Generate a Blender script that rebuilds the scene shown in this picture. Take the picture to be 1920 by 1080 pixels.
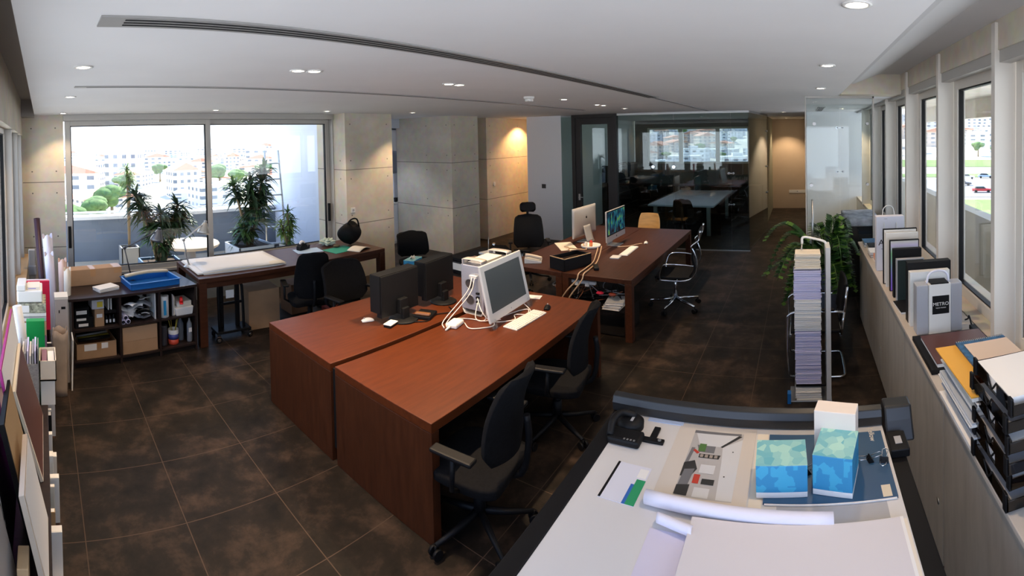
import bpy, bmesh, math, random
from mathutils import Vector, Matrix
S = bpy.context.scene
for o in list(bpy.data.objects):
    bpy.data.objects.remove(o)
random.seed(7)
PI = math.pi
ZC = 2.914          # ceiling height
HC = 2.418          # lens height
# ---------------- camera: a cylindrical panorama, 121 degrees wide ----------------
cam = bpy.data.cameras.new('camera')
cam.type = 'PANO'
cam.panorama_type = 'CENTRAL_CYLINDRICAL'
F, CX, CY, SV = 907.097, 77.018, 272.207, 0.92039
TX, TY = 0.0081236, 0.0249628
half = 960.0 / F
cam.central_cylindrical_range_u_min = -half
cam.central_cylindrical_range_u_max = half
cam.central_cylindrical_range_v_min = -(1080 - CY) / (F * SV)
cam.central_cylindrical_range_v_max = CY / (F * SV)
cam.central_cylindrical_radius = 1.0
cam.clip_start = 0.01
cam.clip_end = 2000
co = bpy.data.objects.new('camera', cam)
S.collection.objects.link(co)
tilt = Matrix.Rotation(TY, 4, 'Y') @ Matrix.Rotation(TX, 4, 'X')
co.matrix_world = Matrix.Translation((0, 0, HC)) @ tilt @ Matrix.Rotation(-(960 - CX) / F, 4, 'Z') @ Matrix.Rotation(PI / 2, 4, 'X')
S.camera = co
# ---------------- sky, sun, exposure ----------------
S.view_settings.view_transform = 'Standard'
S.view_settings.look = 'None'
S.view_settings.gamma = 1
S.view_settings.use_curve_mapping = False
S.view_settings.exposure = 1.0
S.cycles.max_bounces = 10
S.cycles.transparent_max_bounces = 24
S.cycles.diffuse_bounces = 5
S.cycles.glossy_bounces = 5
S.cycles.sample_clamp_indirect = 6
S.cycles.caustics_reflective = False
S.cycles.caustics_refractive = False
world = bpy.data.worlds.new('sky')
S.world = world
world.use_nodes = True
wn = world.node_tree
wn.nodes.clear()
bg = wn.nodes.new('ShaderNodeBackground')
wo = wn.nodes.new('ShaderNodeOutputWorld')
tc = wn.nodes.new('ShaderNodeTexCoord')
sx = wn.nodes.new('ShaderNodeSeparateXYZ')
cr = wn.nodes.new('ShaderNodeValToRGB')
wn.links.new(tc.outputs['Generated'], sx.inputs[0])
wn.links.new(sx.outputs['Z'], cr.inputs[0])
wn.links.new(cr.outputs[0], bg.inputs[0])
wn.links.new(bg.outputs[0], wo.inputs[0])
e = cr.color_ramp.elements
e[0].position = 0.0
e[0].color = (0.86, 0.9, 1.0, 1)
e[1].position = 0.5
e[1].color = (0.32, 0.5, 0.9, 1)
m_ = e.new(0.12)
m_.color = (0.7, 0.8, 1.0, 1)
bg.inputs[1].default_value = 1.9
sun_d = bpy.data.lights.new('sun', 'SUN')
sun_d.energy = 8.0
sun_d.angle = 0.02
sun_d.color = (1.0, 0.93, 0.82)
sun = bpy.data.objects.new('sun', sun_d)
S.collection.objects.link(sun)
sun.rotation_euler = (math.radians(-32), math.radians(24), 0)   # high, from the terrace side

# ---------------- helpers: objects and tags ----------------
def link(o):
    S.collection.objects.link(o)
    return o

def tag(o, label=None, cat=None, group=None, kind=None):
    if label: o['label'] = label
    if cat: o['category'] = cat
    if group: o['group'] = group
    if kind: o['kind'] = kind
    return o

def thing(name, label, cat, loc=(0, 0, 0), rz=0.0, group=None, kind=None, rot=None):
    o = link(bpy.data.objects.new(name, None))
    o.empty_display_size = 0.05
    o.location = loc
    o.rotation_euler = rot if rot else (0, 0, rz)
    return tag(o, label, cat, group, kind)

def copy_tree(o, parent=None):
    c = link(o.copy())
    if parent: c.parent = parent
    for ch in list(o.children):
        copy_tree(ch, c)
    return c

def place(o, loc, rz=0.0, label=None, group=None, rot=None):
    o.location = loc
    o.rotation_euler = rot if rot else (0, 0, rz)
    if label: o['label'] = label
    if group: o['group'] = group
    return o

# ---------------- helpers: materials ----------------
MATS = {}

def mat(name, col, rough=0.6, metal=0.0, noise=0.0, scale=8.0, spec=0.5, coat=0.0, bump=0.0, stretch=(1, 1, 1), emit=None, es=0.0, trans=0.0, alpha=1.0):
    if name in MATS: return MATS[name]
    m = bpy.data.materials.new(name)
    m.use_nodes = True
    nt = m.node_tree
    b = nt.nodes['Principled BSDF']
    col = tuple(col) + (1,)
    b.inputs['Base Color'].default_value = col
    b.inputs['Roughness'].default_value = rough
    b.inputs['Metallic'].default_value = metal
    b.inputs['Specular IOR Level'].default_value = spec
    b.inputs['Coat Weight'].default_value = coat
    b.inputs['Transmission Weight'].default_value = trans
    b.inputs['Alpha'].default_value = alpha
    if emit:
        b.inputs['Emission Color'].default_value = tuple(emit) + (1,)
        b.inputs['Emission Strength'].default_value = es
    if noise > 0 or bump > 0:
        t = nt.nodes.new('ShaderNodeTexCoord')
        mp = nt.nodes.new('ShaderNodeMapping')
        mp.inputs['Scale'].default_value = stretch
        n = nt.nodes.new('ShaderNodeTexNoise')
        n.inputs['Scale'].default_value = scale
        n.inputs['Detail'].default_value = 6
        nt.links.new(t.outputs['Object'], mp.inputs[0])
        nt.links.new(mp.outputs[0], n.inputs[0])
        if noise > 0:
            r = nt.nodes.new('ShaderNodeValToRGB')
            r.color_ramp.elements[0].position = 0.3
            r.color_ramp.elements[1].position = 0.7
            r.color_ramp.elements[0].color = tuple(max(0, c * (1 - noise)) for c in col[:3]) + (1,)
            r.color_ramp.elements[1].color = tuple(min(1, c * (1 + noise)) for c in col[:3]) + (1,)
            nt.links.new(n.outputs[0], r.inputs[0])
            nt.links.new(r.outputs[0], b.inputs['Base Color'])
        if bump > 0:
            bp = nt.nodes.new('ShaderNodeBump')
            bp.inputs['Strength'].default_value = bump
            bp.inputs['Distance'].default_value = 0.01
            nt.links.new(n.outputs[0], bp.inputs['Height'])
            nt.links.new(bp.outputs[0], b.inputs['Normal'])
    MATS[name] = m
    return m

def glass_mat(name, tint=(0.93, 0.97, 0.95), refl=1.0):
    m = bpy.data.materials.new(name)
    m.use_nodes = True
    nt = m.node_tree
    nt.nodes.clear()
    o = nt.nodes.new('ShaderNodeOutputMaterial')
    mx = nt.nodes.new('ShaderNodeMixShader')
    tr = nt.nodes.new('ShaderNodeBsdfTransparent')
    gl = nt.nodes.new('ShaderNodeBsdfGlossy')
    fr = nt.nodes.new('ShaderNodeFresnel')
    ge = nt.nodes.new('ShaderNodeNewGeometry')
    ir = nt.nodes.new('ShaderNodeMapRange')
    ir.inputs[3].default_value = 1.5
    ir.inputs[4].default_value = 1 / 1.5
    nt.links.new(ge.outputs['Backfacing'], ir.inputs[0])
    nt.links.new(ir.outputs[0], fr.inputs[0])
    mu = nt.nodes.new('ShaderNodeMath')
    mu.operation = 'MULTIPLY'
    mu.inputs[1].default_value = refl
    mu.use_clamp = True
    tr.inputs[0].default_value = tuple(tint) + (1,)
    gl.inputs[0].default_value = (1, 1, 1, 1)
    gl.inputs['Roughness'].default_value = 0.0
    nt.links.new(fr.outputs[0], mu.inputs[0])
    nt.links.new(mu.outputs[0], mx.inputs[0])
    nt.links.new(tr.outputs[0], mx.inputs[1])
    nt.links.new(gl.outputs[0], mx.inputs[2])
    nt.links.new(mx.outputs[0], o.inputs[0])
    MATS[name] = m
    return m

# ---------------- helpers: mesh builder ----------------
class MB:
    def __init__(self):
        self.v = []; self.f = []; self.mi = []; self.sm = []
    def add(self, vs, fs, mi=0, smooth=False, M=None):
        n = len(self.v)
        for p in vs:
            p = Vector(p)
            if M is not None: p = M @ p
            self.v.append(p)
        for f in fs:
            self.f.append([i + n for i in f]); self.mi.append(mi); self.sm.append(smooth)
        return self
    def box(self, a, b, mi=0, M=None):
        x0, x1 = sorted((a[0], b[0])); y0, y1 = sorted((a[1], b[1])); z0, z1 = sorted((a[2], b[2]))
        vs = [(x0, y0, z0), (x1, y0, z0), (x1, y1, z0), (x0, y1, z0), (x0, y0, z1), (x1, y0, z1), (x1, y1, z1), (x0, y1, z1)]
        return self.add(vs, [(0, 3, 2, 1), (4, 5, 6, 7), (0, 1, 5, 4), (1, 2, 6, 5), (2, 3, 7, 6), (3, 0, 4, 7)], mi, False, M)
    def prism(self, pts, axis, a, b, mi=0, M=None, smooth=False):
        # pts: outline in the two other axes, extruded along axis from a to b
        n = len(pts)
        def P(p, t):
            if axis == 'x': return (t, p[0], p[1])
            if axis == 'y': return (p[0], t, p[1])
            return (p[0], p[1], t)
        vs = [P(p, a) for p in pts] + [P(p, b) for p in pts]
        fs = [(i, (i + 1) % n, n + (i + 1) % n, n + i) for i in range(n)]
        self.add(vs, fs, mi, smooth, M)
        k = len(self.v) - 2 * n
        self.f.append([k + i for i in range(n)][::-1]); self.mi.append(mi); self.sm.append(False)
        self.f.append([k + n + i for i in range(n)]); self.mi.append(mi); self.sm.append(False)
        return self
    def lathe(self, prof, seg=24, mi=0, M=None, cap=True):
        vs = []; fs = []
        for r, z in prof:
            for i in range(seg):
                t = 2 * PI * i / seg
                vs.append((r * math.cos(t), r * math.sin(t), z))
        for j in range(len(prof) - 1):
            for i in range(seg):
                a = j * seg + i; b = j * seg + (i + 1) % seg
                fs.append((a, b, b + seg, a + seg))
        self.add(vs, fs, mi, True, M)
        if cap:
            k = len(self.v) - len(vs)
            self.f.append([k + i for i in range(seg)][::-1]); self.mi.append(mi); self.sm.append(False)
            k2 = len(self.v) - seg
            self.f.append([k2 + i for i in range(seg)]); self.mi.append(mi); self.sm.append(False)
        return self
    def tube(self, pts, r, seg=8, mi=0, M=None, closed=False, cap=True):
        pts = [Vector(p) for p in pts]
        n = len(pts)
        rs = r if isinstance(r, (list, tuple)) else [r] * n
        vs = []; fs = []
        up = Vector((0, 0, 1)); prev = None
        for i, p in enumerate(pts):
            if closed: d = pts[(i + 1) % n] - pts[(i - 1) % n]
            else: d = pts[min(i + 1, n - 1)] - pts[max(i - 1, 0)]
            if d.length < 1e-9: d = Vector((0, 0, 1))
            d.normalize()
            if prev is None:
                a = d.cross(up)
                if a.length < 0.05: a = d.cross(Vector((1, 0, 0)))
            else:
                a = prev - d * prev.dot(d)
                if a.length < 1e-6: a = d.cross(up)
            a.normalize(); prev = a
            b = d.cross(a)
            for k in range(seg):
                t = 2 * PI * k / seg
                vs.append(p + (a * math.cos(t) + b * math.sin(t)) * rs[i])
        m = n if closed else n - 1
        for i in range(m):
            for k in range(seg):
                j = (i + 1) % n
                fs.append((i * seg + k, i * seg + (k + 1) % seg, j * seg + (k + 1) % seg, j * seg + k))
        self.add(vs, fs, mi, True, M)
        if cap and not closed:
            k0 = len(self.v) - len(vs)
            self.f.append([k0 + i for i in range(seg)][::-1]); self.mi.append(mi); self.sm.append(False)
            k1 = len(self.v) - seg
            self.f.append([k1 + i for i in range(seg)]); self.mi.append(mi); self.sm.append(False)
        return self
    def ball(self, c, r, mi=0, seg=12, rings=8, M=None):
        rr = r if isinstance(r, (list, tuple)) else (r, r, r)
        vs = []; fs = []
        for j in range(rings + 1):
            th = PI * j / rings
            for i in range(seg):
                ph = 2 * PI * i / seg
                vs.append((c[0] + rr[0] * math.sin(th) * math.cos(ph), c[1] + rr[1] * math.sin(th) * math.sin(ph), c[2] + rr[2] * math.cos(th)))
        for j in range(rings):
            for i in range(seg):
                a = j * seg + i; b = j * seg + (i + 1) % seg
                fs.append((a, a + seg, b + seg, b))
        return self.add(vs, fs, mi, True, M)
    def grid(self, fn, nu, nv, thick=0.0, mi=0, M=None, smooth=True):
        # fn(u, v) -> point ; thick: offset along the local normal for a real thickness
        P = [[Vector(fn(i / nu, j / nv)) for j in range(nv + 1)] for i in range(nu + 1)]
        W = nv + 1
        def nrm(i, j):
            a = P[min(i + 1, nu)][j] - P[max(i - 1, 0)][j]; b = P[i][min(j + 1, nv)] - P[i][max(j - 1, 0)]
            n = a.cross(b)
            return n.normalized() if n.length > 1e-9 else Vector((0, 0, 1))
        top = [P[i][j] for i in range(nu + 1) for j in range(W)]
        fs = [(i * W + j, (i + 1) * W + j, (i + 1) * W + j + 1, i * W + j + 1) for i in range(nu) for j in range(nv)]
        if thick == 0: return self.add(top, fs, mi, smooth, M)
        bot = [P[i][j] - nrm(i, j) * thick for i in range(nu + 1) for j in range(W)]
        N = len(top)
        fs2 = [(a + N, d + N, c + N, b + N) for a, b, c, d in fs]
        ring = [(i, 0) for i in range(nu)] + [(nu, j) for j in range(nv)] + [(i, nv) for i in range(nu, 0, -1)] + [(0, j) for j in range(nv, 0, -1)]
        ids = [i * W + j for i, j in ring]
        side = [(ids[k], ids[k] + N, ids[(k + 1) % len(ids)] + N, ids[(k + 1) % len(ids)]) for k in range(len(ids))]
        return self.add(top + bot, fs + fs2 + side, mi, smooth, M)
    def build(self, name, mats, parent=None, bevel=0.0, seg=2, loc=None, rot=None, sub=0):
        me = bpy.data.meshes.new(name)
        me.from_pydata([tuple(p) for p in self.v], [], self.f)
        for m in (mats if isinstance(mats, (list, tuple)) else [mats]):
            me.materials.append(m)
        for p, mi, sm in zip(me.polygons, self.mi, self.sm):
            p.material_index = mi; p.use_smooth = sm
        me.update()
        o = link(bpy.data.objects.new(name, me))
        if parent: o.parent = parent
        if loc: o.location = loc
        if rot: o.rotation_euler = rot
        if bevel > 0:
            b = o.modifiers.new('bevel', 'BEVEL'); b.width = bevel; b.segments = seg; b.limit_method = 'ANGLE'; b.angle_limit = 0.7
        if sub:
            s = o.modifiers.new('subdivision', 'SUBSURF'); s.levels = sub; s.render_levels = sub
        return o

def Tm(x=0, y=0, z=0, rz=0, rx=0, ry=0):
    return Matrix.Translation((x, y, z)) @ Matrix.Rotation(rz, 4, 'Z') @ Matrix.Rotation(ry, 4, 'Y') @ Matrix.Rotation(rx, 4, 'X')

def rbox(w, d, h, name, m, parent, loc=(0, 0, 0), rot=None, bevel=0.004):
    # box standing on z=0, centred in x and y
    return MB().box((-w / 2, -d / 2, 0), (w / 2, d / 2, h)).build(name, m, parent, bevel, 2, loc, rot)

def smooth_path(pts, n=6):
    # Catmull-Rom through the points
    P = [Vector(p) for p in pts]; P = [P[0] * 2 - P[1]] + P + [P[-1] * 2 - P[-2]]
    out = []
    for i in range(1, len(P) - 2):
        for k in range(n):
            t = k / n
            out.append(0.5 * ((2 * P[i]) + (P[i + 1] - P[i - 1]) * t + (2 * P[i - 1] - 5 * P[i] + 4 * P[i + 1] - P[i + 2]) * t * t + (3 * P[i] - P[i - 1] - 3 * P[i + 1] + P[i + 2]) * t ** 3))
    out.append(P[-2])
    return out

def text(body, size, name, m, parent, loc, rot, align='CENTER', extrude=0.0006):
    c = bpy.data.curves.new(name, 'FONT')
    c.body = body; c.size = size; c.extrude = extrude; c.align_x = align; c.align_y = 'CENTER'
    c.materials.append(m)
    o = bpy.data.objects.new(name, c)
    link(o)
    dg = bpy.context.evaluated_depsgraph_get()
    me = bpy.data.meshes.new_from_object(o.evaluated_get(dg))
    bpy.data.objects.remove(o); bpy.data.curves.remove(c)
    t = link(bpy.data.objects.new(name, me))
    t.parent = parent; t.location = loc; t.rotation_euler = rot
    return t
# ---------------- materials ----------------
m_white = mat('white plaster', (0.78, 0.78, 0.79), 0.8, noise=0.02, scale=3)
m_ceil = mat('ceiling plaster', (0.8, 0.79, 0.79), 0.85, noise=0.02, scale=2)
m_frame = mat('grey aluminium', (0.46, 0.44, 0.41), 0.45, 0.3)
m_frame_l = mat('light aluminium', (0.72, 0.68, 0.62), 0.5, 0.1)
m_black = mat('black plastic', (0.006, 0.006, 0.007), 0.5, spec=0.2)
m_blackm = mat('black matt', (0.007, 0.007, 0.008), 0.85, spec=0.2)
m_chrome = mat('chrome', (0.75, 0.78, 0.82), 0.12, 1.0)
m_steel = mat('brushed steel', (0.5, 0.5, 0.5), 0.35, 0.9)
m_paper = mat('white paper', (0.82, 0.8, 0.78), 0.8)
m_paper2 = mat('cream paper', (0.78, 0.7, 0.58), 0.85)
m_lilac = mat('lilac paper', (0.62, 0.6, 0.82), 0.8)
m_card = mat('brown cardboard', (0.4, 0.24, 0.13), 0.85, noise=0.08, scale=6)
m_tape = mat('parcel tape', (0.42, 0.22, 0.09), 0.4)
m_wplast = mat('white plastic', (0.78, 0.77, 0.74), 0.35)
m_gplast = mat('grey plastic', (0.4, 0.4, 0.42), 0.4)
m_glass = glass_mat('window glass', (0.96, 0.98, 0.97), 1.0)
m_gglass = glass_mat('greenish partition glass', (0.74, 0.82, 0.8), 1.3)
m_clear = glass_mat('clear acrylic', (0.9, 0.92, 0.93), 1.0)
m_lamp = mat('lit lamp', (1, 0.95, 0.85), 0.5, emit=(1.0, 0.86, 0.66), es=14.0)
m_dark = mat('dark cabinet', (0.01, 0.008, 0.0075), 0.55, spec=0.25)
m_door = mat('dark brown door frame', (0.02, 0.016, 0.015), 0.5)

def wood(name, c1, c2, rough=0.4, stretch=(1.2, 9, 9), coat=0.03, scale=3.0):
    m = bpy.data.materials.new(name); m.use_nodes = True
    nt = m.node_tree; b = nt.nodes['Principled BSDF']; b.inputs['Specular IOR Level'].default_value = 0.28
    t = nt.nodes.new('ShaderNodeTexCoord'); mp = nt.nodes.new('ShaderNodeMapping')
    mp.inputs['Scale'].default_value = stretch
    n = nt.nodes.new('ShaderNodeTexNoise'); n.inputs['Scale'].default_value = scale; n.inputs['Detail'].default_value = 8; n.inputs['Roughness'].default_value = 0.6
    r = nt.nodes.new('ShaderNodeValToRGB')
    r.color_ramp.elements[0].position = 0.32; r.color_ramp.elements[0].color = tuple(c1) + (1,)
    r.color_ramp.elements[1].position = 0.68; r.color_ramp.elements[1].color = tuple(c2) + (1,)
    nt.links.new(t.outputs['Object'], mp.inputs[0]); nt.links.new(mp.outputs[0], n.inputs[0])
    nt.links.new(n.outputs[0], r.inputs[0]); nt.links.new(r.outputs[0], b.inputs['Base Color'])
    b.inputs['Roughness'].default_value = rough
    b.inputs['Coat Weight'].default_value = coat
    b.inputs['Coat Roughness'].default_value = 0.25
    MATS[name] = m
    return m
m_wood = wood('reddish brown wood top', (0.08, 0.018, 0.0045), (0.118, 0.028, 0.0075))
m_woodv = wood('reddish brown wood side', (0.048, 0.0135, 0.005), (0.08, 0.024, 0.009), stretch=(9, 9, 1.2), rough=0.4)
m_woodd = wood('dark walnut', (0.045, 0.014, 0.0065), (0.075, 0.024, 0.0105))
m_espresso = wood('espresso veneer', (0.02, 0.013, 0.012), (0.035, 0.022, 0.019), rough=0.3)
m_cabg = wood('pale grey laminate', (0.36, 0.32, 0.27), (0.46, 0.42, 0.36), stretch=(5, 5, 1.0), rough=0.55, coat=0, scale=2.0)
m_sill = mat('pale stone sill', (0.52, 0.46, 0.4), 0.4, noise=0.06, scale=4)
m_oak = mat('oak sill', (0.45, 0.3, 0.16), 0.5, noise=0.15, scale=6, stretch=(1, .2, 1))

def concrete(name, c, seams):
    m = mat(name, c, 0.75, noise=0.12, scale=1.6, bump=0.15)
    nt = m.node_tree; b = nt.nodes['Principled BSDF']
    src = b.inputs['Base Color'].links[0].from_socket
    n2 = nt.nodes.new('ShaderNodeTexNoise'); n2.inputs['Scale'].default_value = 9; n2.inputs['Detail'].default_value = 8
    tcn = nt.nodes.new('ShaderNodeTexCoord'); nt.links.new(tcn.outputs['Object'], n2.inputs[0])
    mm = nt.nodes.new('ShaderNodeMix'); mm.data_type = 'RGBA'; mm.blend_type = 'OVERLAY'
    mm.inputs[0].default_value = 0.25
    nt.links.new(src, mm.inputs[6]); nt.links.new(n2.outputs[1], mm.inputs[7])
    sp = nt.nodes.new('ShaderNodeSeparateXYZ'); nt.links.new(tcn.outputs['Object'], sp.inputs[0])
    last = mm.outputs[2]
    for z in seams:
        a = nt.nodes.new('ShaderNodeMath'); a.operation = 'COMPARE'
        nt.links.new(sp.outputs['Z'], a.inputs[0]); a.inputs[1].default_value = z; a.inputs[2].default_value = 0.006
        k = nt.nodes.new('ShaderNodeMix'); k.data_type = 'RGBA'
        nt.links.new(a.outputs[0], k.inputs[0]); nt.links.new(last, k.inputs[6]); k.inputs[7].default_value = tuple(x * 0.3 for x in c) + (1,)
        last = k.outputs[2]
    nt.links.new(last, b.inputs['Base Color'])
    return m
m_conc = concrete('board-marked concrete', (0.6, 0.54, 0.44), (0.96, 1.92))
m_tie = mat('tie hole', (0.16, 0.14, 0.12), 0.9)

def floor_mat():
    m = bpy.data.materials.new('dark stone tiles'); m.use_nodes = True
    nt = m.node_tree; b = nt.nodes['Principled BSDF']; L = nt.links
    t = nt.nodes.new('ShaderNodeTexCoord'); sp = nt.nodes.new('ShaderNodeSeparateXYZ'); L.new(t.outputs['Object'], sp.inputs[0])
    def mth(op, a, bb=None, c=None):
        n = nt.nodes.new('ShaderNodeMath'); n.operation = op
        for i, s in enumerate((a, bb, c)):
            if s is None: continue
            if isinstance(s, (int, float)): n.inputs[i].default_value = s
            else: L.new(s, n.inputs[i])
        return n.outputs[0]
    def joint(s, off, size):
        k = mth('DIVIDE', mth('SUBTRACT', s, off - 0.0), size)
        fr = mth('ABSOLUTE', mth('SUBTRACT', mth('FRACT', mth('ADD', k, 100.5)), 0.5))
        return mth('LESS_THAN', fr, 0.0028 / size)
    j = mth('MAXIMUM', joint(sp.outputs['X'], 0.786, 0.594), joint(sp.outputs['Y'], 2.166, 0.577))
    n1 = nt.nodes.new('ShaderNodeTexNoise'); n1.inputs['Scale'].default_value = 3.2; n1.inputs['Detail'].default_value = 9; n1.inputs['Roughness'].default_value = 0.68
    n1.inputs['Distortion'].default_value = 0.15
    L.new(t.outputs['Object'], n1.inputs[0])
    r = nt.nodes.new('ShaderNodeValToRGB'); L.new(n1.outputs[0], r.inputs[0])
    e = r.color_ramp.elements
    e[0].position = 0.3; e[0].color = (0.006, 0.0055, 0.005, 1)
    e[1].position = 0.75; e[1].color = (0.075, 0.048, 0.034, 1)
    mm = e.new(0.5); mm.color = (0.018, 0.0135, 0.0105, 1)
    k = nt.nodes.new('ShaderNodeMix'); k.data_type = 'RGBA'
    L.new(j, k.inputs[0]); L.new(r.outputs[0], k.inputs[6]); k.inputs[7].default_value = (0.075, 0.05, 0.036, 1)
    L.new(k.outputs[2], b.inputs['Base Color'])
    rr = nt.nodes.new('ShaderNodeMapRange'); L.new(n1.outputs[0], rr.inputs[0])
    rr.inputs[3].default_value = 0.55; rr.inputs[4].default_value = 0.4
    L.new(rr.outputs[0], b.inputs['Roughness'])
    b.inputs['Specular IOR Level'].default_value = 0.15
    return m
m_floor = floor_mat()

# ---------------- the shell ----------------
def struct(name, mb, m, bevel=0.0, parent=None):
    o = mb.build(name, m, parent, bevel)
    if parent is None: o['kind'] = 'structure'
    return o
struct('floor', MB().box((-0.6, -1.5, -0.12), (16.2, 6.62, 0)).box((4.5, 6.62, -0.12), (16.2, 10.2, 0)), m_floor)
# the dropped ceiling with its slot by the south windows; the downlights and vents hang just under it
struct('ceiling', MB().box((-0.08, -0.46, ZC), (16.2, 6.62, 3.3)).box((4.5, 6.62, ZC), (16.2, 10.2, ZC + 0.12)).box((5.86, -1.5, ZC), (16.2, -0.46, ZC + 0.12)), m_ceil)
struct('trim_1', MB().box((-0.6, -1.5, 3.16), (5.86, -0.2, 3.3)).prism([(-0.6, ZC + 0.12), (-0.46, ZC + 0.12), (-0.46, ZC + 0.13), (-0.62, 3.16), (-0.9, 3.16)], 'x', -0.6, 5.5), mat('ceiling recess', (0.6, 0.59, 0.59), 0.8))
struct('trim_13', MB().box((5.5, -1.2, ZC - 0.005), (5.86, -0.46, 3.3)), m_conc)
# west side: low wall, sill, mullions, header
struct('wall_west', MB().box((-0.55, -1.5, 0), (-0.25, 6.6, 0.84)).box((-0.55, -1.5, 2.62), (-0.25, 6.6, 3.2)), m_conc)
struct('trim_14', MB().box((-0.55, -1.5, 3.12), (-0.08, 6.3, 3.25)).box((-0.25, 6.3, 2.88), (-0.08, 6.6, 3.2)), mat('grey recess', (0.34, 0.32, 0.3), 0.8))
struct('trim_2', MB().box((-0.5, -1.5, 0.84), (-0.2, 6.6, 0.87)), m_oak, 0.003)
def frame_window(name, a, b, axis, at, z0, z1, fw, fd, m_f, m_p, handle=None, groove=True):
    # a window panel in the plane axis=at, from a to b along the other axis
    def bx(mb, u0, v0, u1, v1, d0, d1, mi=0):
        if axis == 'x': mb.box((at + d0, u0, v0), (at + d1, u1, v1), mi)
        else: mb.box((u0, at + d0, v0), (u1, at + d1, v1), mi)
    r = thing(name, None, None, (0, 0, 0), kind='structure')
    mb = MB()
    bx(mb, a, z0, a + fw, z1, -fd, fd); bx(mb, b - fw, z0, b, z1, -fd, fd)
    bx(mb, a + fw, z0, b - fw, z0 + fw, -fd, fd); bx(mb, a + fw, z1 - fw, b - fw, z1, -fd, fd)
    mb.build('window_frame', m_f, r, 0.003)
    if groove:
        g = MB()
        w = 0.012
        A, B, Z0, Z1 = a + fw, b - fw, z0 + fw, z1 - fw
        bx(g, A, Z0, A + w, Z1, -fd * .6, fd * .6); bx(g, B - w, Z0, B, Z1, -fd * .6, fd * .6)
        bx(g, A, Z0, B, Z0 + w, -fd * .6, fd * .6); bx(g, A, Z1 - w, B, Z1, -fd * .6, fd * .6)
        g.build('gasket', m_black, r)
    p = MB(); bx(p, a + fw, z0 + fw, b - fw, z1 - fw, -0.004, 0.004)
    p.build('pane', m_p, r)
    if handle:
        h = MB(); u, hz, side = handle
        bx(h, u - 0.02, hz - 0.16, u + 0.02, hz + 0.16, fd * side, (fd + 0.035) * side)
        h.build('handle', m_black, r, 0.006)
    return r
wi = 1
ys = [1.3, 2.95, 4.45, 5.55, 6.42]
for k in range(len(ys) - 1):
    frame_window('window_%d' % wi, ys[k] + 0.06, ys[k + 1] - 0.05, 'x', -0.36, 0.87, 2.62, 0.05, 0.03, m_frame_l, m_glass); wi += 1
struct('trim_3', MB().box((-0.46, 1.2, 0.87), (-0.28, 1.36, 2.62)).box((-0.46, 2.9, 0.87), (-0.27, 3.01, 2.62)).box((-0.46, 4.4, 0.87), (-0.27, 4.51, 2.62)).box((-0.46, 5.5, 0.87), (-0.27, 5.61, 2.62)).box((-0.46, 6.37, 0.87), (-0.26, 6.6, 2.62)), m_frame, 0.004)
# north side: concrete pier, sliding terrace doors, concrete wall piece
def ties(mb, pts, axis='y', d=0.002):
    for x, y, z in pts:
        if axis == 'y': mb.lathe([(0.011, 0), (0.011, 0.002)], 10, 1, Tm(x, y, z, rx=PI / 2))
        else: mb.lathe([(0.011, 0), (0.011, 0.002)], 10, 1, Tm(x, y, z, ry=-PI / 2))
mb = MB().box((-0.55, 6.6, 0), (0.31, 6.95, 3.0))
ties(mb, [(x, 6.6, z) for x in (-0.13, 0.2) for z in (0.8, 1.12, 1.76, 2.08, 2.72)])
struct('wall_north', mb, [m_conc, m_tie])
frame_window('window_%d' % wi, 0.33, 2.42, 'y', 6.64, 0.56, 2.82, 0.075, 0.035, m_frame, m_glass, (0.36, 1.1, -1)); wi += 1
frame_window('window_%d' % wi, 2.37, 4.54, 'y', 6.73, 0.56, 2.82, 0.075, 0.035, m_frame, m_glass, (4.49, 1.15, -1)); wi += 1
struct('trim_4', MB().box((0.31, 6.58, 2.82), (4.56, 6.8, ZC)).box((0.31, 6.56, 0.52), (4.56, 6.8, 0.56)).box((4.54, 6.6, 0), (4.6, 6.8, 2.84)), m_frame, 0.004)
struct('wall_under_window', MB().box((0.31, 6.62, 0), (4.56, 6.8, 0.52)), mat('grey render', (0.2, 0.21, 0.2), 0.8))
mb = MB().box((4.56, 6.27, 0), (5.56, 7.1, ZC))
ties(mb, [(x, 6.27, z) for x in (4.66, 5.44) for z in (0.8, 1.12, 1.76, 2.08, 2.72)]); ties(mb, [(4.56, 6.42, z) for z in (0.8, 1.12, 1.76, 2.08)], 'x')
struct('wall_north_centre', mb, [m_conc, m_tie])
mb = MB().box((7.0, 6.18, 0), (7.84, 7.75, ZC))
ties(mb, [(x, 6.18, z) for x in (7.1, 7.72) for z in (0.8, 1.12, 1.76, 2.08, 2.72)]); ties(mb, [(7.0, y, z) for y in (6.3, 6.85) for z in (0.8, 1.12, 1.76, 2.08, 2.72)], 'x')
struct('wall_pillar', mb, [m_conc, m_tie])
mb = MB().box((8.45, 6.43, 0), (12.0, 6.8, ZC))
ties(mb, [(x, 6.43, z) for x in (8.58, 9.7) for z in (0.8, 1.12, 1.76, 2.08, 2.72)])
struct('wall_corridor', mb, [m_conc, m_tie])
struct('wall_corridor_east', MB().box((12.0, 5.0, 0), (12.2, 6.8, ZC)), m_white)
struct('wall_back', MB().box((7.84, 7.6, 0), (12, 7.75, ZC)), mat('grey green wall', (0.2, 0.22, 0.19), 0.8))
struct('wall_white', MB().box((9.1, 4.92, 0), (9.3, 5.785, ZC)).box((9.3, 4.95, 0), (12.0, 5.05, ZC)), mat('bright white paint', (0.9, 0.9, 0.93), 0.7))
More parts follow.
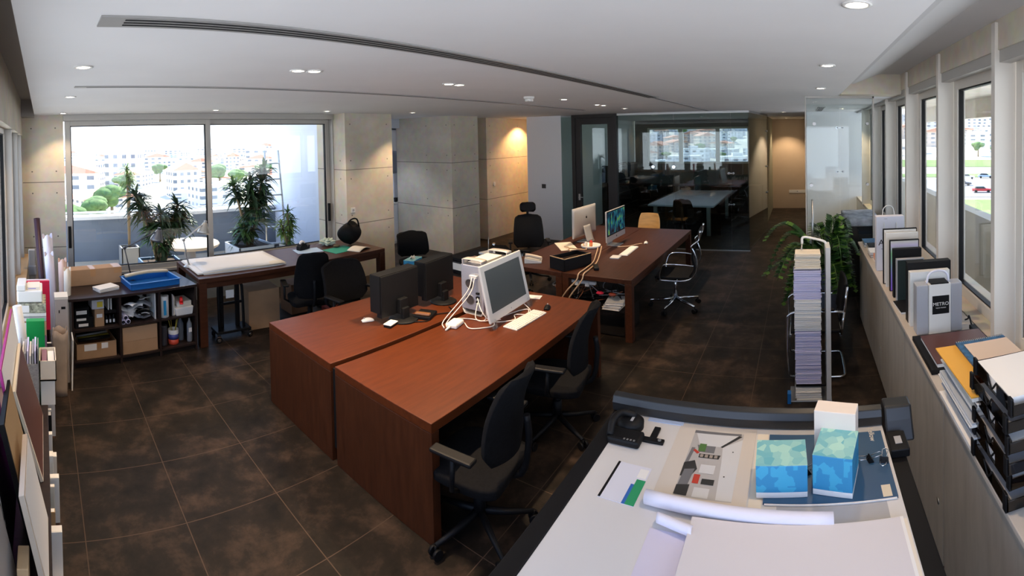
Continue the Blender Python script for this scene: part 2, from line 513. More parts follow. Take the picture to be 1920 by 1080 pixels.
# kitchen behind the pillar
m_kwall = mat('kitchen wall', (0.6, 0.64, 0.72), 0.8)
struct('wall_kitchen_east', MB().box((7.43, 7.75, 0), (7.6, 8.6, ZC)), m_kwall)
struct('wall_kitchen_west', MB().box((5.4, 7.1, 0), (5.56, 9.6, ZC)), m_kwall)
struct('wall_kitchen_back', MB().box((6.3, 8.12, 0), (7.42, 8.2, ZC)), m_kwall)
struct('trim_15', MB().box((5.56, 7.64, 2.7), (7.0, 7.76, ZC)), m_kwall)
struct('wall_kitchen', MB().box((5.0, 9.6, 0), (11, 9.7, 0.9)).box((5.0, 9.6, 2.5), (11, 9.7, ZC)).box((5.0, 9.6, 0.9), (5.8, 9.7, 2.5)).box((8.3, 9.6, 0.9), (11, 9.7, 2.5)), m_kwall)
# the glass meeting room's solid walls
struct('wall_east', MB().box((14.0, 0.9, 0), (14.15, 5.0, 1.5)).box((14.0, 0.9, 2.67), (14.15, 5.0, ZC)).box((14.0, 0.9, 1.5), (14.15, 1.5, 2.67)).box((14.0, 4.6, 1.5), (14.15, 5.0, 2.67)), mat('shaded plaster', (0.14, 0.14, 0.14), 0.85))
struct('wall_meeting_north', MB().box((9.3, 5.05, 0), (14.15, 5.1, ZC)), m_white)
m_dimglass = glass_mat('view dimming glass', (0.6, 0.62, 0.65), 1.0)  # tint made up to dim the bright view through these panes
for y0, y1 in ((1.5, 2.44), (2.44, 3.56), (3.56, 4.6)):
    frame_window('window_%d' % wi, y0, y1, 'x', 14.05, 1.5, 2.67, 0.06, 0.03, m_frame_l, m_dimglass, groove=False); wi += 1
struct('wall_meeting_south', MB().box((12.2, 0.86, 0), (14.5, 0.96, ZC)), mat('olive plaster', (0.24, 0.24, 0.18), 0.8))
struct('wall_corridor_end', MB().box((14.5, -1.5, 0), (14.7, 0.96, ZC)), mat('warm plaster', (0.5, 0.4, 0.3), 0.8, noise=0.05, scale=2))
struct('wall_lobby', MB().box((10.0, -1.5, 0), (14.5, -0.12, ZC)), m_white)
# south side: window line with posts
struct('wall_south', MB().box((-0.6, -1.5, 0), (10, -1.15, 1.0)).box((-0.6, -1.5, 2.96), (10, -1.15, 3.3)), m_conc)
posts = [0.3, 1.5, 2.73, 3.94, 5.18, 6.44, 7.7, 8.95]
mb = MB()
for x in posts: mb.box((x - 0.06, -1.27, 0.98), (x + 0.0, -1.13, 3.14))
struct('trim_5', mb, m_frame_l, 0.003)
struct('trim_6', MB().box((-0.6, -1.24, 2.88), (10, -1.16, 3.14)), m_frame, 0.003)
for i in range(len(posts) - 1):
    frame_window('window_%d' % wi, posts[i] + 0.01, posts[i + 1] - 0.07, 'y', -1.3, 1.0, 2.9, 0.09, 0.035, m_frame_l, m_glass); wi += 1

# partitions of glass
def glass_run(name, pts, z0, z1, m, label=None):
    r = thing(name, None, None, kind='structure')
    for (x0, y0), (x1, y1) in pts:
        d = Vector((x1 - x0, y1 - y0, 0)); L = d.length; a = math.atan2(d.y, d.x)
        MB().box((0.004, -0.006, z0), (L - 0.004, 0.006, z1), M=Tm(x0, y0, 0, a)).build('pane', m, r)
    return r
gw = glass_run('wall_glass_front', [((9.1, 0.995), (9.1, 1.33)), ((9.1, 1.33), (9.1, 2.45)), ((9.1, 2.45), (9.1, 3.63)), ((9.1, 4.64), (9.1, 4.92))], 0.02, ZC - 0.04, m_gglass)
MB().box((9.08, 0.98, ZC - 0.045), (9.12, 3.63, ZC)).box((9.08, 0.98, 0), (9.12, 3.63, 0.02)).build('channel', m_steel, gw)
def clamp(parent, x, y, z, ax):
    mb = MB()
    if ax == 'y':
        for s in (-1, 1):
            mb.tube([(x - 0.03, y + s * 0.045, z), (x + 0.03, y + s * 0.045, z)], 0.02, 10)
        mb.box((x - 0.03, y - 0.05, z - 0.008), (x - 0.015, y + 0.05, z + 0.008))
    else:
        for s in (-1, 1):
            mb.tube([(x + s * 0.045, y - 0.03, z), (x + s * 0.045, y + 0.03, z)], 0.02, 10)
        mb.box((x - 0.05, y - 0.03, z - 0.008), (x + 0.05, y - 0.015, z + 0.008))
    return mb.build('clamp', m_chrome, parent)
for z in (0.97, 1.62): clamp(gw, 9.1, 1.33, z, 'y')
for y in (2.45, 2.87): MB().tube([(9.06, y, 1.75), (9.14, y, 1.75)], 0.035, 14).build('fixing', m_chrome, gw)
gs = glass_run('wall_glass_side', [((9.1, 0.995), (11.2, 0.79))], 0.02, ZC - 0.04, m_gglass)
MB().box((9.1, 0.975, ZC - 0.045), (11.2, 1.01, ZC), M=Matrix.Translation((9.1, 0.995, 0)) @ Matrix.Rotation(-0.0975, 4, 'Z') @ Matrix.Translation((-9.1, -0.995, 0))).build('channel', m_steel, gs)
for z in (0.97, 1.62, 2.5): clamp(gs, 11.15, 0.795, z, 'x')
gd = thing('door_1', None, None, kind='structure')
MB().box((9.04, 4.56, 0), (9.16, 4.64, ZC)).box((9.04, 3.63, 0), (9.16, 3.71, ZC)).box((9.04, 3.71, ZC - 0.08), (9.16, 4.56, ZC)).build('door_frame', m_door, gd, 0.003)
MB().box((9.06, 4.44, 0.01), (9.14, 4.56, ZC - 0.08)).box((9.06, 3.71, 0.01), (9.14, 3.83, ZC - 0.08)).box((9.06, 3.83, ZC - 0.22), (9.14, 4.44, ZC - 0.08)).box((9.06, 3.83, 0.01), (9.14, 4.44, 0.2)).build('door_leaf', m_door, gd, 0.003)
MB().box((9.095, 3.83, 0.2), (9.105, 4.44, ZC - 0.22)).build('pane', m_gglass, gd)
MB().tube([(9.02, 4.48, 1.05), (9.0, 4.48, 1.05), (9.0, 4.38, 1.05)], 0.01, 8).box((9.04, 4.46, 0.98), (9.06, 4.5, 1.12)).build('handle', m_steel, gd)
# glass screen and pivot door by the south windows
m_scr = glass_mat('clear screen glass', (0.93, 0.96, 0.96), 0.6)
g2 = thing('door_2', None, None, kind='structure')
MB().box((5.814, -0.86, 0.05), (5.826, -0.06, ZC - 0.03)).build('pane', m_scr, g2)
MB().box((5.8, -0.88, ZC - 0.03), (5.84, -0.05, ZC)).box((5.805, -0.065, 0.03), (5.835, -0.05, ZC - 0.03)).box((5.8, -0.885, 1.0), (5.84, -0.865, ZC)).build('edge_rail', m_frame, g2)
for xx in (5.76, 5.88):
    MB().tube([(xx, -0.13, 0.75), (xx, -0.13, 1.55)], 0.012, 10).tube([(xx, -0.13, 0.85), (5.82, -0.13, 0.85)], 0.008).tube([(xx, -0.13, 1.45), (5.82, -0.13, 1.45)], 0.008).build('pull_handle', m_steel, g2)
for z in (1.0, 1.75, 2.55):
    MB().tube([(5.79, -0.12 if z < 2 else -0.16, z), (5.85, -0.12 if z < 2 else -0.16, z)], 0.022, 12).tube([(5.79, -0.8, z), (5.85, -0.8, z)], 0.018, 12).build('fixing', m_steel, g2)
g3 = thing('wall_glass_lobby', None, None, kind='structure')
MB().box((7.494, -0.6, 0.02), (7.506, -0.08, ZC)).build('pane', m_scr, g3)
MB().box((7.494, -1.14, 1.0), (7.506, -0.604, ZC)).build('pane', m_scr, g3)
for z in (1.05, 1.78, 2.52): clamp(g3, 7.5, -0.602, z, 'y')
# cabinets under the south windows: continuous worktop + units
units = [(0.42, 1.35), (1.36, 2.28), (2.29, 3.21), (3.22, 4.14), (4.15, 5.07), (5.08, 5.74)]
for k, (x0, x1) in enumerate(units):
    lab = ['nearest the camera, under the black letter trays', 'below the yellow folder and paper stack', 'below the brown portfolio', 'below the boxed sample case', 'below the white paper bag', 'at the far end beside the glass screen'][k]
    u = thing('base_cabinet', 'pale grey laminate base cabinet ' + lab, 'cabinet', ((x0 + x1) / 2, -0.9, 0), group='grey base cabinets under the south windows')
    w = x1 - x0
    MB().box((-w / 2, -0.24, 0), (w / 2, 0.19, 0.975)).build('body', m_cabg, u)
    d = MB().box((-w / 2 + 0.003, 0.19, 0.03), (w / 2 - 0.003, 0.207, 0.97)).build('door', m_cabg, u, 0.002)
    MB().lathe([(0.016, 0), (0.016, 0.004), (0.011, 0.004)], 14, 0, Tm(-w / 2 + 0.09, 0.207, 0.33, rx=-PI / 2)).build('finger_pull', m_steel, d)
wt = MB().box((0.4, -1.16, 0.975), (5.78, -0.675, 1.0)).build('window_worktop', m_sill, bevel=0.003)
tag(wt, 'long pale worktop running under the tall windows on the right', 'worktop')
# ---------------- ceiling fittings ----------------
m_ring = mat('white lamp ring', (0.8, 0.78, 0.75), 0.4)
def make_downlight(power, col=(1.0, 0.72, 0.45), ang=95):
    t = thing('downlight', '', 'ceiling light')
    MB().lathe([(0.036, 0.0), (0.052, 0.0), (0.056, -0.006), (0.04, -0.008), (0.036, 0.0)], 24, cap=False).build('lamp_ring', m_ring, t)
    MB().lathe([(0.037, -0.003), (0.037, -0.0045)], 20).build('lens', m_lamp, t)
    l = bpy.data.lights.new('spot', 'SPOT'); l.energy = power; l.color = col; l.spot_size = math.radians(ang); l.spot_blend = 0.6; l.shadow_soft_size = 0.03
    lo = link(bpy.data.objects.new('spot', l)); lo.parent = t; lo.location = (0, 0, -0.012)
    return t
dl = [  # x, y, power, label
    (0.25, 2.71, 30, 'round recessed downlight nearest the camera on the far left of the ceiling'),
    (0.27, 4.27, 30, 'round recessed downlight just below the left end of the thin ceiling slot'),
    (0.30, 6.26, 24, 'small recessed downlight above the left edge of the terrace window'),
    (2.26, 5.94, 30, 'small recessed downlight above the middle mullion of the terrace window'),
    (3.98, 5.9, 30, 'small recessed downlight above the right edge of the terrace window'),
    (1.56, 2.63, 58, 'left lamp of the double downlight above the near wooden desks'),
    (1.67, 2.61, 58, 'right lamp of the double downlight above the near wooden desks'),
    (2.98, 2.64, 62, 'left lamp of the double downlight left of the smoke detector'),
    (3.10, 2.63, 62, 'right lamp of the double downlight left of the smoke detector'),
    (5.59, 5.77, 55, 'small recessed downlight in front of the kitchen opening'),
    (5.16, 2.74, 40, 'single downlight just right of the smoke detector'),
    (6.32, 2.82, 40, 'left lamp of the close pair left of the glass room'),
    (6.50, 2.80, 26, 'right lamp of the close pair left of the glass room'),
    (7.44, 2.83, 40, 'small downlight above the far end of the long table'),
    (9.7, 6.1, 95, 'small downlight washing the concrete corridor wall with warm light'),
    (1.70, -0.20, 22, 'largest downlight at the top right edge of the picture'),
    (3.22, -0.18, 24, 'middle one of the three downlights along the tall windows'),
    (4.82, -0.20, 24, 'farthest of the three downlights along the tall windows'),
    (9.96, 0.36, 20, 'small downlight in the corridor beside the glass room'),
    (13.95, 0.42, 60, 'hidden far downlight washing the warm end wall of the corridor'),
    (10.2, 3.2, 2, 'small downlight inside the glass room near its door'),
    (11.6, 2.4, 2, 'small downlight inside the glass room above the white table'),
    (12.6, -0.6, 60, 'downlight behind the glass screen on the right')]
dl = [(x, y, pw * 1.25, lab) for x, y, pw, lab in dl]
dl.append((6.05, 7.35, 38, 'added unseen downlight brightening the kitchen cupboards'))  # unseen lamp added to brighten the dark kitchen
for i, (x, y, pw, lab) in enumerate(dl):
    if x == 12.6: x, y = 8.7, -0.75
    t = make_downlight(pw, (0.75, 0.85, 1.0) if y > 7 else (1.0, 0.55, 0.24) if 9 < x < 10 and y > 6 else (1.0, 0.72, 0.45), 120 if 9 < x < 10 and y > 6 else 95)
    place(t, (x, y, ZC), 0, lab, 'recessed ceiling downlights')
m_slot = mat('diffuser slot', (0.01, 0.01, 0.01), 0.9)
m_diff = mat('diffuser frame', (0.36, 0.35, 0.34), 0.5, 0.3)
def diffuser(lab, x0, x1, y0, y1, n):
    t = thing('linear_air_diffuser', lab, 'air vent', ((x0 + x1) / 2, (y0 + y1) / 2, ZC), group='slot air diffusers in the ceiling')
    w, d = (x1 - x0) / 2, (y1 - y0) / 2
    MB().box((-w, -d, -0.008), (w, d, 0.0)).build('frame', m_diff, t, 0.001)
    s = MB(); b = 2 * d / (n + 1.0)
    for k in range(n):
        yy = -d + b * (k + 1)
        s.box((-w + 0.09, yy - b * 0.22, -0.0095), (w - 0.02, yy + b * 0.22, -0.008))
    s.build('slot', m_slot, t)
diffuser('long grey three-slot air diffuser sweeping across the ceiling nearest the camera', 0.22, 5.5, 1.652, 1.79, 3)
diffuser('thin grey air diffuser continuing the long one towards the glass room', 5.52, 8.9, 1.71, 1.75, 1)
diffuser('thin grey air diffuser farther back, in front of the terrace window', 0.26, 7.5, 3.56, 3.62, 1)
diffuser('short air diffuser in the lobby ceiling behind the glass screen', 8.2, 9.6, -0.42, -0.3, 3)
sd = thing('smoke_detector', 'white round smoke detector on the ceiling between the downlights', 'smoke detector', (4.56, 2.86, ZC))
MB().lathe([(0.06, 0), (0.062, -0.018), (0.05, -0.03)], 24).build('base', m_wplast, sd)
mb = MB().lathe([(0.038, -0.03), (0.036, -0.055), (0.02, -0.062)], 20)
for k in range(8):
    a = k * PI / 4
    mb.box((-0.004, 0.03, -0.058), (0.004, 0.047, -0.03), M=Matrix.Rotation(a, 4, 'Z'))
mb.build('sensor', m_wplast, sd)
# switches and sockets
def plate(name, lab, cat, x, y, z, face, col, w=0.085, h=0.085):
    t = thing(name, lab, cat, (x, y, z), rot=(0, 0, 0) if face == 'y' else (0, 0, -PI / 2))
    MB().box((-w / 2, -0.01, -h / 2), (w / 2, 0, h / 2)).build('plate', col, t, 0.003)
    if name == 'wall_socket':
        MB().lathe([(0.02, 0), (0.02, 0.004)], 16, 0, Tm(0, -0.009, 0, rx=PI / 2)).build('socket', m_gplast, t)
    else:
        for s in (-1, 1): MB().box((s * 0.019 - 0.015, -0.014, -0.028), (s * 0.019 + 0.015, -0.009, 0.028)).build('rocker', col, t, 0.001)
    return t
plate('wall_socket', 'white square socket on the concrete wall right of the terrace window', 'socket', 4.68, 6.27, 1.21, 'y', m_wplast)
plate('light_switch', 'small white switch on the warm lit concrete corridor wall', 'switch', 8.71, 6.43, 1.31, 'y', m_wplast, 0.07, 0.1)
plate('light_switch', 'dark square switch plate on the white wall', 'switch', 9.1, 5.37, 1.26, 'x', mat('dark switch', (0.05, 0.05, 0.055), 0.4), 0.1, 0.1)
plate('wall_socket', 'wide white socket strip low on the warm corridor end wall', 'socket', 14.5, 0.12, 0.55, 'x', m_wplast, 0.5, 0.1)

# ---------------- terrace outside the sliding doors ----------------
m_terr = mat('terrace paving', (0.5, 0.43, 0.34), 0.8, noise=0.08, scale=3)
m_par = mat('grey blue render', (0.17, 0.21, 0.28), 0.85, noise=0.06, scale=3)
struct('trim_7', MB().box((-5, 6.97, -0.2), (7, 9.6, -0.04)), m_terr)
struct('wall_parapet', MB().box((-5, 9.6, -3), (7, 9.85, 0.86)), m_par)
struct('trim_8', MB().box((-5, 9.55, 0.86), (7, 9.9, 0.93)).tube([(-5, 9.7, 1.0), (7, 9.7, 1.0)], 0.022, 10), mat('white coping', (0.75, 0.78, 0.82), 0.6))
struct('wall_terrace', MB().box((5.0, 7.1, -0.2), (5.2, 9.6, 3.0)), mat('terrace white wall', (0.68, 0.74, 0.86), 0.8))
struct('sun_block_slab', MB().box((-5, 6.96, 3.02), (7, 8.6, 3.15)), m_conc)  # unseen overhang added to keep the sun out of the room
m_soil = mat('dark soil', (0.05, 0.03, 0.02), 0.95)
m_trunk = mat('plant stem', (0.25, 0.18, 0.1), 0.85)
m_leafd = mat('dark green leaf', (0.025, 0.06, 0.02), 0.5, noise=0.4, scale=5)
m_leafm = mat('mid green leaf', (0.07, 0.15, 0.035), 0.5, noise=0.4, scale=5)
m_leafl = mat('light green leaf', (0.2, 0.3, 0.08), 0.5, noise=0.3, scale=5)
def strap_leaf(mb, base, az, el, L, w, droop, mi=0):
    d = Vector((math.cos(az) * math.cos(el), math.sin(az) * math.cos(el), math.sin(el)))
    side = Vector((-math.sin(az), math.cos(az), 0))
    n = 4; vs = []
    p = Vector(base)
    for i in range(n + 1):
        t = i / n
        ww = w * (math.sin(PI * min(1, 0.15 + 0.85 * t)) * 0.9 + 0.06)
        q = p + d * L * t + Vector((0, 0, -droop * L * t * t))
        vs += [q - side * ww / 2 + Vector((0, 0, ww * 0.2)), q + Vector((0, 0, 0)), q + side * ww / 2 + Vector((0, 0, ww * 0.2))]
    fs = []
    for i in range(n):
        for k in range(2):
            a = i * 3 + k
            fs.append((a, a + 1, a + 4, a + 3))
    mb.add(vs, fs, mi, True)
def rosette(mb, c, n, L, w, rnd, mi=0, up=0.25):
    for k in range(n):
        strap_leaf(mb, c, rnd.uniform(0, 2 * PI), rnd.uniform(-0.5, 1.25) + up * 0.3, L * rnd.uniform(0.7, 1.1), w, rnd.uniform(0.2, 0.7), mi)
def planter_plant(lab, x, y, z0, pw, ph, pcol, heads, rseed, leaf, wleaf, nl, Lf):
    rnd = random.Random(rseed)
    t = thing('potted_plant', lab, 'plant', (x, y, z0))
    mb = MB()
    mb.box((-pw / 2, -pw / 2, 0), (pw / 2, -pw / 2 + .03, ph)).box((-pw / 2, pw / 2 - .03, 0), (pw / 2, pw / 2, ph)).box((-pw / 2, -pw / 2, 0), (-pw / 2 + .03, pw / 2, ph)).box((pw / 2 - .03, -pw / 2, 0), (pw / 2, pw / 2, ph)).box((-pw / 2, -pw / 2, 0), (pw / 2, pw / 2, 0.03))
    mb.build('planter', pcol, t, 0.006)
    MB().box((-pw / 2 + .03, -pw / 2 + .03, 0.03), (pw / 2 - .03, pw / 2 - .03, ph - 0.04)).build('soil', m_soil, t)
    st = MB()
    lf = MB()
    for (hx, hy, hz, r) in heads:
        st.tube(smooth_path([(hx * 0.15, hy * 0.15, ph - 0.05), (hx * 0.5, hy * 0.4, (ph + hz) * 0.5), (hx, hy, hz)], 4), 0.022, 6)
        for q in range(3):
            rosette(lf, (hx * (1 - 0.1 * q), hy, hz - q * 0.13 * r / 0.3), nl, Lf * r / 0.3, wleaf, rnd, rnd.choice((0, 0, 1)))
    st.build('stem', m_trunk, t)
    lf.build('foliage', [leaf[0], leaf[1]], t)
    return t
planter_plant('bushy dracaena in a blue square planter behind the left terrace door', 1.82, 7.4, -0.04, 0.62, 0.5, mat('blue planter', (0.06, 0.13, 0.25), 0.6),
    [(-0.38, 0, 1.62, 0.3), (-0.26, 0.1, 1.45, 0.3), (0.0, -0.1, 1.3, 0.32), (0.3, 0, 1.42, 0.32), (0.1, 0.15, 1.15, 0.3), (0.42, 0.1, 1.2, 0.26), (-0.12, 0, 1.1, .26), (0.05, 0, 0.75, 0.2)], 3, (m_leafd, m_leafm), 0.05, 30, 0.34)
planter_plant('tall dark dracaena in a pale square planter behind the right terrace door', 3.62, 8.0, -0.04, 0.7, 0.5, mat('pale planter', (0.5, 0.55, 0.62), 0.6),
    [(0.35, 0, 1.95, 0.32), (0.1, 0.1, 1.75, 0.32), (-0.28, 0, 1.65, 0.28), (0.05, 0, 1.45, 0.34), (0.2, -0.05, 1.2, 0.34), (0.0, 0, 0.98, 0.3), (-0.15, 0, 0.8, 0.26), (0.35, 0.05, 1.5, .28)], 5, (m_leafd, m_leafm), 0.06, 30, 0.35)
planter_plant('small spiky plant in a white pot next to the terrace side wall', 4.18, 7.55, -0.04, 0.26, 0.5, m_white,
    [(0, 0, 1.1, 0.28), (0.1, 0.05, 0.95, 0.24), (-0.14, 0, 0.9, 0.22), (0.02, 0, 0.75, 0.22)], 9, (m_leafm, m_leafl), 0.035, 22, 0.26)
planter_plant('pale spiky plant by the parapet left of the bushy dracaena', 1.62, 9.1, -0.04, 0.35, 0.4, mat('grey pot', (0.3, 0.3, 0.3), 0.7),
    [(0.0, 0, 2.0, 0.3), (0.05, 0, 1.85, 0.22)], 12, (m_leafl, m_leafm), 0.03, 26, 0.3)
ld = thing('step_ladder', 'aluminium step ladder leaning by the terrace side wall', 'ladder', (4.5, 8.7, -0.04), -0.3)
for s, nm in ((-1, 'rail'), (1, 'rail')): MB().tube([(s * 0.2, -0.25, 0), (s * 0.14, 0.1, 2.3)], 0.022, 8).build(nm, m_steel, ld)
for k in range(6): MB().box((-0.19 + k * .008, -0.25 + k * 0.053 - .04, 0.3 + k * 0.34), (0.19 - k * .008, -0.25 + k * 0.053 + .06, 0.325 + k * 0.34)).build('tread', m_steel, ld)
tb = thing('terrace_table', 'low round sand-coloured table out on the terrace', 'table', (2.72, 8.75, -0.04))
MB().lathe([(0.0, 0.40), (0.55, 0.40), (0.57, 0.43), (0.55, 0.46), (0.0, 0.46)], 40, cap=False).build('tabletop', mat('sand table top', (0.62, 0.5, 0.38), 0.7), tb)
MB().lathe([(0.35, 0), (0.12, 0.06), (0.1, 0.4)], 20).build('pedestal', m_gplast, tb)

# ---------------- the town outside ----------------
m_ground = mat('dry ground', (0.5, 0.46, 0.38), 0.95, noise=0.25, scale=0.02)
m_grass = mat('grass', (0.16, 0.26, 0.07), 0.95, noise=0.3, scale=0.05)
m_road = mat('asphalt', (0.28, 0.29, 0.31), 0.9)
def hz(az, r):
    if az < math.radians(55): return -24 + max(0, r - 500) * 0.012
    if az < math.radians(97):
        return -24 + max(0, r - 90) * 0.095 if r < 400 else 5.45 + (r - 400) * 0.0
    return -12 + (max(0, r - 175) * 0.1 if r < 480 else 30.5)
gm = MB()
azs = [math.radians(a) for a in range(-14, 131, 3)]; rs = [28, 60, 90, 130, 175, 250, 330, 400, 480, 600, 900, 1500]
vs = [(math.sin(a) * r, math.cos(a) * r, hz(a, r)) for a in azs for r in rs]; W = len(rs)
gm.add(vs, [(i * W + j, i * W + j + 1, (i + 1) * W + j + 1, (i + 1) * W + j) for i in range(len(azs) - 1) for j in range(W - 1)])
struct('ground', gm, m_ground)
def pol(az, r, dz=0): return (math.sin(az) * r, math.cos(az) * r, hz(az, r) + dz)
mb = MB()
for (r0, r1) in ((100, 140),):
    A = [math.radians(98 + k * 3) for k in range(11)]
    mb.add([pol(a, r0, 0.1) for a in A] + [pol(a, r1, 0.1) for a in A], [(k, k + 1, k + 12, k + 11) for k in range(10)])
struct('trim_10', mb, m_road)
mb = MB()
for (r0, r1) in ((146, 158), (182, 200), (70, 96)):
    A = [math.radians(98 + k * 3) for k in range(11)]
    mb.add([pol(a, r0, 0.15) for a in A] + [pol(a, r1, 0.15) for a in A], [(k, k + 1, k + 12, k + 11) for k in range(10)])
struct('trim_11', mb, m_grass)
def facade(name, c):
    m = bpy.data.materials.new(name); m.use_nodes = True; nt = m.node_tree; b = nt.nodes['Principled BSDF']
    t = nt.nodes.new('ShaderNodeTexCoord'); sp = nt.nodes.new('ShaderNodeSeparateXYZ'); nt.links.new(t.outputs['Object'], sp.inputs[0])
    ad = nt.nodes.new('ShaderNodeMath'); ad.operation = 'ADD'; nt.links.new(sp.outputs[0], ad.inputs[0]); nt.links.new(sp.outputs[1], ad.inputs[1])
    cb = nt.nodes.new('ShaderNodeCombineXYZ'); nt.links.new(ad.outputs[0], cb.inputs[0]); nt.links.new(sp.outputs[2], cb.inputs[1])
    bt = nt.nodes.new('ShaderNodeTexBrick'); nt.links.new(cb.outputs[0], bt.inputs[0])
    bt.offset = 0; bt.inputs['Scale'].default_value = 1; bt.inputs['Brick Width'].default_value = 0.27; bt.inputs['Row Height'].default_value = 0.25
    bt.inputs['Mortar Size'].default_value = 0.075; bt.inputs['Color1'].default_value = (0.16, 0.18, 0.2, 1); bt.inputs['Color2'].default_value = (0.4, 0.42, 0.44, 1); bt.inputs['Mortar'].default_value = tuple(c) + (1,)
    nt.links.new(bt.outputs[0], b.inputs['Base Color']); b.inputs['Roughness'].default_value = 0.9
    return m
hazy_cols = [(0.85, 0.82, 0.76), (0.8, 0.72, 0.6), (0.72, 0.6, 0.5), (0.88, 0.88, 0.86), (0.62, 0.64, 0.66)]  # haze of the distance put into the pale wall and roof colours
protos = []
m_roofr = mat('red tile roof', (0.6, 0.3, 0.2), 0.9); m_rooff = mat('pale flat roof', (0.72, 0.7, 0.66), 0.9)
for k, c in enumerate(hazy_cols):
    t = thing('building', '', 'building')
    MB().box((-0.5, -0.5, 0), (0.5, 0.5, 1)).build('walls', facade('facade %d' % k, c), t)
    if k in (1, 2): MB().prism([(-0.55, 1.0), (0.55, 1.0), (0.0, 1.25)], 'y', -0.55, 0.55).build('roof', m_roofr, t)
    else: MB().box((-0.52, -0.52, 1), (0.52, 0.52, 1.04)).box((-0.2, -0.1, 1.04), (0.1, 0.2, 1.2)).build('roof', m_rooff, t)
    protos.append(t)
KL = ['cream flat-roofed', 'sandy red-roofed', 'brownish red-roofed', 'white flat-roofed', 'grey flat-roofed']
def k_(): return rnd.randrange(5)
rnd = random.Random(21); TREES_R = 1; first = set()
trees = [(3.0, 130, 1.2), (6.4, 140, 1.25), (8.2, 150, 1.3), (0.6, 140, 1.4), (21, 260, 1.6), (23, 240, 1.5), (26.5, 300, 1.6), (14, 330, 1.3), (33, 280, 1.5), (9.5, 230, 1.2), (74, 230, .6), (78, 260, .7), (82, 300, .7), (76, 340, .8), (80.5, 220, .6), (108, 215, .6), (111, 210, .7), (104, 220, .7), (113, 212, .55), (101, 215, .6)]
taken = []
for a_, r_, s_ in trees:
    q_ = pol(math.radians(a_), r_); taken.append((q_[0], q_[1], 6.5 * s_))
def put_building(az, r, wd, dp, h, k, group, lab):
    p0 = pol(az, r)
    q = 0.5 * math.hypot(wd, dp)
    if any(math.hypot(p0[0] - a, p0[1] - b) < q + c for a, b, c in taken): return
    taken.append((p0[0], p0[1], q))
    src = protos[k]
    if k not in first: o = src; first.add(k)
    else: o = copy_tree(src)
    p = pol(az, r, -2)
    o.location = p; o.rotation_euler = (0, 0, -az + rnd.uniform(-0.5, 0.5)); o.scale = (wd, dp, h)
    o['label'] = KL[k] + ' ' + lab; o['group'] = KL[k] + ' buildings ' + group
for i in range(260):
    az = math.radians(rnd.uniform(1.5, 37)); r = 170 * (900 / 170) ** rnd.random()
    put_building(az, r, rnd.uniform(12, 34), rnd.uniform(10, 20), rnd.uniform(6, 17) + (8 if rnd.random() < .1 else 0), k_(), 'beyond the terrace', 'distant town building beyond the terrace parapet')
for i in range(220):
    az = math.radians(rnd.uniform(69, 87)); r = rnd.uniform(150, 560)
    put_building(az, r, rnd.uniform(8, 15), rnd.uniform(8, 12), rnd.uniform(5, 9), k_(), 'behind the glass room', 'hillside house seen through the glass room window')
for i in range(120):
    az = math.radians(rnd.uniform(98, 114)); r = rnd.uniform(225, 460)
    put_building(az, r, rnd.uniform(12, 24), rnd.uniform(10, 14), rnd.uniform(6, 13), k_(), 'outside the right windows', 'hillside building seen through the tall right windows')
def crown(mb, rx, rz_, z, rr, n=7):
    for k in range(n):
        a = rr.uniform(0, 2 * PI); q = rr.uniform(0, 0.6) * rx
        mb.ball((q * math.cos(a), q * math.sin(a), z + rr.uniform(-0.4, 0.5) * rz_), (rx * rr.uniform(0.4, 0.65),) * 2 + (rz_ * rr.uniform(0.4, 0.6),), seg=9, rings=6)
rr = random.Random(4)
tp = thing('tree', '', 'tree')
mb = MB(); crown(mb, 4, 3.2, 7, rr, 10); mb.build('crown', mat('tree crown', (0.1, 0.17, 0.05), 0.9, noise=0.4, scale=0.8), tp)
MB().tube([(0, 0, 0), (0, 0, 6)], [0.5, 0.3], 8).build('trunk', m_trunk, tp)
for i, (a, r, s) in enumerate(trees):
    o = tp if i == 0 else copy_tree(tp)
    a = math.radians(a); o.location = pol(a, r, -0.5); o.scale = (s, s, s * rr.uniform(.8, 1.1)); o.rotation_euler = (0, 0, rr.uniform(0, 6))
    o['label'] = ('round green tree in the town beyond the terrace' if i < 10 else 'green tree among the hillside houses behind the glass room' if i < 15 else 'green tree by the road outside the right windows')
    o['group'] = ('trees beyond the terrace' if i < 10 else 'trees on the hillside' if i < 15 else 'trees by the road')
def car(az, r, col, lab):
    p = pol(az, r, 0.15)
    t = thing('car', lab, 'car', p, -az + 0.1)
    MB().prism([(-2.2, 0.35), (2.2, 0.35), (2.2, 0.8), (1.3, 0.95), (-2.1, 1.0), (-2.25, 0.7)], 'y', -0.85, 0.85).build('body', mat('car ' + lab[:5], col, 0.3), t, 0.08)
    MB().prism([(-1.7, 0.95), (0.9, 0.95), (0.4, 1.45), (-1.3, 1.45)], 'y', -0.75, 0.75).build('cabin', mat('car glass', (0.03, 0.04, 0.05), 0.1), t, 0.05)
    for sx in (-1.4, 1.4):
        for sy in (-0.86, 0.7): MB().lathe([(0.33, 0), (0.33, 0.16)], 14, 0, Tm(sx, sy + 0.16, 0.33, rx=PI / 2)).build('wheel', m_black, t)
car(1.914, 140, (0.8, 0.8, 0.8), 'white car parked by the road outside the right windows')
car(1.952, 143, (0.35, 0.45, 0.6), 'pale blue car parked beside the white one outside')
car(1.945, 108, (0.5, 0.03, 0.03), 'red car nearest on the road outside the right windows')
car(1.905, 122, (0.05, 0.06, 0.08), 'dark car on the road in front of the white one outside')
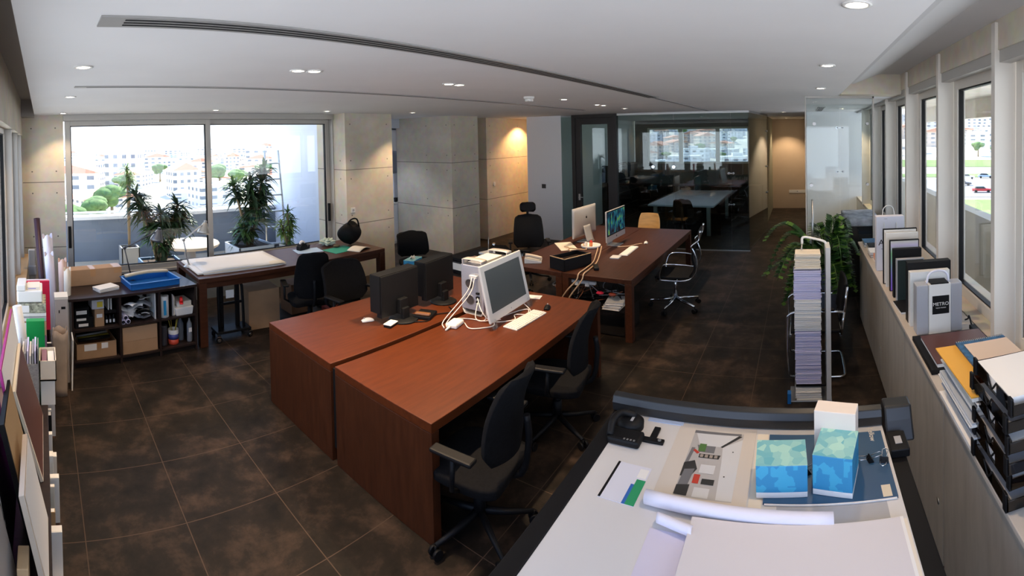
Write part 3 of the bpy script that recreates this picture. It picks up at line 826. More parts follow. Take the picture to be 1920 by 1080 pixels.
# concrete balcony edge and canopy outside the south windows
struct('wall_balcony', MB().box((-1, -2.6, -1), (12, -2.4, 1.18)).box((-1, -2.4, -0.3), (12, -1.5, 0.0)), mat('pale render', (0.55, 0.5, 0.4), 0.85, noise=0.06, scale=2))
struct('trim_12', MB().box((-1, -3.2, 3.1), (12, -1.5, 3.3)).box((-1, -3.2, 2.72), (12, -3.05, 3.1)), m_conc)
# ---------------- desks ----------------
def make_desk(lab, x0, x1, y0, y1, open_side, group, z=0.74, mt=None, mv=None, t=0.06):
    d = thing('desk', lab, 'desk', (x0, y0, 0), group=group)
    w, dp = x1 - x0, y1 - y0
    mt = mt or m_wood; mv = mv or m_woodv
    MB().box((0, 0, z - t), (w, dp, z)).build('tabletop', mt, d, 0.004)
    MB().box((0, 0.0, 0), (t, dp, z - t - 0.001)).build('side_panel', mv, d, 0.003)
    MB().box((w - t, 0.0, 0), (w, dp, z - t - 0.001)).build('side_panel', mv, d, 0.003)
    yy = dp - 0.05 if open_side == 's' else 0.03
    MB().box((t, yy, 0.25), (w - t, yy + 0.02, z - t)).build('modesty_panel', m_dark, d)
    return d
make_desk('near reddish brown desk on the left of the pair, black monitors standing on it', 1.855, 4.08, 2.80, 3.736, 'n', 'pair of reddish brown desks')
make_desk('near reddish brown desk closest to the camera, white framed display standing on it', 1.855, 4.08, 1.831, 2.745, 's', 'pair of reddish brown desks')
MB_gap = tag(MB().box((1.875, 2.746, 0.1), (4.06, 2.799, 0.70)).build('dark_gap_fill', m_blackm), 'black filler painting the shaded gap between the two near desks', 'cable channel')  # solid black strip paints the shade in the gap between the desks
def make_table(lab, x0, x1, y0, y1, z, leg, group=None, mt=None, ml=None, name='work_table'):
    d = thing(name, lab, 'table', (x0, y0, 0), group=group)
    w, dp = x1 - x0, y1 - y0
    MB().box((0, 0, z - 0.055), (w, dp, z)).build('tabletop', mt, d, 0.004)
    for lx in (0, w - leg):
        for ly in (0.0, dp - leg):
            MB().box((lx, ly, 0), (lx + leg, ly + leg, z - 0.056)).build('leg', ml, d, 0.003)
    MB().box((leg, 0.03, z - 0.13), (w - leg, 0.05, z - 0.056)).box((leg, dp - 0.05, z - 0.13), (w - leg, dp - 0.03, z - 0.056)).build('apron', ml, d)
    return d
make_table('long dark brown table half nearest the aisle, silver computer with lit screen on it', 4.82, 7.66, 1.79, 2.63, 0.74, 0.08, 'two joined dark brown tables', m_woodd, m_woodd)
make_table('long dark brown table half farther back, silver computer seen from behind on it', 4.82, 7.66, 2.635, 3.45, 0.74, 0.08, 'two joined dark brown tables', m_woodd, m_woodd)
make_table('long brown table under the terrace window with a sheet stack on it', 1.66, 4.28, 5.03, 5.92, 0.82, 0.09, None, m_woodd, m_woodd)
# white table and dark cabinets inside the glass room
gt = thing('meeting_table', 'long pale blue-white table inside the glass room', 'table', (10.3, 1.9, 0))
MB().box((0, 0, 0.7), (2.9, 1.5, 0.74)).build('tabletop', mat('pale table top', (0.62, 0.66, 0.78), 0.35), gt, 0.004)
for a in (0.1, 2.72):
    for b in (0.1, 1.32): MB().box((a, b, 0), (a + 0.08, b + 0.08, 0.7)).build('leg', m_steel, gt)
gc = thing('sideboard', 'low dark sideboard below the window inside the glass room', 'sideboard', (13.5, 1.1, 0))
MB().box((0, 0, 0), (0.45, 3.7, 0.85)).build('body', m_dark, gc)
for k in range(4): MB().box((-0.02, 0.02 + k * 0.92, 0.06), (-0.001, 0.9 + k * 0.92, 0.83)).build('door', m_espresso, gc)
bs = thing('bookcase', 'tall dark bookcase inside the glass room behind its door', 'bookcase', (11.3, 4.65, 0))
MB().box((0, 0, 0), (1.9, 0.02, 1.6)).box((0, 0.33, 0), (1.9, 0.35, 1.6)).box((0, 0, 0), (0.03, 0.35, 1.6)).box((1.87, 0, 0), (1.9, 0.35, 1.6)).build('carcass', m_dark, bs)
for k in range(5): MB().box((0.03, -0.02, 0.02 + k * 0.385), (1.87, 0.33, 0.04 + k * 0.385)).build('shelf', m_espresso, bs)

# shelf unit with cubby holes in the window corner
SH = thing('shelf_unit', 'low dark open shelf unit full of boxes in the window corner', 'shelf unit', (0.26, 4.86, 0), math.atan2(0.17, 1.37))
SW, SD, SHH = 1.37, 0.62, 0.77
MB().box((-0.03, -0.01, SHH - 0.03), (SW + 0.01, SD, SHH)).build('top_board', m_espresso, SH, 0.003)
MB().box((0, SD - 0.02, 0), (SW, SD, SHH - 0.03)).build('back_panel', m_dark, SH)
for x in (0.0, 0.5, 0.935, SW - 0.02): MB().box((x, 0, 0), (x + 0.022, SD - 0.02, SHH - 0.03)).build('divider', m_espresso, SH)
for z in (0.06, 0.4): MB().box((0.022, 0.0, z), (SW - 0.02, SD - 0.02, z + 0.02)).build('shelf', m_espresso, SH)
MB().box((0, 0.03, 0), (SW, 0.05, 0.06)).build('plinth', m_dark, SH)
def on_shelf(x, y, z): # local to world
    return tuple(SH_M @ Vector((x, y, z)))
SH_M = Matrix.Translation((0.26, 4.86, 0)) @ Matrix.Rotation(math.atan2(0.17, 1.37), 4, 'Z')
SR = math.atan2(0.17, 1.37)

# printer stand, low side cabinet
ps = thing('printer_stand', 'low dark stand behind the near desks carrying the black printer', 'stand', (4.33, 3.66, 0), -0.1)
MB().box((0, 0, 0.6), (0.84, 0.46, 0.63)).build('top_board', m_dark, ps)
for z in (0.05, 0.33): MB().box((0.02, 0, z), (0.82, 0.44, z + 0.02)).build('shelf', m_dark, ps)
for x in (0, 0.82): MB().box((x, 0, 0), (x + 0.02, 0.44, 0.6)).build('side_panel', m_dark, ps)
lc = thing('side_cabinet', 'low dark brown cabinet between the desks and the concrete wall', 'cabinet', (3.95, 4.15, 0), 0.0)
MB().box((0, 0, 0), (0.95, 0.5, 0.6)).build('body', m_dark, lc)
MB().box((-0.01, -0.01, 0.6), (0.96, 0.51, 0.625)).build('top_board', m_woodd, lc, 0.003)
for k in range(2): MB().box((0.01 + k * 0.47, -0.018, 0.02), (0.47 + k * 0.47, -0.002, 0.58)).build('door', m_espresso, lc, 0.002)

# ---------------- chairs ----------------
m_fab = mat('black chair fabric', (0.006, 0.006, 0.007), 0.95, spec=0.15, noise=0.3, scale=60)
m_leather = mat('black leather', (0.006, 0.006, 0.007), 0.6, spec=0.15)
def star_base(t, r, m, n=5, caster=True, zh=0.09):
    for k in range(n):
        a = k * 2 * PI / n + 0.3
        c, s = math.cos(a), math.sin(a)
        MB().tube([(0, 0, zh + 0.03), (c * r * 0.5, s * r * 0.5, zh), (c * r, s * r, zh - 0.02)], [0.024, 0.019, 0.013], 8).build('base_arm', m, t)
        if caster:
            cb = MB()
            for q in (-1, 1): cb.tube([(c * r - s * 0.012 * q, s * r + c * 0.012 * q, 0.03), (c * r - s * 0.03 * q, s * r + c * 0.03 * q, 0.03)], 0.03, 12)
            cb.tube([(c * r, s * r, 0.03), (c * r, s * r, zh - 0.02)], 0.008, 6).build('caster', m_black, t)
def make_chair(lab, cat='chair', bw=0.46, bz0=0.55, bz1=1.06, mb_=None, mf=None, seat_z=0.47, arms=True, curve=0.06, head=False, mesh_back=False, name='office_chair', taper=0.75):
    # faces +y
    t = thing(name, lab, cat)
    mb_ = mb_ or m_fab; mf = mf or m_black
    def seat(u, v):
        x = (u - 0.5) * 0.5; y = (v - 0.5) * 0.48
        ex = 1 - 0.18 * (2 * v - 1) ** 4; e2 = (1 - (2 * u - 1) ** 6 * 0.06)
        return (x * ex, y * e2, seat_z + 0.012 * math.cos((u - .5) * 6) - 0.05 * max(0, v - 0.8) ** 1.2)
    MB().grid(seat, 12, 12, 0.06).build('seat', mb_, t, 0.012)
    def back(u, v):
        z = bz0 + (bz1 - bz0) * v
        half = bw / 2 * (1 - (1 - taper) * v ** 2.5) * (1 - 0.25 * max(0, 0.15 - v) / 0.15) * (math.sqrt(max(0, 1 - max(0, v - 0.88) ** 2 / 0.0155)) * 0.35 + 0.65)
        x = (2 * u - 1) * half
        y = -0.24 - 0.10 * (v - 0.2) ** 2 + curve * (2 * u - 1) ** 2 + 0.02 * math.sin(v * PI) - 0.05 * v
        return (x, y, z)
    MB().grid(back, 14, 16, 0.035).build('backrest', mb_, t, 0.01)
    MB().tube(smooth_path([(0, -0.08, seat_z - 0.07), (0, -0.27, seat_z - 0.03), (0, -0.32, bz0 + 0.1), (0, -0.31, bz0 + 0.25)], 4), 0.02, 8).build('back_support', mf, t)
    MB().tube([(0, 0, 0.1), (0, 0, seat_z - 0.1)], 0.028, 12).tube([(0, 0, 0.1), (0, 0, 0.25)], 0.036, 12).build('gas_lift', mf, t)
    MB().box((-0.1, -0.12, seat_z - 0.1), (0.1, 0.1, seat_z - 0.06)).build('mechanism', m_black, t, 0.005)
    star_base(t, 0.31, mf)
    if arms:
        for s in (-1, 1):
            a = MB().tube([(s * 0.24, -0.02, seat_z - 0.06), (s * 0.3, -0.02, seat_z - 0.02), (s * 0.3, -0.03, seat_z + 0.17)], 0.014, 8).build('armrest_post', mf, t)
            MB().box((s * 0.3 - 0.035, -0.16, seat_z + 0.17), (s * 0.3 + 0.035, 0.1, seat_z + 0.195)).build('armrest', m_black, t, 0.01)
    if head:
        def hd(u, v):
            return ((2 * u - 1) * 0.13 * (1 - 0.3 * (2 * v - 1) ** 4), -0.29 - 0.03 * v + 0.03 * (2 * u - 1) ** 2, bz1 + 0.05 + 0.17 * v)
        MB().grid(hd, 10, 8, 0.06).build('headrest', mb_, t, 0.01)
        MB().tube([(0, -0.36, bz1 - 0.15), (0, -0.37, bz1 + 0.15)], 0.02, 8).build('headrest_post', mf, t)
    return t
c0 = make_chair('black office chair pulled up to the nearest desk, closest to the camera')
place(c0, (2.12, 1.72, 0), 0.12, group='black office chairs at the near desks')
c1 = copy_tree(c0); place(c1, (3.18, 1.8, 0), 0.2, 'black office chair at the far right end of the nearest desk', 'black office chairs at the near desks')
c2 = make_chair('black office chair with a wide low back behind the desk with the black monitors', bw=0.62, bz0=0.5, bz1=0.98, taper=0.86); place(c2, (3.1, 4.12, 0), PI + 0.1)
c3 = make_chair('black office chair with a tall curved back at the terrace window table', bw=0.44, bz0=0.5, bz1=1.08)
place(c3, (2.95, 4.85, 0), -0.35)
c4 = make_chair('black high-backed executive chair with a headrest beside the white wall', bw=0.5, bz0=0.5, bz1=1.06, head=True, mb_=m_leather, taper=0.85)
place(c4, (6.38, 4.05, 0), 2.2)
c5 = make_chair('dark chair back standing between the window table and the kitchen opening', bw=0.5, bz0=0.5, bz1=0.88, arms=False, taper=0.95)
place(c5, (5.0, 5.15, 0), PI - 0.5)
c6 = make_chair('dark office chair in front of the white table inside the glass room', bz1=0.98)
place(c6, (9.95, 2.45, 0), -PI / 2)
c7 = make_chair('dark low office chair at the far side of the long brown table', bz1=0.75, arms=True, mf=m_chrome)
place(c7, (5.5, 3.78, 0), PI)
# chrome executive chair at the aisle
def make_chrome_chair(lab):
    t = thing('chrome_office_chair', lab, 'chair')
    def seat(u, v): return ((u - 0.5) * 0.48, (v - 0.5) * 0.46, 0.49 + 0.015 * (2 * u - 1) ** 2)
    MB().grid(seat, 8, 8, 0.03).build('seat', m_leather, t, 0.008)
    def prof(v):
        P = smooth_prof
        return P[min(len(P) - 1, int(v * (len(P) - 1) + 0.5))]
    smooth_prof = smooth_path([(0, -0.22, 0.5), (0, -0.28, 0.62), (0, -0.25, 0.78), (0, -0.30, 0.93), (0, -0.29, 0.97)], 6)
    def back(u, v):
        p = prof(v); return ((u - 0.5) * 0.46, p.y, p.z)
    MB().grid(back, 8, 24, 0.02).build('backrest', m_leather, t)
    for s in (-1, 1):
        side = [(s * 0.25, 0.22, 0.46), (s * 0.25, -0.18, 0.46), (s * 0.25, -0.29, 0.6), (s * 0.25, -0.26, 0.78), (s * 0.25, -0.31, 0.93), (s * 0.25, -0.24, 1.0), (s * 0.25, -0.33, 1.14)]
        side = [(s * 0.25, 0.22, 0.46), (s * 0.25, -0.16, 0.46), (s * 0.25, -0.28, 0.56), (s * 0.25, -0.31, 0.7), (s * 0.25, -0.27, 0.84), (s * 0.25, -0.24, 0.92), (s * 0.25, -0.3, 0.98), (s * 0.25, -0.34, 1.02), (s * 0.25, -0.35, 1.14)]
        MB().tube(smooth_path(side, 5), 0.012, 10).build('side_frame', m_chrome, t)
        MB().tube(smooth_path([(s * 0.26, -0.26, 0.66), (s * 0.3, -0.1, 0.69), (s * 0.3, 0.1, 0.68), (s * 0.27, 0.16, 0.56), (s * 0.25, 0.16, 0.47)], 5), 0.011, 8).build('arm_loop', m_chrome, t)
    for yy in (0.2, -0.16): MB().tube([(-0.25, yy, 0.45), (0.25, yy, 0.45)], 0.012, 8).build('cross_bar', m_chrome, t)
    MB().box((-0.2, -0.335, 0.99), (0.2, -0.315, 1.12)).build('head_panel', m_leather, t, 0.01)
    MB().tube([(0, 0, 0.12), (0, 0, 0.46)], 0.022, 12).build('gas_lift', m_chrome, t)
    star_base(t, 0.33, m_chrome, zh=0.11)
    return t
cc = make_chrome_chair('chrome and black leather office chair in the aisle beside the long table')
place(cc, (6.0, 1.62, 0), 0.12)
# moulded wooden chair
wc = thing('wooden_chair', 'moulded light wood chair at the far end of the long table', 'chair', (8.05, 2.7, 0), PI / 2)
m_ply = mat('light plywood', (0.62, 0.36, 0.12), 0.4, noise=0.12, scale=5, stretch=(1, 1, 4))
def wback(u, v): return ((2 * u - 1) * (0.21 - 0.05 * v ** 4) , -0.2 - 0.08 * v + 0.05 * (2 * u - 1) ** 2, 0.5 + 0.4 * v)
MB().grid(wback, 12, 10, 0.014).build('backrest', m_ply, wc, 0.004)
MB().grid(lambda u, v: ((2 * u - 1) * 0.21, -0.2 + v * 0.4, 0.45 - 0.02 * math.sin(v * PI)), 8, 8, 0.014).build('seat', m_ply, wc, 0.004)
for s in (-1, 1):
    for q in (-1, 1): MB().tube([(s * 0.16, q * 0.15, 0.44), (s * 0.2, q * 0.2, 0)], 0.011, 8).build('leg', m_chrome, wc)
MB().box((-0.03, -0.215, 0.44), (0.03, -0.2, 0.55)).build('back_bracket', m_steel, wc)
for s in (-1, 1):
    for z in (0.68, 0.8): MB().tube([(s * 0.1, -0.262, z), (s * 0.1, -0.282, z)], 0.009, 8).build('rivet', m_steel, wc)
# cantilever visitor chair behind the leaflet stand
vc = thing('cantilever_chair', 'black visitor chair on a bent chrome frame behind the leaflet stand', 'chair', (4.6, -0.13, 0))
pts = [(-0.26, 0.26, 0.66), (-0.26, -0.16, 0.67)]
frame = [(-0.26, -0.25, 0.66), (-0.26, 0.1, 0.67), (-0.26, 0.25, 0.64), (-0.26, 0.27, 0.5), (-0.26, 0.26, 0.1), (-0.26, 0.2, 0.02), (-0.26, -0.15, 0.015), (-0.25, -0.24, 0.015), (-0.15, -0.26, 0.015), (0.15, -0.26, 0.015), (0.25, -0.24, 0.015), (0.26, -0.15, 0.015), (0.26, 0.2, 0.02), (0.26, 0.26, 0.1), (0.26, 0.27, 0.5), (0.26, 0.25, 0.64), (0.26, 0.1, 0.67), (0.26, -0.25, 0.66)]
MB().tube(smooth_path(frame, 5), 0.0125, 10).build('frame', m_chrome, vc)
MB().tube([(-0.26, -0.25, 0.66), (-0.24, -0.28, 0.9)], 0.012, 8).tube([(0.26, -0.25, 0.66), (0.24, -0.28, 0.9)], 0.012, 8).tube([(-0.26, -0.22, 0.43), (0.26, -0.22, 0.43)], 0.011, 8).tube([(-0.26, -0.25, 0.66), (-0.26, -0.22, 0.43)], 0.011, 8).tube([(0.26, -0.25, 0.66), (0.26, -0.22, 0.43)], 0.011, 8).build('back_rail', m_chrome, vc)
MB().tube([(-0.26, 0.24, 0.43), (0.26, 0.24, 0.43)], 0.011, 8).build('seat_rail', m_chrome, vc)
MB().grid(lambda u, v: ((2 * u - 1) * 0.235, -0.22 + v * 0.46, 0.46 + 0.01 * (2 * u - 1) ** 2), 8, 8, 0.03).build('seat', m_leather, vc, 0.008)
MB().grid(lambda u, v: ((2 * u - 1) * 0.23, -0.25 - 0.05 * v + 0.02 * (2 * u - 1) ** 2, 0.55 + 0.37 * v), 8, 10, 0.03).build('backrest', m_leather, vc, 0.01)
for s in (-1, 1): MB().box((s * 0.26 - 0.022, -0.16, 0.675), (s * 0.26 + 0.022, 0.16, 0.695)).build('arm_pad', m_black, vc, 0.006)
# ---------------- kitchen glimpsed beside the pillar ----------------
m_kw = mat('kitchen white', (0.7, 0.72, 0.78), 0.45)
ku = thing('upper_cabinet', 'white wall cupboard high in the kitchen opening', 'cabinet', (6.88, 7.78, 2.17)); MB().box((0, 0, 0), (0.52, 0.33, 0.49)).build('body', m_kw, ku); MB().box((0.003, -0.02, 0.003), (0.517, -0.001, 0.487)).build('door', m_kw, ku, 0.002)
kl = thing('base_cabinet', 'white kitchen base cupboard seen in the kitchen opening', 'cabinet', (6.6, 7.78, 0)); MB().box((0, 0, 0), (0.82, 0.33, 0.94)).build('body', m_kw, kl)
for k in range(2): MB().box((0.005 + k * 0.41, -0.02, 0.06), (0.405 + k * 0.41, -0.001, 0.93)).build('door', m_kw, kl, 0.002)
MB().box((-0.01, -0.03, 0.94), (0.83, 0.33, 0.97)).build('worktop', m_wplast, kl)
kn = thing('white_box', 'white cupboard box standing on the kitchen worktop', 'box', (7.0, 7.82, 0.9705)); MB().box((0, 0.05, 0), (0.42, 0.28, 0.66)).build('body', m_kw, kn, 0.004)
for k in range(3):
    c = thing('mug', ['left', 'middle', 'right'][k] + ' dark mug in front of the white box on the kitchen worktop', 'mug', (6.98 + 0.1 * k, 7.8, 0.9705), 0, 'dark mugs in the kitchen'); MB().lathe([(0.035, 0), (0.04, 0.1), (0.036, 0.1), (0.032, 0.008)], 16, cap=False).build('cup', m_black, c); MB().tube(smooth_path([(0.038, 0, 0.08), (0.065, 0, 0.06), (0.038, 0, 0.02)], 4), 0.006, 6).build('handle', m_black, c)
# ---------------- things on the near desks ----------------
DZ = 0.7402
m_mon = mat('monitor shell', (0.008, 0.0085, 0.0095), 0.5, spec=0.2)
m_grey_screen = mat('switched off grey screen', (0.075, 0.09, 0.095), 0.25)
def curve_cable(name, lab, pts, r, m, cat='cable', group=None, n=6):
    o = MB().tube(smooth_path(pts, n), r, 8).build(name, m)
    return tag(o, lab, cat, group)
def hooded_monitor(lab, w, hgt):
    t = thing('monitor', lab, 'monitor')
    MB().box((-w / 2, -0.03, 0.06), (w / 2, 0.03, 0.06 + hgt)).build('screen_housing', m_mon, t, 0.006)
    MB().box((-w / 2 + .02, 0.0305, 0.08), (w / 2 - .02, 0.032, 0.04 + hgt)).build('screen', m_grey_screen, t)
    hd = MB()
    hd.box((-w / 2 - 0.008, -0.02, 0.06 + hgt), (w / 2 + 0.008, 0.1, 0.066 + hgt))
    hd.box((-w / 2 - 0.008, -0.02, 0.1), (-w / 2 - 0.002, 0.1, 0.06 + hgt)).box((w / 2 + 0.002, -0.02, 0.1), (w / 2 + 0.008, 0.1, 0.06 + hgt))
    hd.build('hood', m_mon, t, 0.002)
    MB().box((-0.05, -0.075, 0.06), (0.05, -0.03, 0.2)).build('stand_arm', m_mon, t, 0.008)
    MB().box((-0.04, -0.1, 0.012), (0.04, -0.06, 0.12)).build('stand_neck', m_mon, t, 0.008)
    MB().lathe([(0.0, 0), (0.125, 0), (0.13, 0.008), (0.12, 0.016), (0.0, 0.024)], 28, 0, Tm(0, -0.06, 0, 0)).build('stand_base', m_mon, t)
    return t
mo = hooded_monitor('left black monitor on the near desk, seen from behind', 0.46, 0.38); place(mo, (2.8, 3.13, DZ), 0.06, group='black monitors on the near desk')
mo2 = copy_tree(mo); place(mo2, (3.36, 3.18, DZ), 0.12, 'right black monitor, seen from behind, between the first one and the silver computer tower', 'black monitors on the near desk'); mo2.scale = (0.96, 1, 1.0)
def make_mouse(lab, mt, sc=1.0):
    t = thing('computer_mouse', lab, 'mouse')
    b = MB()
    def f(u, v):
        a = (u - 0.5) * 0.06 * (1 - 0.35 * (2 * v - 1) ** 4); y = (v - 0.5) * 0.11
        return (a, y, 0.004 + 0.03 * math.sqrt(max(0, 1 - (2 * u - 1) ** 2)) * max(0, math.sin(PI * min(1, max(0, v * 0.9 + 0.05)))) ** 0.6)
    b.grid(f, 10, 12, 0.004).build('mouse_body', mt, t)
    MB().tube([(0, 0.025, 0.034), (0, 0.035, 0.033)], 0.006, 8).build('scroll_wheel', m_gplast, t)
    return t
place(make_mouse('white and black mouse lying alone on the left part of the near desk', m_wplast), (2.55, 3.25, DZ), 1.2)
hd_ = thing('external_drive', 'small white and black box by the foot of the left black monitor', 'external drive', (2.63, 3.04, DZ), 0.3)
MB().box((-0.06, -0.035, 0), (0.06, 0.035, 0.022)).build('body', m_black, hd_, 0.004)
MB().box((-0.06, -0.037, 0.022), (0.06, 0.037, 0.03)).build('lid', m_wplast, hd_, 0.002)
hs = thing('headset', 'dark desk telephone and cords between the two black monitors', 'telephone', (2.98, 2.98, DZ), 0.4)
MB().box((-0.09, -0.08, 0), (0.09, 0.08, 0.035)).build('base', m_black, hs, 0.01)
MB().box((-0.085, -0.07, 0.035), (-0.035, 0.07, 0.06)).build('handset', mat('brown plastic', (0.2, 0.09, 0.04), 0.3), hs, 0.012)
curve_cable('cable', 'black cable curling on the near desk behind the left monitor', [(2.77, 3.0, DZ + .008), (2.9, 2.88, DZ + .008), (3.05, 2.93, DZ + .008), (3.2, 2.86, DZ + .008), (3.28, 2.97, DZ + .008)], 0.005, m_black)
# tower computer with round fan grilles
tw = thing('computer_tower', 'silver aluminium computer tower with two round fans on its back', 'computer', (3.27, 2.56, DZ), 0.03)
m_alu = mat('perforated aluminium', (0.52, 0.54, 0.62), 0.4, 0.4, noise=0.1, scale=120)
m_aluw = mat('warm aluminium', (0.62, 0.58, 0.54), 0.4, 0.3)
MB().box((0, 0, 0.045), (0.48, 0.24, 0.47)).build('body', m_alu, tw, 0.006)
for xx in (0.0, 0.40):
    pts = [(xx + 0.04, 0.012, 0.46), (xx + 0.04, 0.012, 0.505), (xx + 0.04, 0.03, 0.525), (xx + 0.04, 0.21, 0.525), (xx + 0.04, 0.228, 0.505), (xx + 0.04, 0.228, 0.46)]
    h = MB()
    for a, b in zip(pts[:-1], pts[1:]): h.tube([(a[0] - .03, a[1], a[2]), (b[0] - .03, b[1], b[2])], 0.006, 6)
    h2 = MB().grid(lambda u, v, P=smooth_path(pts, 3), X=xx: (X + 0.08 * u, P[int(v * 15)].y, P[int(v * 15)].z), 2, 15, 0.008)
    h2.build('top_handle', m_aluw, tw)
    q = MB().grid(lambda u, v, X=xx: (X + 0.08 * u, 0.012 + v * 0.216, 0.045 - 0.043 * min(1, math.sin(PI * v) * 4)), 2, 14, 0.006); q.build('foot_handle', m_aluw, tw)
for z in (0.14, 0.29):
    fm = MB().lathe([(0.05, 0), (0.05, 0.004), (0.044, 0.004), (0.044, 0.001)], 24, 0, Tm(0, 0.145, z, ry=-PI / 2), cap=False)
    fm.build('fan_ring', m_steel, tw)
    g = MB().lathe([(0.0, 0.001), (0.045, 0.001)], 20, 0, Tm(0, 0.145, z, ry=-PI / 2), cap=False)
    g.build('fan', mat('fan dark', (0.07, 0.06, 0.06), 0.5), tw)
MB().box((-0.003, 0.02, 0.1), (0, 0.08, 0.4)).build('port_panel', m_gplast, tw)
for z in (0.13, 0.17, 0.21): MB().box((-0.025, 0.035, z), (-0.003, 0.065, z + 0.018)).build('plug', m_black, tw, 0.003)
MB().box((-0.03, 0.05, 0.36), (-0.003, 0.13, 0.385)).build('plug', m_wplast, tw, 0.003)
en = tag(MB().box((0, 0, 0), (0.26, 0.17, 0.03)).build('envelope', m_paper2, None, 0.002, loc=(3.37, 2.6, DZ + 0.4705), rot=(0, 0, 0.03)), 'cream folded papers lying between the handles of the silver computer tower', 'paper')
# white framed display on clear feet
dp = thing('display', 'white framed flat display with a dark grey screen on clear feet', 'display', (3.4, 2.37, DZ), 0.07)
tl = -0.2
Mx = Matrix.Translation((0, 0, 0.055)) @ Matrix.Rotation(tl, 4, 'X')
W_, H_ = 0.68, 0.50
MB().box((-W_ / 2, -0.018, 0), (W_ / 2, 0.0, H_), M=Mx).build('bezel', mat('white display frame', (0.72, 0.71, 0.68), 0.3), dp, 0.008)
MB().box((-W_ / 2 + 0.055, -0.0195, 0.075), (W_ / 2 - 0.055, -0.0181, H_ - 0.055), M=Mx).build('screen', m_grey_screen, dp)
MB().box((-W_ / 2 + 0.02, 0.0005, 0.02), (W_ / 2 - 0.02, 0.018, H_ - 0.02), M=Mx).build('rear_shell', m_wplast, dp, 0.006)
MB().box((-0.006, -0.0195, 0.028), (0.006, -0.018, 0.04), M=Mx).build('maker_mark', m_gplast, dp)
MB().tube([(W_ / 2 - 0.05, -0.019, 0.03), (W_ / 2 - 0.05, -0.0175, 0.03)], 0.004, 8, M=Mx).build('power_button', m_gplast, dp)
for s in (-1, 1):
    MB().prism([(-0.045, 0), (-0.03, 0), (0.0, 0.05), (0.0, 0.09), (-0.035, 0.09), (-0.05, 0.02)], 'x', s * 0.3 - 0.022, s * 0.3 + 0.022).build('clear_foot', m_clear, dp, 0.006)
MB().prism([(0.03, 0.0), (0.2, 0.0), (0.21, 0.01), (0.06, 0.26), (0.045, 0.25)], 'x', -0.05, 0.05).build('rear_prop', m_clear, dp, 0.004)
# keyboard, mouse, adapter and cords
kb = thing('keyboard', 'white keyboard in front of the white framed display', 'keyboard', (3.405, 2.218, DZ), -0.03)
MB().box((-0.225, -0.07, 0), (0.225, 0.07, 0.014)).build('keyboard_base', mat('cream plastic', (0.8, 0.74, 0.66), 0.5), kb, 0.004)
kk = MB()
for r in range(5):
    for c in range(19):
        if c in (14,): continue
        kk.box((-0.216 + c * 0.0228, -0.06 + r * 0.0245, 0.014), (-0.216 + c * 0.0228 + 0.019, -0.06 + r * 0.0245 + 0.02, 0.02))
kk = kk.build('keys', m_wplast, kb); kk['kind'] = 'stuff'
place(make_mouse('dark mouse at the right end of the near desk beyond the white keyboard', m_black), (3.74, 2.2, DZ), -1.2)
pb = thing('power_adapter', 'chunky white power adapter on the near desk beside the display', 'power adapter', (2.985, 2.64, DZ), 0.25)
MB().box((-0.075, -0.05, 0), (0.075, 0.05, 0.042)).build('body', m_wplast, pb, 0.014)
MB().tube([(-0.075, 0.01, 0.02), (-0.14, 0.015, 0.012)], [0.012, 0.006], 8).build('plug', m_wplast, pb)
m_cw = mat('white cable', (0.75, 0.7, 0.66), 0.5)
g_ = 'white cables around the display'
cb = [[(3.06, 2.6, DZ + .01), (3.0, 2.5, DZ + .008), (3.06, 2.42, DZ + .008), (3.16, 2.37, DZ + .01), (3.2, 2.42, DZ + .05)],
      [(2.87, 2.66, DZ + .012), (2.98, 2.76, DZ + .02), (3.15, 2.64, DZ + .26), (3.245, 2.66, DZ + .375)],
      [(2.9, 2.66, DZ + .012), (3.0, 2.73, DZ + .02), (3.16, 2.62, DZ + .24), (3.245, 2.63, DZ + .37)],
      [(3.02, 2.7, DZ + .01), (3.1, 2.72, DZ + .008), (3.16, 2.62, DZ + .01), (3.2, 2.5, DZ + .01), (3.18, 2.46, DZ + .12), (3.23, 2.5, DZ + .14), (3.22, 2.46, DZ + .01), (3.3, 2.4, DZ + .01)],
      [(3.24, 2.6, DZ + .14), (3.16, 2.56, DZ + .03), (3.2, 2.48, DZ + .01), (3.4, 2.42, DZ + .01), (3.55, 2.38, DZ + .01), (3.62, 2.33, DZ + .01), (3.55, 2.28, DZ + .008)],
      [(3.24, 2.6, DZ + .18), (3.17, 2.5, DZ + .1), (3.22, 2.43, DZ + .01), (3.35, 2.3, DZ + .008), (3.45, 2.36, DZ + .008), (3.5, 2.29, DZ + .008)],
      [(3.65, 2.4, DZ + .05), (3.64, 2.33, DZ + .01), (3.6, 2.29, DZ + .008)]]
lb = ['white cord looping from the adapter to the left foot of the display', 'upper white cord rising from the adapter to the silver tower', 'lower white cord rising from the adapter to the silver tower', 'white cord looped behind the left edge of the display', 'white cord running under the display towards the keyboard', 'white cord curling on the desk below the display', 'short white cord by the right foot of the display']
for p, l in zip(cb, lb): curve_cable('cable', l, p, 0.0045, m_cw, group=g_)
tag(MB().box((0, 0, 0), (0.22, 0.1, 0.004)).build('paper_sheet', m_paper, loc=(3.86, 2.6, DZ), rot=(0, 0, -1.3)), 'white paper slip at the far right end of the near desk', 'paper')
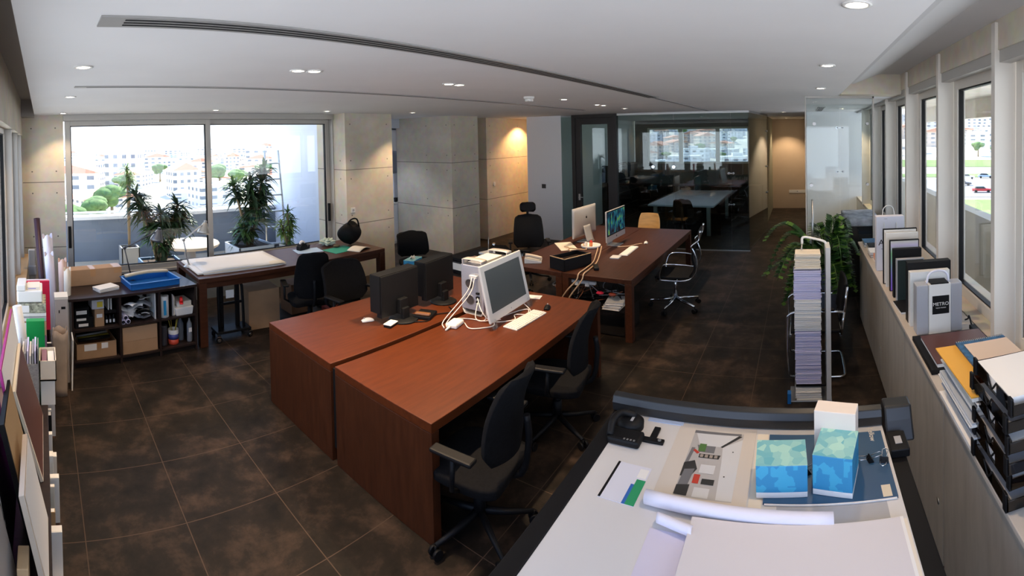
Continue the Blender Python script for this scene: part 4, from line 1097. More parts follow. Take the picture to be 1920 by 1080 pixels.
# printer with papers stored under it
pr_ = thing('printer', 'black flat printer on the low stand behind the silver tower', 'printer', (4.42, 3.7, 0.6305), -0.1)
MB().box((0, 0, 0), (0.7, 0.38, 0.16)).build('body', m_black, pr_, 0.012)
MB().box((0.02, 0.02, 0.16), (0.68, 0.36, 0.2)).build('scanner_lid', m_blackm, pr_, 0.01)
MB().box((0.06, 0.03, 0.2), (0.24, 0.1, 0.206)).build('control_panel', mat('brown label', (0.4, 0.25, 0.18), 0.4), pr_)
MB().box((-0.002, 0.02, 0.05), (0.001, 0.36, 0.14)).build('paper_tray', m_wplast, pr_)
for k, (z, c, l) in enumerate([(0.35, m_paper, 'white drawer box under the black printer'), (0.47, m_paper2, 'magazine stack under the black printer')]):
    o = thing('paper_stack', l, 'paper stack', (4.4, 3.7, z + 0.001), -0.1)
    for q in range(4): MB().box((0.01 * (q % 2), 0.005 * q, q * 0.022), (0.3 + 0.01 * (q % 3), 0.3, q * 0.022 + 0.02)).build('sheaf', [m_paper, m_paper2, m_gplast][(q + k) % 3], o)
tag(MB().box((0, 0, 0), (0.14, 0.2, 0.07)).build('yellow_packet', mat('yellow packet', (0.75, 0.55, 0.1), 0.6), None, 0.004, loc=(4.74, 3.68, 0.352), rot=(0, 0, -.1)), 'yellow packet on the shelf under the black printer', 'packet')
tag(MB().box((0, 0, 0), (0.3, 0.25, 0.16)).build('storage_box', mat('blue grey box', (0.12, 0.18, 0.28), 0.5), None, 0.004, loc=(4.42, 3.7, 0.0715), rot=(0, 0, -.1)), 'blue grey storage box at the bottom of the printer stand', 'box')
# tissue box and bag on the cabinet and table behind
def facets_top(k):
    n = 'pale turquoise facets'
    if n in MATS: return MATS[n]
    m = bpy.data.materials.new(n); m.use_nodes = True; nt = m.node_tree; MATS[n] = m
    b = nt.nodes['Principled BSDF']; v = nt.nodes.new('ShaderNodeTexVoronoi'); v.inputs['Scale'].default_value = 26; tcn = nt.nodes.new('ShaderNodeTexCoord')
    r = nt.nodes.new('ShaderNodeValToRGB'); sp = nt.nodes.new('ShaderNodeSeparateColor')
    nt.links.new(tcn.outputs['Object'], v.inputs[0]); nt.links.new(v.outputs['Color'], sp.inputs[0]); nt.links.new(sp.outputs[0], r.inputs[0]); nt.links.new(r.outputs[0], b.inputs['Base Color'])
    e = r.color_ramp.elements; e[0].color = (0.12, 0.42, 0.5, 1); e[1].color = (0.42, 0.7, 0.6, 1)
    return m
def tissue_box(lab, loc, rz, w=0.23, d=0.12, h=0.09, k=0):
    t = thing('tissue_box', lab, 'tissue box', loc, rz)
    m = bpy.data.materials.new('turquoise facets %d' % k); m.use_nodes = True; nt = m.node_tree
    b = nt.nodes['Principled BSDF']; v = nt.nodes.new('ShaderNodeTexVoronoi'); v.distance = 'MANHATTAN'; v.inputs['Scale'].default_value = 24; tcn = nt.nodes.new('ShaderNodeTexCoord')
    r = nt.nodes.new('ShaderNodeValToRGB'); sp = nt.nodes.new('ShaderNodeSeparateColor')
    nt.links.new(tcn.outputs['Object'], v.inputs[0]); nt.links.new(v.outputs['Color'], sp.inputs[0]); nt.links.new(sp.outputs[0], r.inputs[0]); nt.links.new(r.outputs[0], b.inputs['Base Color'])
    e = r.color_ramp.elements; e[0].color = (0.03, 0.25, 0.48, 1); e[1].color = (0.14, 0.5, 0.66, 1); x = e.new(0.5); x.color = (0.05, 0.36, 0.58, 1); r.color_ramp.interpolation = 'CONSTANT'
    MB().box((-w / 2, -d / 2, 0.022), (w / 2, d / 2, h)).build('printed_sleeve', m, t, 0.003)
    MB().box((-w / 2, -d / 2, h + 0.0003), (w / 2, d / 2, h + 0.0012)).build('printed_top', facets_top(k), t)
    MB().box((-w / 2 + .0005, -d / 2 + .0005, 0), (w / 2 - .0005, d / 2 - .0005, 0.022)).build('white_base', m_paper, t, 0.002)
    return t
t_ = tissue_box('turquoise tissue box on the low dark cabinet by the concrete wall', (4.25, 4.45, 0.6255), 0.35, 0.26, 0.14, 0.15)
MB().grid(lambda u, v: ((u - .5) * .09, (v - .5) * .05 + .01 * math.sin(u * 9), 0.15 + 0.05 * (1 - abs(2 * v - 1)) * (0.6 + 0.4 * math.sin(u * 7))), 8, 6, 0.002).build('tissue', m_paper2, t_)
bg_ = thing('shoulder_bag', 'slumped black bag at the right end of the window table', 'bag', (4.08, 5.55, 0.8205), 0.3)
bg_.scale = (1.25, 1.3, 1.3)
def bagf(u, v):
    a = u * 2 * PI; r = math.sin(PI * v) ** 0.5
    return (0.17 * r * math.cos(a) * (1 + 0.12 * math.sin(3 * a)), 0.11 * r * math.sin(a) * (1 + 0.1 * math.cos(2 * a)), 0.26 * (1 - v) ** 0.8 * (1 + 0.1 * math.sin(2 * a + 1)))
MB().grid(bagf, 24, 14).build('bag_body', m_leather, bg_)
MB().tube(smooth_path([(-0.1, 0.0, 0.2), (-0.05, -0.04, 0.3), (0.05, -0.06, 0.3), (0.12, -0.05, 0.16)], 5), 0.009, 8).build('strap', m_leather, bg_)

# ---------------- things on the far table ----------------
def make_allinone(lab, screen_m):
    t = thing('all_in_one_computer', lab, 'computer')
    ma = mat('satin aluminium', (0.62, 0.6, 0.58), 0.35, 0.5)
    h0 = 0.1
    def rear(u, v): return ((u - 0.5) * 0.7, 0.012 + 0.03 * math.cos((u - .5) * PI) * math.cos((v - .5) * PI), h0 + 0.46 * v)
    MB().grid(rear, 14, 10, 0.004).build('rear_shell', ma, t)
    MB().box((-0.35, -0.004, h0), (0.35, 0.012, h0 + 0.46)).build('front_frame', ma, t, 0.003)
    MB().box((-0.345, -0.006, h0 + 0.085), (0.345, -0.0041, h0 + 0.455)).build('screen_border', m_black, t)
    MB().box((-0.325, -0.0075, h0 + 0.105), (0.325, -0.0061, h0 + 0.44)).build('screen', screen_m, t)
    MB().grid(lambda u, v: ((u - .5) * 0.2, 0.11 - 0.068 * v ** 0.7, 0.0 + 0.26 * v + 0.0), 4, 8, 0.008).build('stand', ma, t)
    MB().box((-0.1, -0.07, 0), (0.1, 0.12, 0.007)).build('stand_foot', ma, t, 0.002)
    for yy, zz, s in ((0.0435, h0 + 0.29, 0.026), (-0.0065, h0 + 0.042, 0.016)):
        mb = MB(); pts = []
        for k in range(28):
            a = 2 * PI * k / 28
            rr_ = s * (0.9 + 0.1 * math.cos(2 * a)) - s * 0.18 * max(0, math.cos(a - PI / 2)) ** 6 - s * 0.12 * max(0, math.cos(a + PI / 2)) ** 8
            x = rr_ * math.cos(a) * (0.92)
            dd = math.hypot(x + (s * 1.0 if yy > 0 else -s * 1.0), rr_ * math.sin(a) - s * 0.15)
            if dd < s * 0.42: x = (x + s * 0.25) if yy > 0 else (x - s * 0.25)
            pts.append((x, zz + rr_ * math.sin(a)))
        mb.prism(pts, 'y', yy, yy + 0.0015)
        mb.prism([(0.0, zz + s * 0.95), (s * 0.35, zz + s * 1.15), (s * 0.38, zz + s * 1.5), (s * 0.05, zz + s * 1.3)], 'y', yy, yy + 0.0015)
        mb.build('fruit_mark', m_black, t)
    return t
def screen_mat():
    m = bpy.data.materials.new('lit screen with green and blue picture'); m.use_nodes = True; nt = m.node_tree
    b = nt.nodes['Principled BSDF']; tcn = nt.nodes.new('ShaderNodeTexCoord'); mp = nt.nodes.new('ShaderNodeMapping'); mp.inputs['Scale'].default_value = (9, 1, 3)
    n = nt.nodes.new('ShaderNodeTexNoise'); n.inputs['Scale'].default_value = 2.2; n.inputs['Detail'].default_value = 6
    r = nt.nodes.new('ShaderNodeValToRGB'); e = r.color_ramp.elements
    e[0].position = .42; e[0].color = (0.002, 0.006, 0.012, 1); e[1].position = .72; e[1].color = (0.5, 0.55, 0.05, 1)
    for p, c in ((.5, (0.01, 0.06, 0.12, 1)), (.56, (0.02, 0.2, 0.28, 1)), (.62, (0.06, 0.25, 0.04, 1))):
        x = e.new(p); x.color = c
    nt.links.new(tcn.outputs['Object'], mp.inputs[0]); nt.links.new(mp.outputs[0], n.inputs[0]); nt.links.new(n.outputs[0], r.inputs[0])
    nt.links.new(r.outputs[0], b.inputs['Emission Color']); b.inputs['Emission Strength'].default_value = 0.3; b.inputs['Base Color'].default_value = (0.01, 0.01, 0.01, 1); b.inputs['Roughness'].default_value = 0.2
    return m
a1 = make_allinone('silver all-in-one computer with its lit picture screen facing the aisle', screen_mat()); place(a1, (6.36, 2.58, DZ), 0.0)
a2 = make_allinone('silver all-in-one computer showing its plain metal back', mat('dark screen', (0.01, 0.01, 0.01), 0.2)); place(a2, (6.43, 3.12, DZ), PI - 0.05)
k2 = thing('small_keyboard', 'slim white keyboard by the lit screen on the long table', 'keyboard', (6.04, 2.27, DZ), 0.05)
MB().box((-0.26, -0.06, 0), (0.26, 0.06, 0.012)).build('keyboard_base', m_wplast, k2, 0.004)
MB().box((-0.25, -0.05, 0.012), (0.25, 0.05, 0.016)).build('keys', m_paper, k2)
tag(MB().box((-0.07, -0.06, 0), (0.07, 0.06, 0.02)).build('white_trackpad', m_wplast, None, 0.006, loc=(5.66, 2.31, DZ), rot=(0, 0, 0.1)), 'square white trackpad at the near end of the slim white keyboard', 'trackpad')
place(make_mouse('white mouse on the long table beyond the slim keyboard', m_wplast), (6.55, 2.2, DZ), -1.3)
bb = thing('box_file', 'open black box on the near end of the long table', 'box', (5.1, 2.66, DZ), -0.35)
mb = MB(); w, d, h = 0.44, 0.26, 0.15
mb.box((-w / 2, -d / 2, 0), (w / 2, d / 2, 0.006)).box((-w / 2, -d / 2, 0), (w / 2, -d / 2 + .012, h)).box((-w / 2, d / 2 - .012, 0), (w / 2, d / 2, h)).box((-w / 2, -d / 2, 0), (-w / 2 + .012, d / 2, h)).box((w / 2 - .012, -d / 2, 0), (w / 2, d / 2, h))
mb.build('box_body', m_black, bb, 0.003)
MB().box((-w / 2 + .014, -d / 2 + .014, 0.006), (w / 2 - .014, d / 2 - .014, 0.1)).build('contents', m_espresso, bb)
MB().box((-w / 2 - .001, -d / 2 - .001, h), (w / 2 + .001, -d / 2 + .016, h + 0.006)).box((-w / 2 - .001, -d / 2, h), (-w / 2 + .016, d / 2, h + 0.006)).build('light_rim', mat('tan edge', (0.5, 0.33, 0.18), 0.5), bb)
ph = thing('desk_phone', 'cream desk phone on the far left corner of the long table', 'telephone', (5.1, 3.18, DZ), 0.5)
MB().prism([(-0.1, 0), (0.11, 0), (0.11, 0.07), (-0.1, 0.025)], 'x', -0.11, 0.11).build('phone_base', m_wplast, ph, 0.006)
MB().tube(smooth_path([(-0.07, -0.1, 0.06), (-0.07, -0.05, 0.075), (-0.07, 0.05, 0.1), (-0.07, 0.1, 0.105)], 4), 0.024, 10).build('handset', mat('cream handset', (0.75, 0.62, 0.48), 0.4), ph)
MB().box((0.0, 0.03, 0.055), (0.09, 0.08, 0.075)).build('display_window', m_gplast, ph)
hub = thing('desk_organiser', 'low round tray with small red and white items between the two silver computers', 'organiser', (6.1, 2.86, DZ))
MB().lathe([(0.0, 0), (0.13, 0), (0.14, 0.035), (0.13, 0.04), (0.125, 0.012), (0.0, 0.01)], 28, cap=False).build('tray', m_wplast, hub)
for k, (a, c, l) in enumerate([(0.4, mat('red plastic', (0.7, 0.03, 0.02), 0.4), 'red'), (2.2, m_wplast, 'white'), (3.6, mat('orange plastic', (0.7, 0.25, 0.08), 0.4), 'orange')]):
    o = thing('bottle_cap_pot', l + ' little pot standing in the round tray between the silver computers', 'pot', (6.1 + 0.07 * math.cos(a), 2.86 + 0.07 * math.sin(a), DZ + 0.0115))
    MB().lathe([(0.02, 0), (0.024, 0.05), (0.015, 0.06), (0.012, 0.075)], 14).build('pot', c, o)
m_cc = mat('cream cable', (0.62, 0.42, 0.26), 0.5)
lab_c = ['thick cream cable crossing the long table towards the floor', 'second cream cable beside the thick one on the long table', 'cream cable curling behind the silver computer back', 'thin cable running to the white mouse', 'cream cable near the foot of the silver computer back']
cp = [[(6.15, 2.72, DZ + .01), (5.7, 2.55, DZ + .01), (5.3, 2.42, DZ + .012), (5.0, 2.38, DZ + .012), (4.83, 2.36, DZ + .012), (4.79, 2.37, DZ - .06), (4.77, 2.5, DZ - .25), (4.82, 2.6, DZ - .42)],
      [(6.1, 2.75, DZ + .01), (5.75, 2.62, DZ + .01), (5.35, 2.48, DZ + .012), (5.05, 2.44, DZ + .012), (4.83, 2.42, DZ + .012), (4.785, 2.43, DZ - .06), (4.78, 2.55, DZ - .2), (4.86, 2.7, DZ - .4)],
      [(6.3, 3.0, DZ + .01), (6.1, 2.98, DZ + .03), (5.9, 2.84, DZ + .01), (5.7, 3.0, DZ + .06), (5.6, 2.85, DZ + .01), (5.4, 2.62, DZ + .01)],
      [(6.2, 2.5, DZ + .008), (6.3, 2.36, DZ + .008), (6.42, 2.3, DZ + .008), (6.5, 2.24, DZ + .008)],
      [(5.95, 3.2, DZ + .01), (5.8, 3.05, DZ + .04), (5.65, 2.95, DZ + .01), (5.5, 2.75, DZ + .02)]]
for p, l in zip(cp, lab_c): curve_cable('cable', l, p, 0.008, m_cc, group='cream cables on the long table')
tag(MB().box((-0.25, -0.12, 0), (0.25, 0.12, 0.006)).build('cream_mat', m_paper2, None, loc=(6.0, 3.2, DZ), rot=(0, 0, 0.7)), 'cream paper sheet under the back of the silver computer', 'paper')
tag(MB().box((-0.09, -0.03, 0), (0.09, 0.03, 0.035)).build('wallet', m_black, None, 0.008, loc=(5.12, 2.34, DZ), rot=(0, 0, 0.5)), 'small black case beside the open black box on the long table', 'case')
# power strip and clutter under the near end of the long table
pw = thing('power_strip', 'white power strip hanging under the near end of the long table', 'power strip', (4.93, 2.48, 0.60), 0)
MB().box((-0.02, -0.22, 0), (0.02, 0.22, 0.035)).build('strip_body', m_wplast, pw, 0.004)
for k in range(3): MB().box((-0.045, -0.15 + k * 0.13, -0.02), (-0.02, -0.105 + k * 0.13, 0.03)).build('plug', m_wplast, pw, 0.004)
for k, (y, c, l) in enumerate([(2.22, (0.7, 0.02, 0.06), 'red plug dangling in the cables under the long table'), (2.07, (0.35, 0.06, 0.03), 'dark red bundle of cord under the long table')]):
    t = thing('cable_plug', l, 'plug', (4.95, y, 0.5)); MB().ball((0, 0, 0), (0.035, 0.045, 0.02)).build('plug_head', mat('plug %d' % k, c, 0.4), t); MB().tube([(0, 0, 0.015), (0.01, 0.02, 0.1)], 0.005).build('cord', m_black, t)
rc = random.Random(3)
for k in range(12):
    y0 = 1.95 + rc.random() * 0.75; p = [(4.95 + rc.uniform(-.04, .2), y0 + rc.uniform(-.2, .2), 0.36 + rc.uniform(0, 0.24)) for _ in range(6)]
    curve_cable('cable', 'tangled dark cord in the nest under the near end of the long table', p, 0.005, [m_black, m_black, mat('grey cord', (0.3, 0.3, 0.32), 0.5), mat('rust cord', (0.25, 0.08, 0.03), 0.5)][k % 4], group='tangled cords under the long table', n=5)
sc = thing('low_shelf', 'dark low shelf under the near end of the long table with books on it', 'shelf', (4.72, 1.92, 0))
sc.location = (4.92, 1.9, 0)
MB().box((0, 0, 0.3), (0.45, 0.8, 0.32)).box((0, 0, 0.02), (0.45, 0.8, 0.04)).build('shelf', m_dark, sc)
for y in (0, 0.78): MB().box((0, y, 0), (0.45, y + 0.02, 0.3)).build('side_panel', m_dark, sc)
for k in range(3):
    b = thing('book', ['lowest book of the small pile under the long table', 'middle book of the small pile under the long table', 'top book of the small pile under the long table'][k], 'book', (5.03, 2.08 - 0.01 * k, 0.321 + 0.031 * k), 0.1 * k, group='books under the long table')
    MB().box((-0.12, -0.1, 0.003), (0.12, 0.095, 0.027)).build('pages', m_paper, b); MB().box((-0.125, -0.105, 0), (0.125, 0.1, 0.003)).box((-0.125, -0.105, 0.027), (0.125, 0.1, 0.03)).build('cover', [m_paper2, m_gplast, m_wplast][k], b)

rt = thing('wireless_router', 'small white router with a thin aerial on top of the black printer', 'router', (4.85, 3.72, 0.8305), -0.2)
MB().box((-0.09, -0.06, 0), (0.09, 0.06, 0.03)).build('router_body', m_wplast, rt, 0.006); MB().tube([(0.06, 0.04, 0.03), (0.075, 0.05, 0.21)], 0.005, 8).build('aerial', m_steel, rt)
# ---------------- on and under the long window table ----------------
TZ = 0.8202
st = thing('sheet_stack', 'large stack of white drawing sheets spread on the window table', 'paper stack', (1.72, 5.2, TZ), 0.0)
rs_ = random.Random(8)
for k in range(7):
    a = rs_.uniform(-0.02, 0.03)
    MB().grid(lambda u, v, k=k: (u * 1.05, v * 0.66, 0.004 + k * 0.0055 + 0.012 * math.sin(u * 5 + k) * (1 - v) * (k / 7)), 12, 6, 0.003).build('drawing_sheet', [m_paper, m_paper2, m_paper][k % 3], st, loc=(rs_.uniform(-.03, .05), rs_.uniform(-.04, .03), 0), rot=(0, 0, a - 0.02))
gm_ = thing('cutting_mat', 'green cutting mat near the right end of the window table', 'cutting mat', (3.78, 5.38, TZ), 0.1)
MB().box((-0.2, -0.15, 0), (0.2, 0.15, 0.004)).build('mat_sheet', mat('green mat', (0.02, 0.3, 0.2), 0.6), gm_)
tag(MB().box((-0.18, -0.13, 0), (0.18, 0.13, 0.005)).build('blue_sheet', mat('light blue sheet', (0.4, 0.55, 0.75), 0.6), loc=(3.4, 5.6, TZ), rot=(0, 0, -0.2)), 'pale blue sheet under the tape dispenser', 'paper')
td = thing('tape_dispenser', 'black tape dispenser with a white roll on the window table', 'tape dispenser', (3.38, 5.7, TZ + 0.0055), 0.3)
MB().prism([(-0.09, 0), (0.1, 0), (0.11, 0.06), (0.06, 0.04), (0.03, 0.09), (-0.05, 0.1), (-0.09, 0.05)], 'y', -0.04, 0.04).build('dispenser_body', m_black, td, 0.006)
MB().lathe([(0.02, -0.015), (0.045, -0.015), (0.045, 0.015), (0.02, 0.015)], 20, 0, Tm(-0.015, 0, 0.09, rx=PI / 2), cap=False).build('tape_roll', m_paper, td)
def crumple(mb, c, r, rnd, n=10, flat=0.6):
    def f(u, v):
        a = u * 2 * PI; th = v * PI
        k = 1 + 0.28 * math.sin(5 * a + c[0] * 9) * math.sin(th) + 0.2 * math.sin(9 * th + 3 * a)
        return (c[0] + r * k * math.sin(th) * math.cos(a), c[1] + r * k * math.sin(th) * math.sin(a), c[2] + r * flat * k * -math.cos(th) * 0.8)
    mb.grid(f, n * 2, n, smooth=False)
cp_ = thing('wrapping_paper', 'crumpled pale green wrapping behind the green cutting mat', 'wrapping', (3.8, 5.72, TZ + 0.06))
mb = MB(); crumple(mb, (0, 0, 0), 0.1, rs_); mb.build('crumple', mat('pale green tissue', (0.5, 0.58, 0.48), 0.7), cp_)
MB().ball((0.02, -0.2, -0.035), (0.05, 0.04, 0.02)).build('dark_lump', mat('olive lump', (0.1, 0.08, 0.04), 0.8), cp_)
tag(MB().grid(lambda u, v: (u * 0.3 - .15, v * 0.2 - .1, 0.006 + 0.035 * math.sin(u * PI)), 10, 4, 0.004).build('open_book', m_paper2, loc=(3.98, 5.22, TZ), rot=(0, 0, 0.35)), 'cream open booklet at the right corner of the window table', 'booklet')
cb1 = thing('hamper', 'brown cardboard box standing under the window table behind the hand trolley', 'cardboard box', (2.56, 5.42, 0), -0.08)
MB().box((-0.2, -0.18, 0), (0.2, 0.18, 0.5)).build('box_body', m_card, cb1, 0.004)
MB().box((-0.2, -0.181, 0.5), (0.2, 0.0, 0.503)).box((-0.2, 0.002, 0.5), (0.2, 0.181, 0.503)).build('flap', m_card, cb1)
cb1.name = 'cardboard_box'
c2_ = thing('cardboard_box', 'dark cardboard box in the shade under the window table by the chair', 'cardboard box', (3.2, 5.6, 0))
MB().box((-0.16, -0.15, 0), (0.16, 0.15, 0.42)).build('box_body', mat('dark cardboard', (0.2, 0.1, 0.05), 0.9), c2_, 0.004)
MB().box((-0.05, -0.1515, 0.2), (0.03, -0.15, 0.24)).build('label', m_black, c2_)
wsh = thing('plastic_cover', 'white curved plastic shade under the right end of the window table', 'cover', (3.78, 5.3, 0.3))
MB().grid(lambda u, v: (-0.35 + 0.7 * u, 0.25 * v, 0.12 + 0.28 * math.sin(PI * (0.15 + 0.5 * u))), 12, 3, 0.01).build('shade', m_wplast, wsh)
MB().box((-0.3, 0.05, -0.3), (0.3, 0.25, 0.12)).build('stand', m_dark, wsh)
tag(MB().box((-0.12, -0.1, 0), (0.12, 0.1, 0.1)).build('red_box', mat('dull red box', (0.3, 0.06, 0.05), 0.7), None, 0.003, loc=(3.52, 5.2, 0.0)), 'dull red box on the floor under the window table', 'box')
# hand trolley
tr = thing('hand_trolley', 'black folding hand trolley with two casters in front of the window table', 'trolley', (2.08, 5.17, 0), 0.0)
for s in (-1, 1): MB().box((s * 0.1 - 0.028, 0.03, 0.12), (s * 0.1 + 0.028, 0.06, 0.66)).build('folded_strut', m_black, tr, 0.01)
for s in (-1, 1): MB().tube(smooth_path([(s * 0.15, -0.02, 0.1), (s * 0.15, 0.0, 0.5), (s * 0.14, 0.01, 0.66), (s * 0.09, 0.01, 0.72), (0, 0.01, 0.73)], 5), 0.018, 8).build('handle_tube', m_black, tr)
MB().box((-0.15, -0.01, 0.42), (0.15, 0.01, 0.45)).build('cross_bar', m_black, tr)
MB().box((-0.06, -0.012, 0.5), (0.04, -0.008, 0.6)).build('paper_tag', m_paper, tr)
MB().box((-0.2, -0.08, 0.09), (0.22, 0.14, 0.12)).build('platform', m_black, tr, 0.006)
for k, (x, y) in enumerate([(-0.19, -0.1), (0.2, -0.08), (-0.17, 0.13), (0.19, 0.13)]):
    w = MB().lathe([(0.036, -0.012), (0.04, 0), (0.036, 0.012)], 18, 0, Tm(x, y, 0.04, rx=PI / 2, rz=0.4 * k)).build('wheel', m_black, tr)
    MB().lathe([(0.02, -0.0135), (0.02, 0.0135)], 12, 0, Tm(x, y, 0.04, rx=PI / 2, rz=0.4 * k)).box((x - .02, y - .02, 0.078), (x + .02, y + .02, 0.09)).build('wheel_hub', m_chrome, tr)
# ---------------- on and in the shelf unit ----------------
def local(name, lab, cat, x, y, z, rz=0.0, group=None):
    return thing(name, lab, cat, on_shelf(x, y, z), SR + rz, group)
TS = SHH + 0.0005
b = local('cardboard_box', 'long taped cardboard carton at the back of the dark shelf unit', 'cardboard box', 0.33, 0.52, TS)
MB().box((-0.33, -0.09, 0), (0.33, 0.09, 0.19)).build('carton', m_card, b, 0.004)
for x0, x1 in ((-0.331, -0.24), (-0.03, 0.03), (0.24, 0.331)): MB().box((x0, -0.0915, 0.12 if x0 != -0.03 else 0.1), (x1, 0.092, 0.1905)).build('tape', m_tape, b)
b = local('paper_pile', 'small pile of white and beige papers on the dark shelf unit', 'paper stack', 0.42, 0.22, TS, 0.3)
for k in range(5): MB().box((-0.12, -0.075, k * 0.008), (0.12, 0.075, k * 0.008 + 0.007)).build('sheet', [m_paper, m_paper2][k % 2], b, loc=(0.008 * math.sin(k * 3), 0, 0), rot=(0, 0, 0.06 * math.sin(k * 2)))
b = local('blue_tray', 'bright blue plastic tray on the dark shelf unit', 'tray', 0.93, 0.25, TS, 0.02)
m_blue = mat('bright blue plastic', (0.01, 0.13, 0.42), 0.35)
mb = MB(); w, d, h = 0.56, 0.36, 0.075
mb.box((-w / 2, -d / 2, 0), (w / 2, d / 2, 0.008)).box((-w / 2, -d / 2, 0), (w / 2, -d / 2 + .01, h)).box((-w / 2, d / 2 - .01, 0), (w / 2, d / 2, h)).box((-w / 2, -d / 2, 0), (-w / 2 + .01, d / 2, h)).box((w / 2 - .01, -d / 2, 0), (w / 2, d / 2, h))
mb.build('tray_body', m_blue, b, 0.004)
MB().box((-w / 2 - .012, -d / 2 - .012, h - .006), (w / 2 + .012, -d / 2 + .004, h)).box((-w / 2 - .012, d / 2 - .004, h - .006), (w / 2 + .012, d / 2 + .012, h)).box((-w / 2 - .012, -d / 2, h - .006), (-w / 2 + .004, d / 2, h)).box((w / 2 - .004, -d / 2, h - .006), (w / 2 + .012, d / 2, h)).build('tray_rim', m_blue, b)
b = local('wooden_ruler', 'cream curved plank lying across the blue tray', 'plank', 0.93, 0.36, TS + 0.0765, 0.05)
MB().grid(lambda u, v: ((u - .5) * 0.52, (v - .5) * 0.05, 0.03 + 0.02 * math.sin(PI * u)), 14, 2, 0.028).build('plank', mat('cream wood', (0.6, 0.5, 0.34), 0.4), b)
tag(MB().tube([(-0.1, 0, 0), (0.14, 0.01, 0)], 0.009, 8).build('marker_pen', m_black, loc=on_shelf(0.9, 0.16, TS + 0.0175), rot=(0, 0, SR - 0.1)), 'dark marker pen inside the blue tray', 'pen')
def desk_lamp(lab, x, y, z, reach, dirz, arm, shade_m, elbow=(0, 0.42)):
    t = thing('desk_lamp', lab, 'desk lamp', (x, y, z), dirz)
    MB().lathe([(0.0, 0), (0.06, 0), (0.06, 0.012), (0.02, 0.03), (0.012, 0.05), (0.0, 0.05)], 20, cap=False).build('lamp_base', arm, t)
    e = elbow
    for s in (-1, 1):
        MB().tube([(0, s * 0.012, 0.04), (e[0], s * 0.012, e[1])], 0.005, 6).build('lower_arm', arm, t)
        MB().tube([(e[0], s * 0.012, e[1]), (reach, s * 0.012, e[1] + 0.17)], 0.005, 6).build('upper_arm', arm, t)
    MB().tube([(e[0], -0.02, e[1]), (e[0], 0.02, e[1])], 0.016, 10).build('elbow_joint', arm, t)
    Mh = Matrix.Translation((reach + 0.03, 0, e[1] + 0.14)) @ Matrix.Rotation(0.25, 4, 'Y')
    MB().lathe([(0.018, 0.06), (0.03, 0.05), (0.04, 0.02), (0.075, -0.06), (0.08, -0.09), (0.077, -0.09), (0.072, -0.06), (0.035, 0.02)], 24, 0, Mh, cap=False).build('lamp_shade', shade_m, t)
    MB().tube([(0, 0, 0.05), (0, 0, 0.085)], 0.02, 12, M=Mh).build('socket', arm, t)
    MB().ball((0, 0, -0.02), 0.028, M=Mh).build('bulb', m_wplast, t)
    return t
desk_lamp('black jointed desk lamp clamped left of the blue tray', 0.98, 5.42, TS, 0.3, 0.05, m_gplast if False else mat('lamp arm dark', (0.04, 0.04, 0.045), 0.4, 0.3), mat('dark metal shade', (0.2, 0.2, 0.21), 0.3, 0.8), (-0.07, 0.40))
desk_lamp('silver jointed desk lamp standing right of the blue tray', 1.72, 5.6, TZ, 0.2, 0.15, m_steel, mat('pale metal shade', (0.55, 0.52, 0.47), 0.35, 0.7), (-0.06, 0.36))
# cubby contents: column 1
def bx(name, lab, cat, x, y, z, w, d, h, m, rz=0.0, parts=None, bev=0.003):
    o = local(name, lab, cat, x, y, z, rz)
    MB().box((-w / 2, -d / 2, 0), (w / 2, d / 2, h)).build('box_body', m, o, bev)
    for (nm, a, c, mm) in (parts or []): MB().box(a, c).build(nm, mm, o)
    return o
Z1, Z0 = 0.4205, 0.0805
bx('packing_box', 'black box with white labels at the left of the upper shelf', 'box', 0.14, 0.16, Z1, 0.19, 0.22, 0.12, m_black, 0, [('label', (-0.06, -0.1115, 0.02), (0.04, -0.11, 0.05), m_paper), ('label', (-0.08, -0.1115, 0.085), (0.02, -0.11, 0.11), m_paper)])
bx('packing_box', 'smaller black box stacked on the labelled black box', 'box', 0.12, 0.16, Z1 + 0.1205, 0.15, 0.2, 0.1, m_blackm, 0, [('label', (-0.06, -0.1015, 0.03), (0.05, -0.1, 0.07), m_paper)])
bx('packing_box', 'brown box in the middle of the upper left cubby', 'box', 0.30, 0.14, Z1, 0.1, 0.18, 0.19, m_card, 0, [('label', (-0.03, -0.0915, 0.1), (0.03, -0.09, 0.14), m_paper)])
bx('packing_box', 'small white and yellow box on top of the brown one in the upper left cubby', 'box', 0.29, 0.15, Z1 + 0.1905, 0.13, 0.17, 0.1, mat('pale box', (0.55, 0.55, 0.6), 0.6), 0, [('label', (-0.01, -0.0865, 0.02), (0.05, -0.085, 0.08), mat('yellow label', (0.7, 0.55, 0.05), 0.6))])
for k in range(3):
    o = local('ink_bottle', ['left', 'middle', 'right'][k] + ' one of three small dark bottles in the upper left cubby', 'bottle', 0.385 + 0.038 * k, 0.1, Z1, 0, 'small dark bottles in the shelf')
    MB().lathe([(0.016, 0), (0.016, 0.07), (0.007, 0.085), (0.007, 0.1)], 12).build('bottle_body', m_black, o); MB().box((-0.01, -0.0175, 0.02), (0.01, -0.016, 0.055)).build('label', m_paper, o)
for k in range(2): tag(MB().box((0, 0, 0), (0.012, 0.18, 0.13)).build('booklet', m_paper, loc=on_shelf(0.41 + 0.03 * k, 0.12, Z1 + 0.15), rot=(0, 0, SR)), ['left', 'right'][k] + ' white booklet upright in the upper left cubby', 'booklet', 'white booklets in the upper left cubby')
tag(MB().box((0, 0, 0), (0.12, 0.2, 0.03)).build('shelf_riser', m_dark, loc=on_shelf(0.375, 0.1, Z1 + 0.118), rot=(0, 0, SR)), 'dark ledge carrying the white booklets above the small bottles', 'ledge')
b = local('cardboard_box', 'open brown carton at the bottom left of the dark shelf unit', 'cardboard box', 0.26, 0.2, Z0)
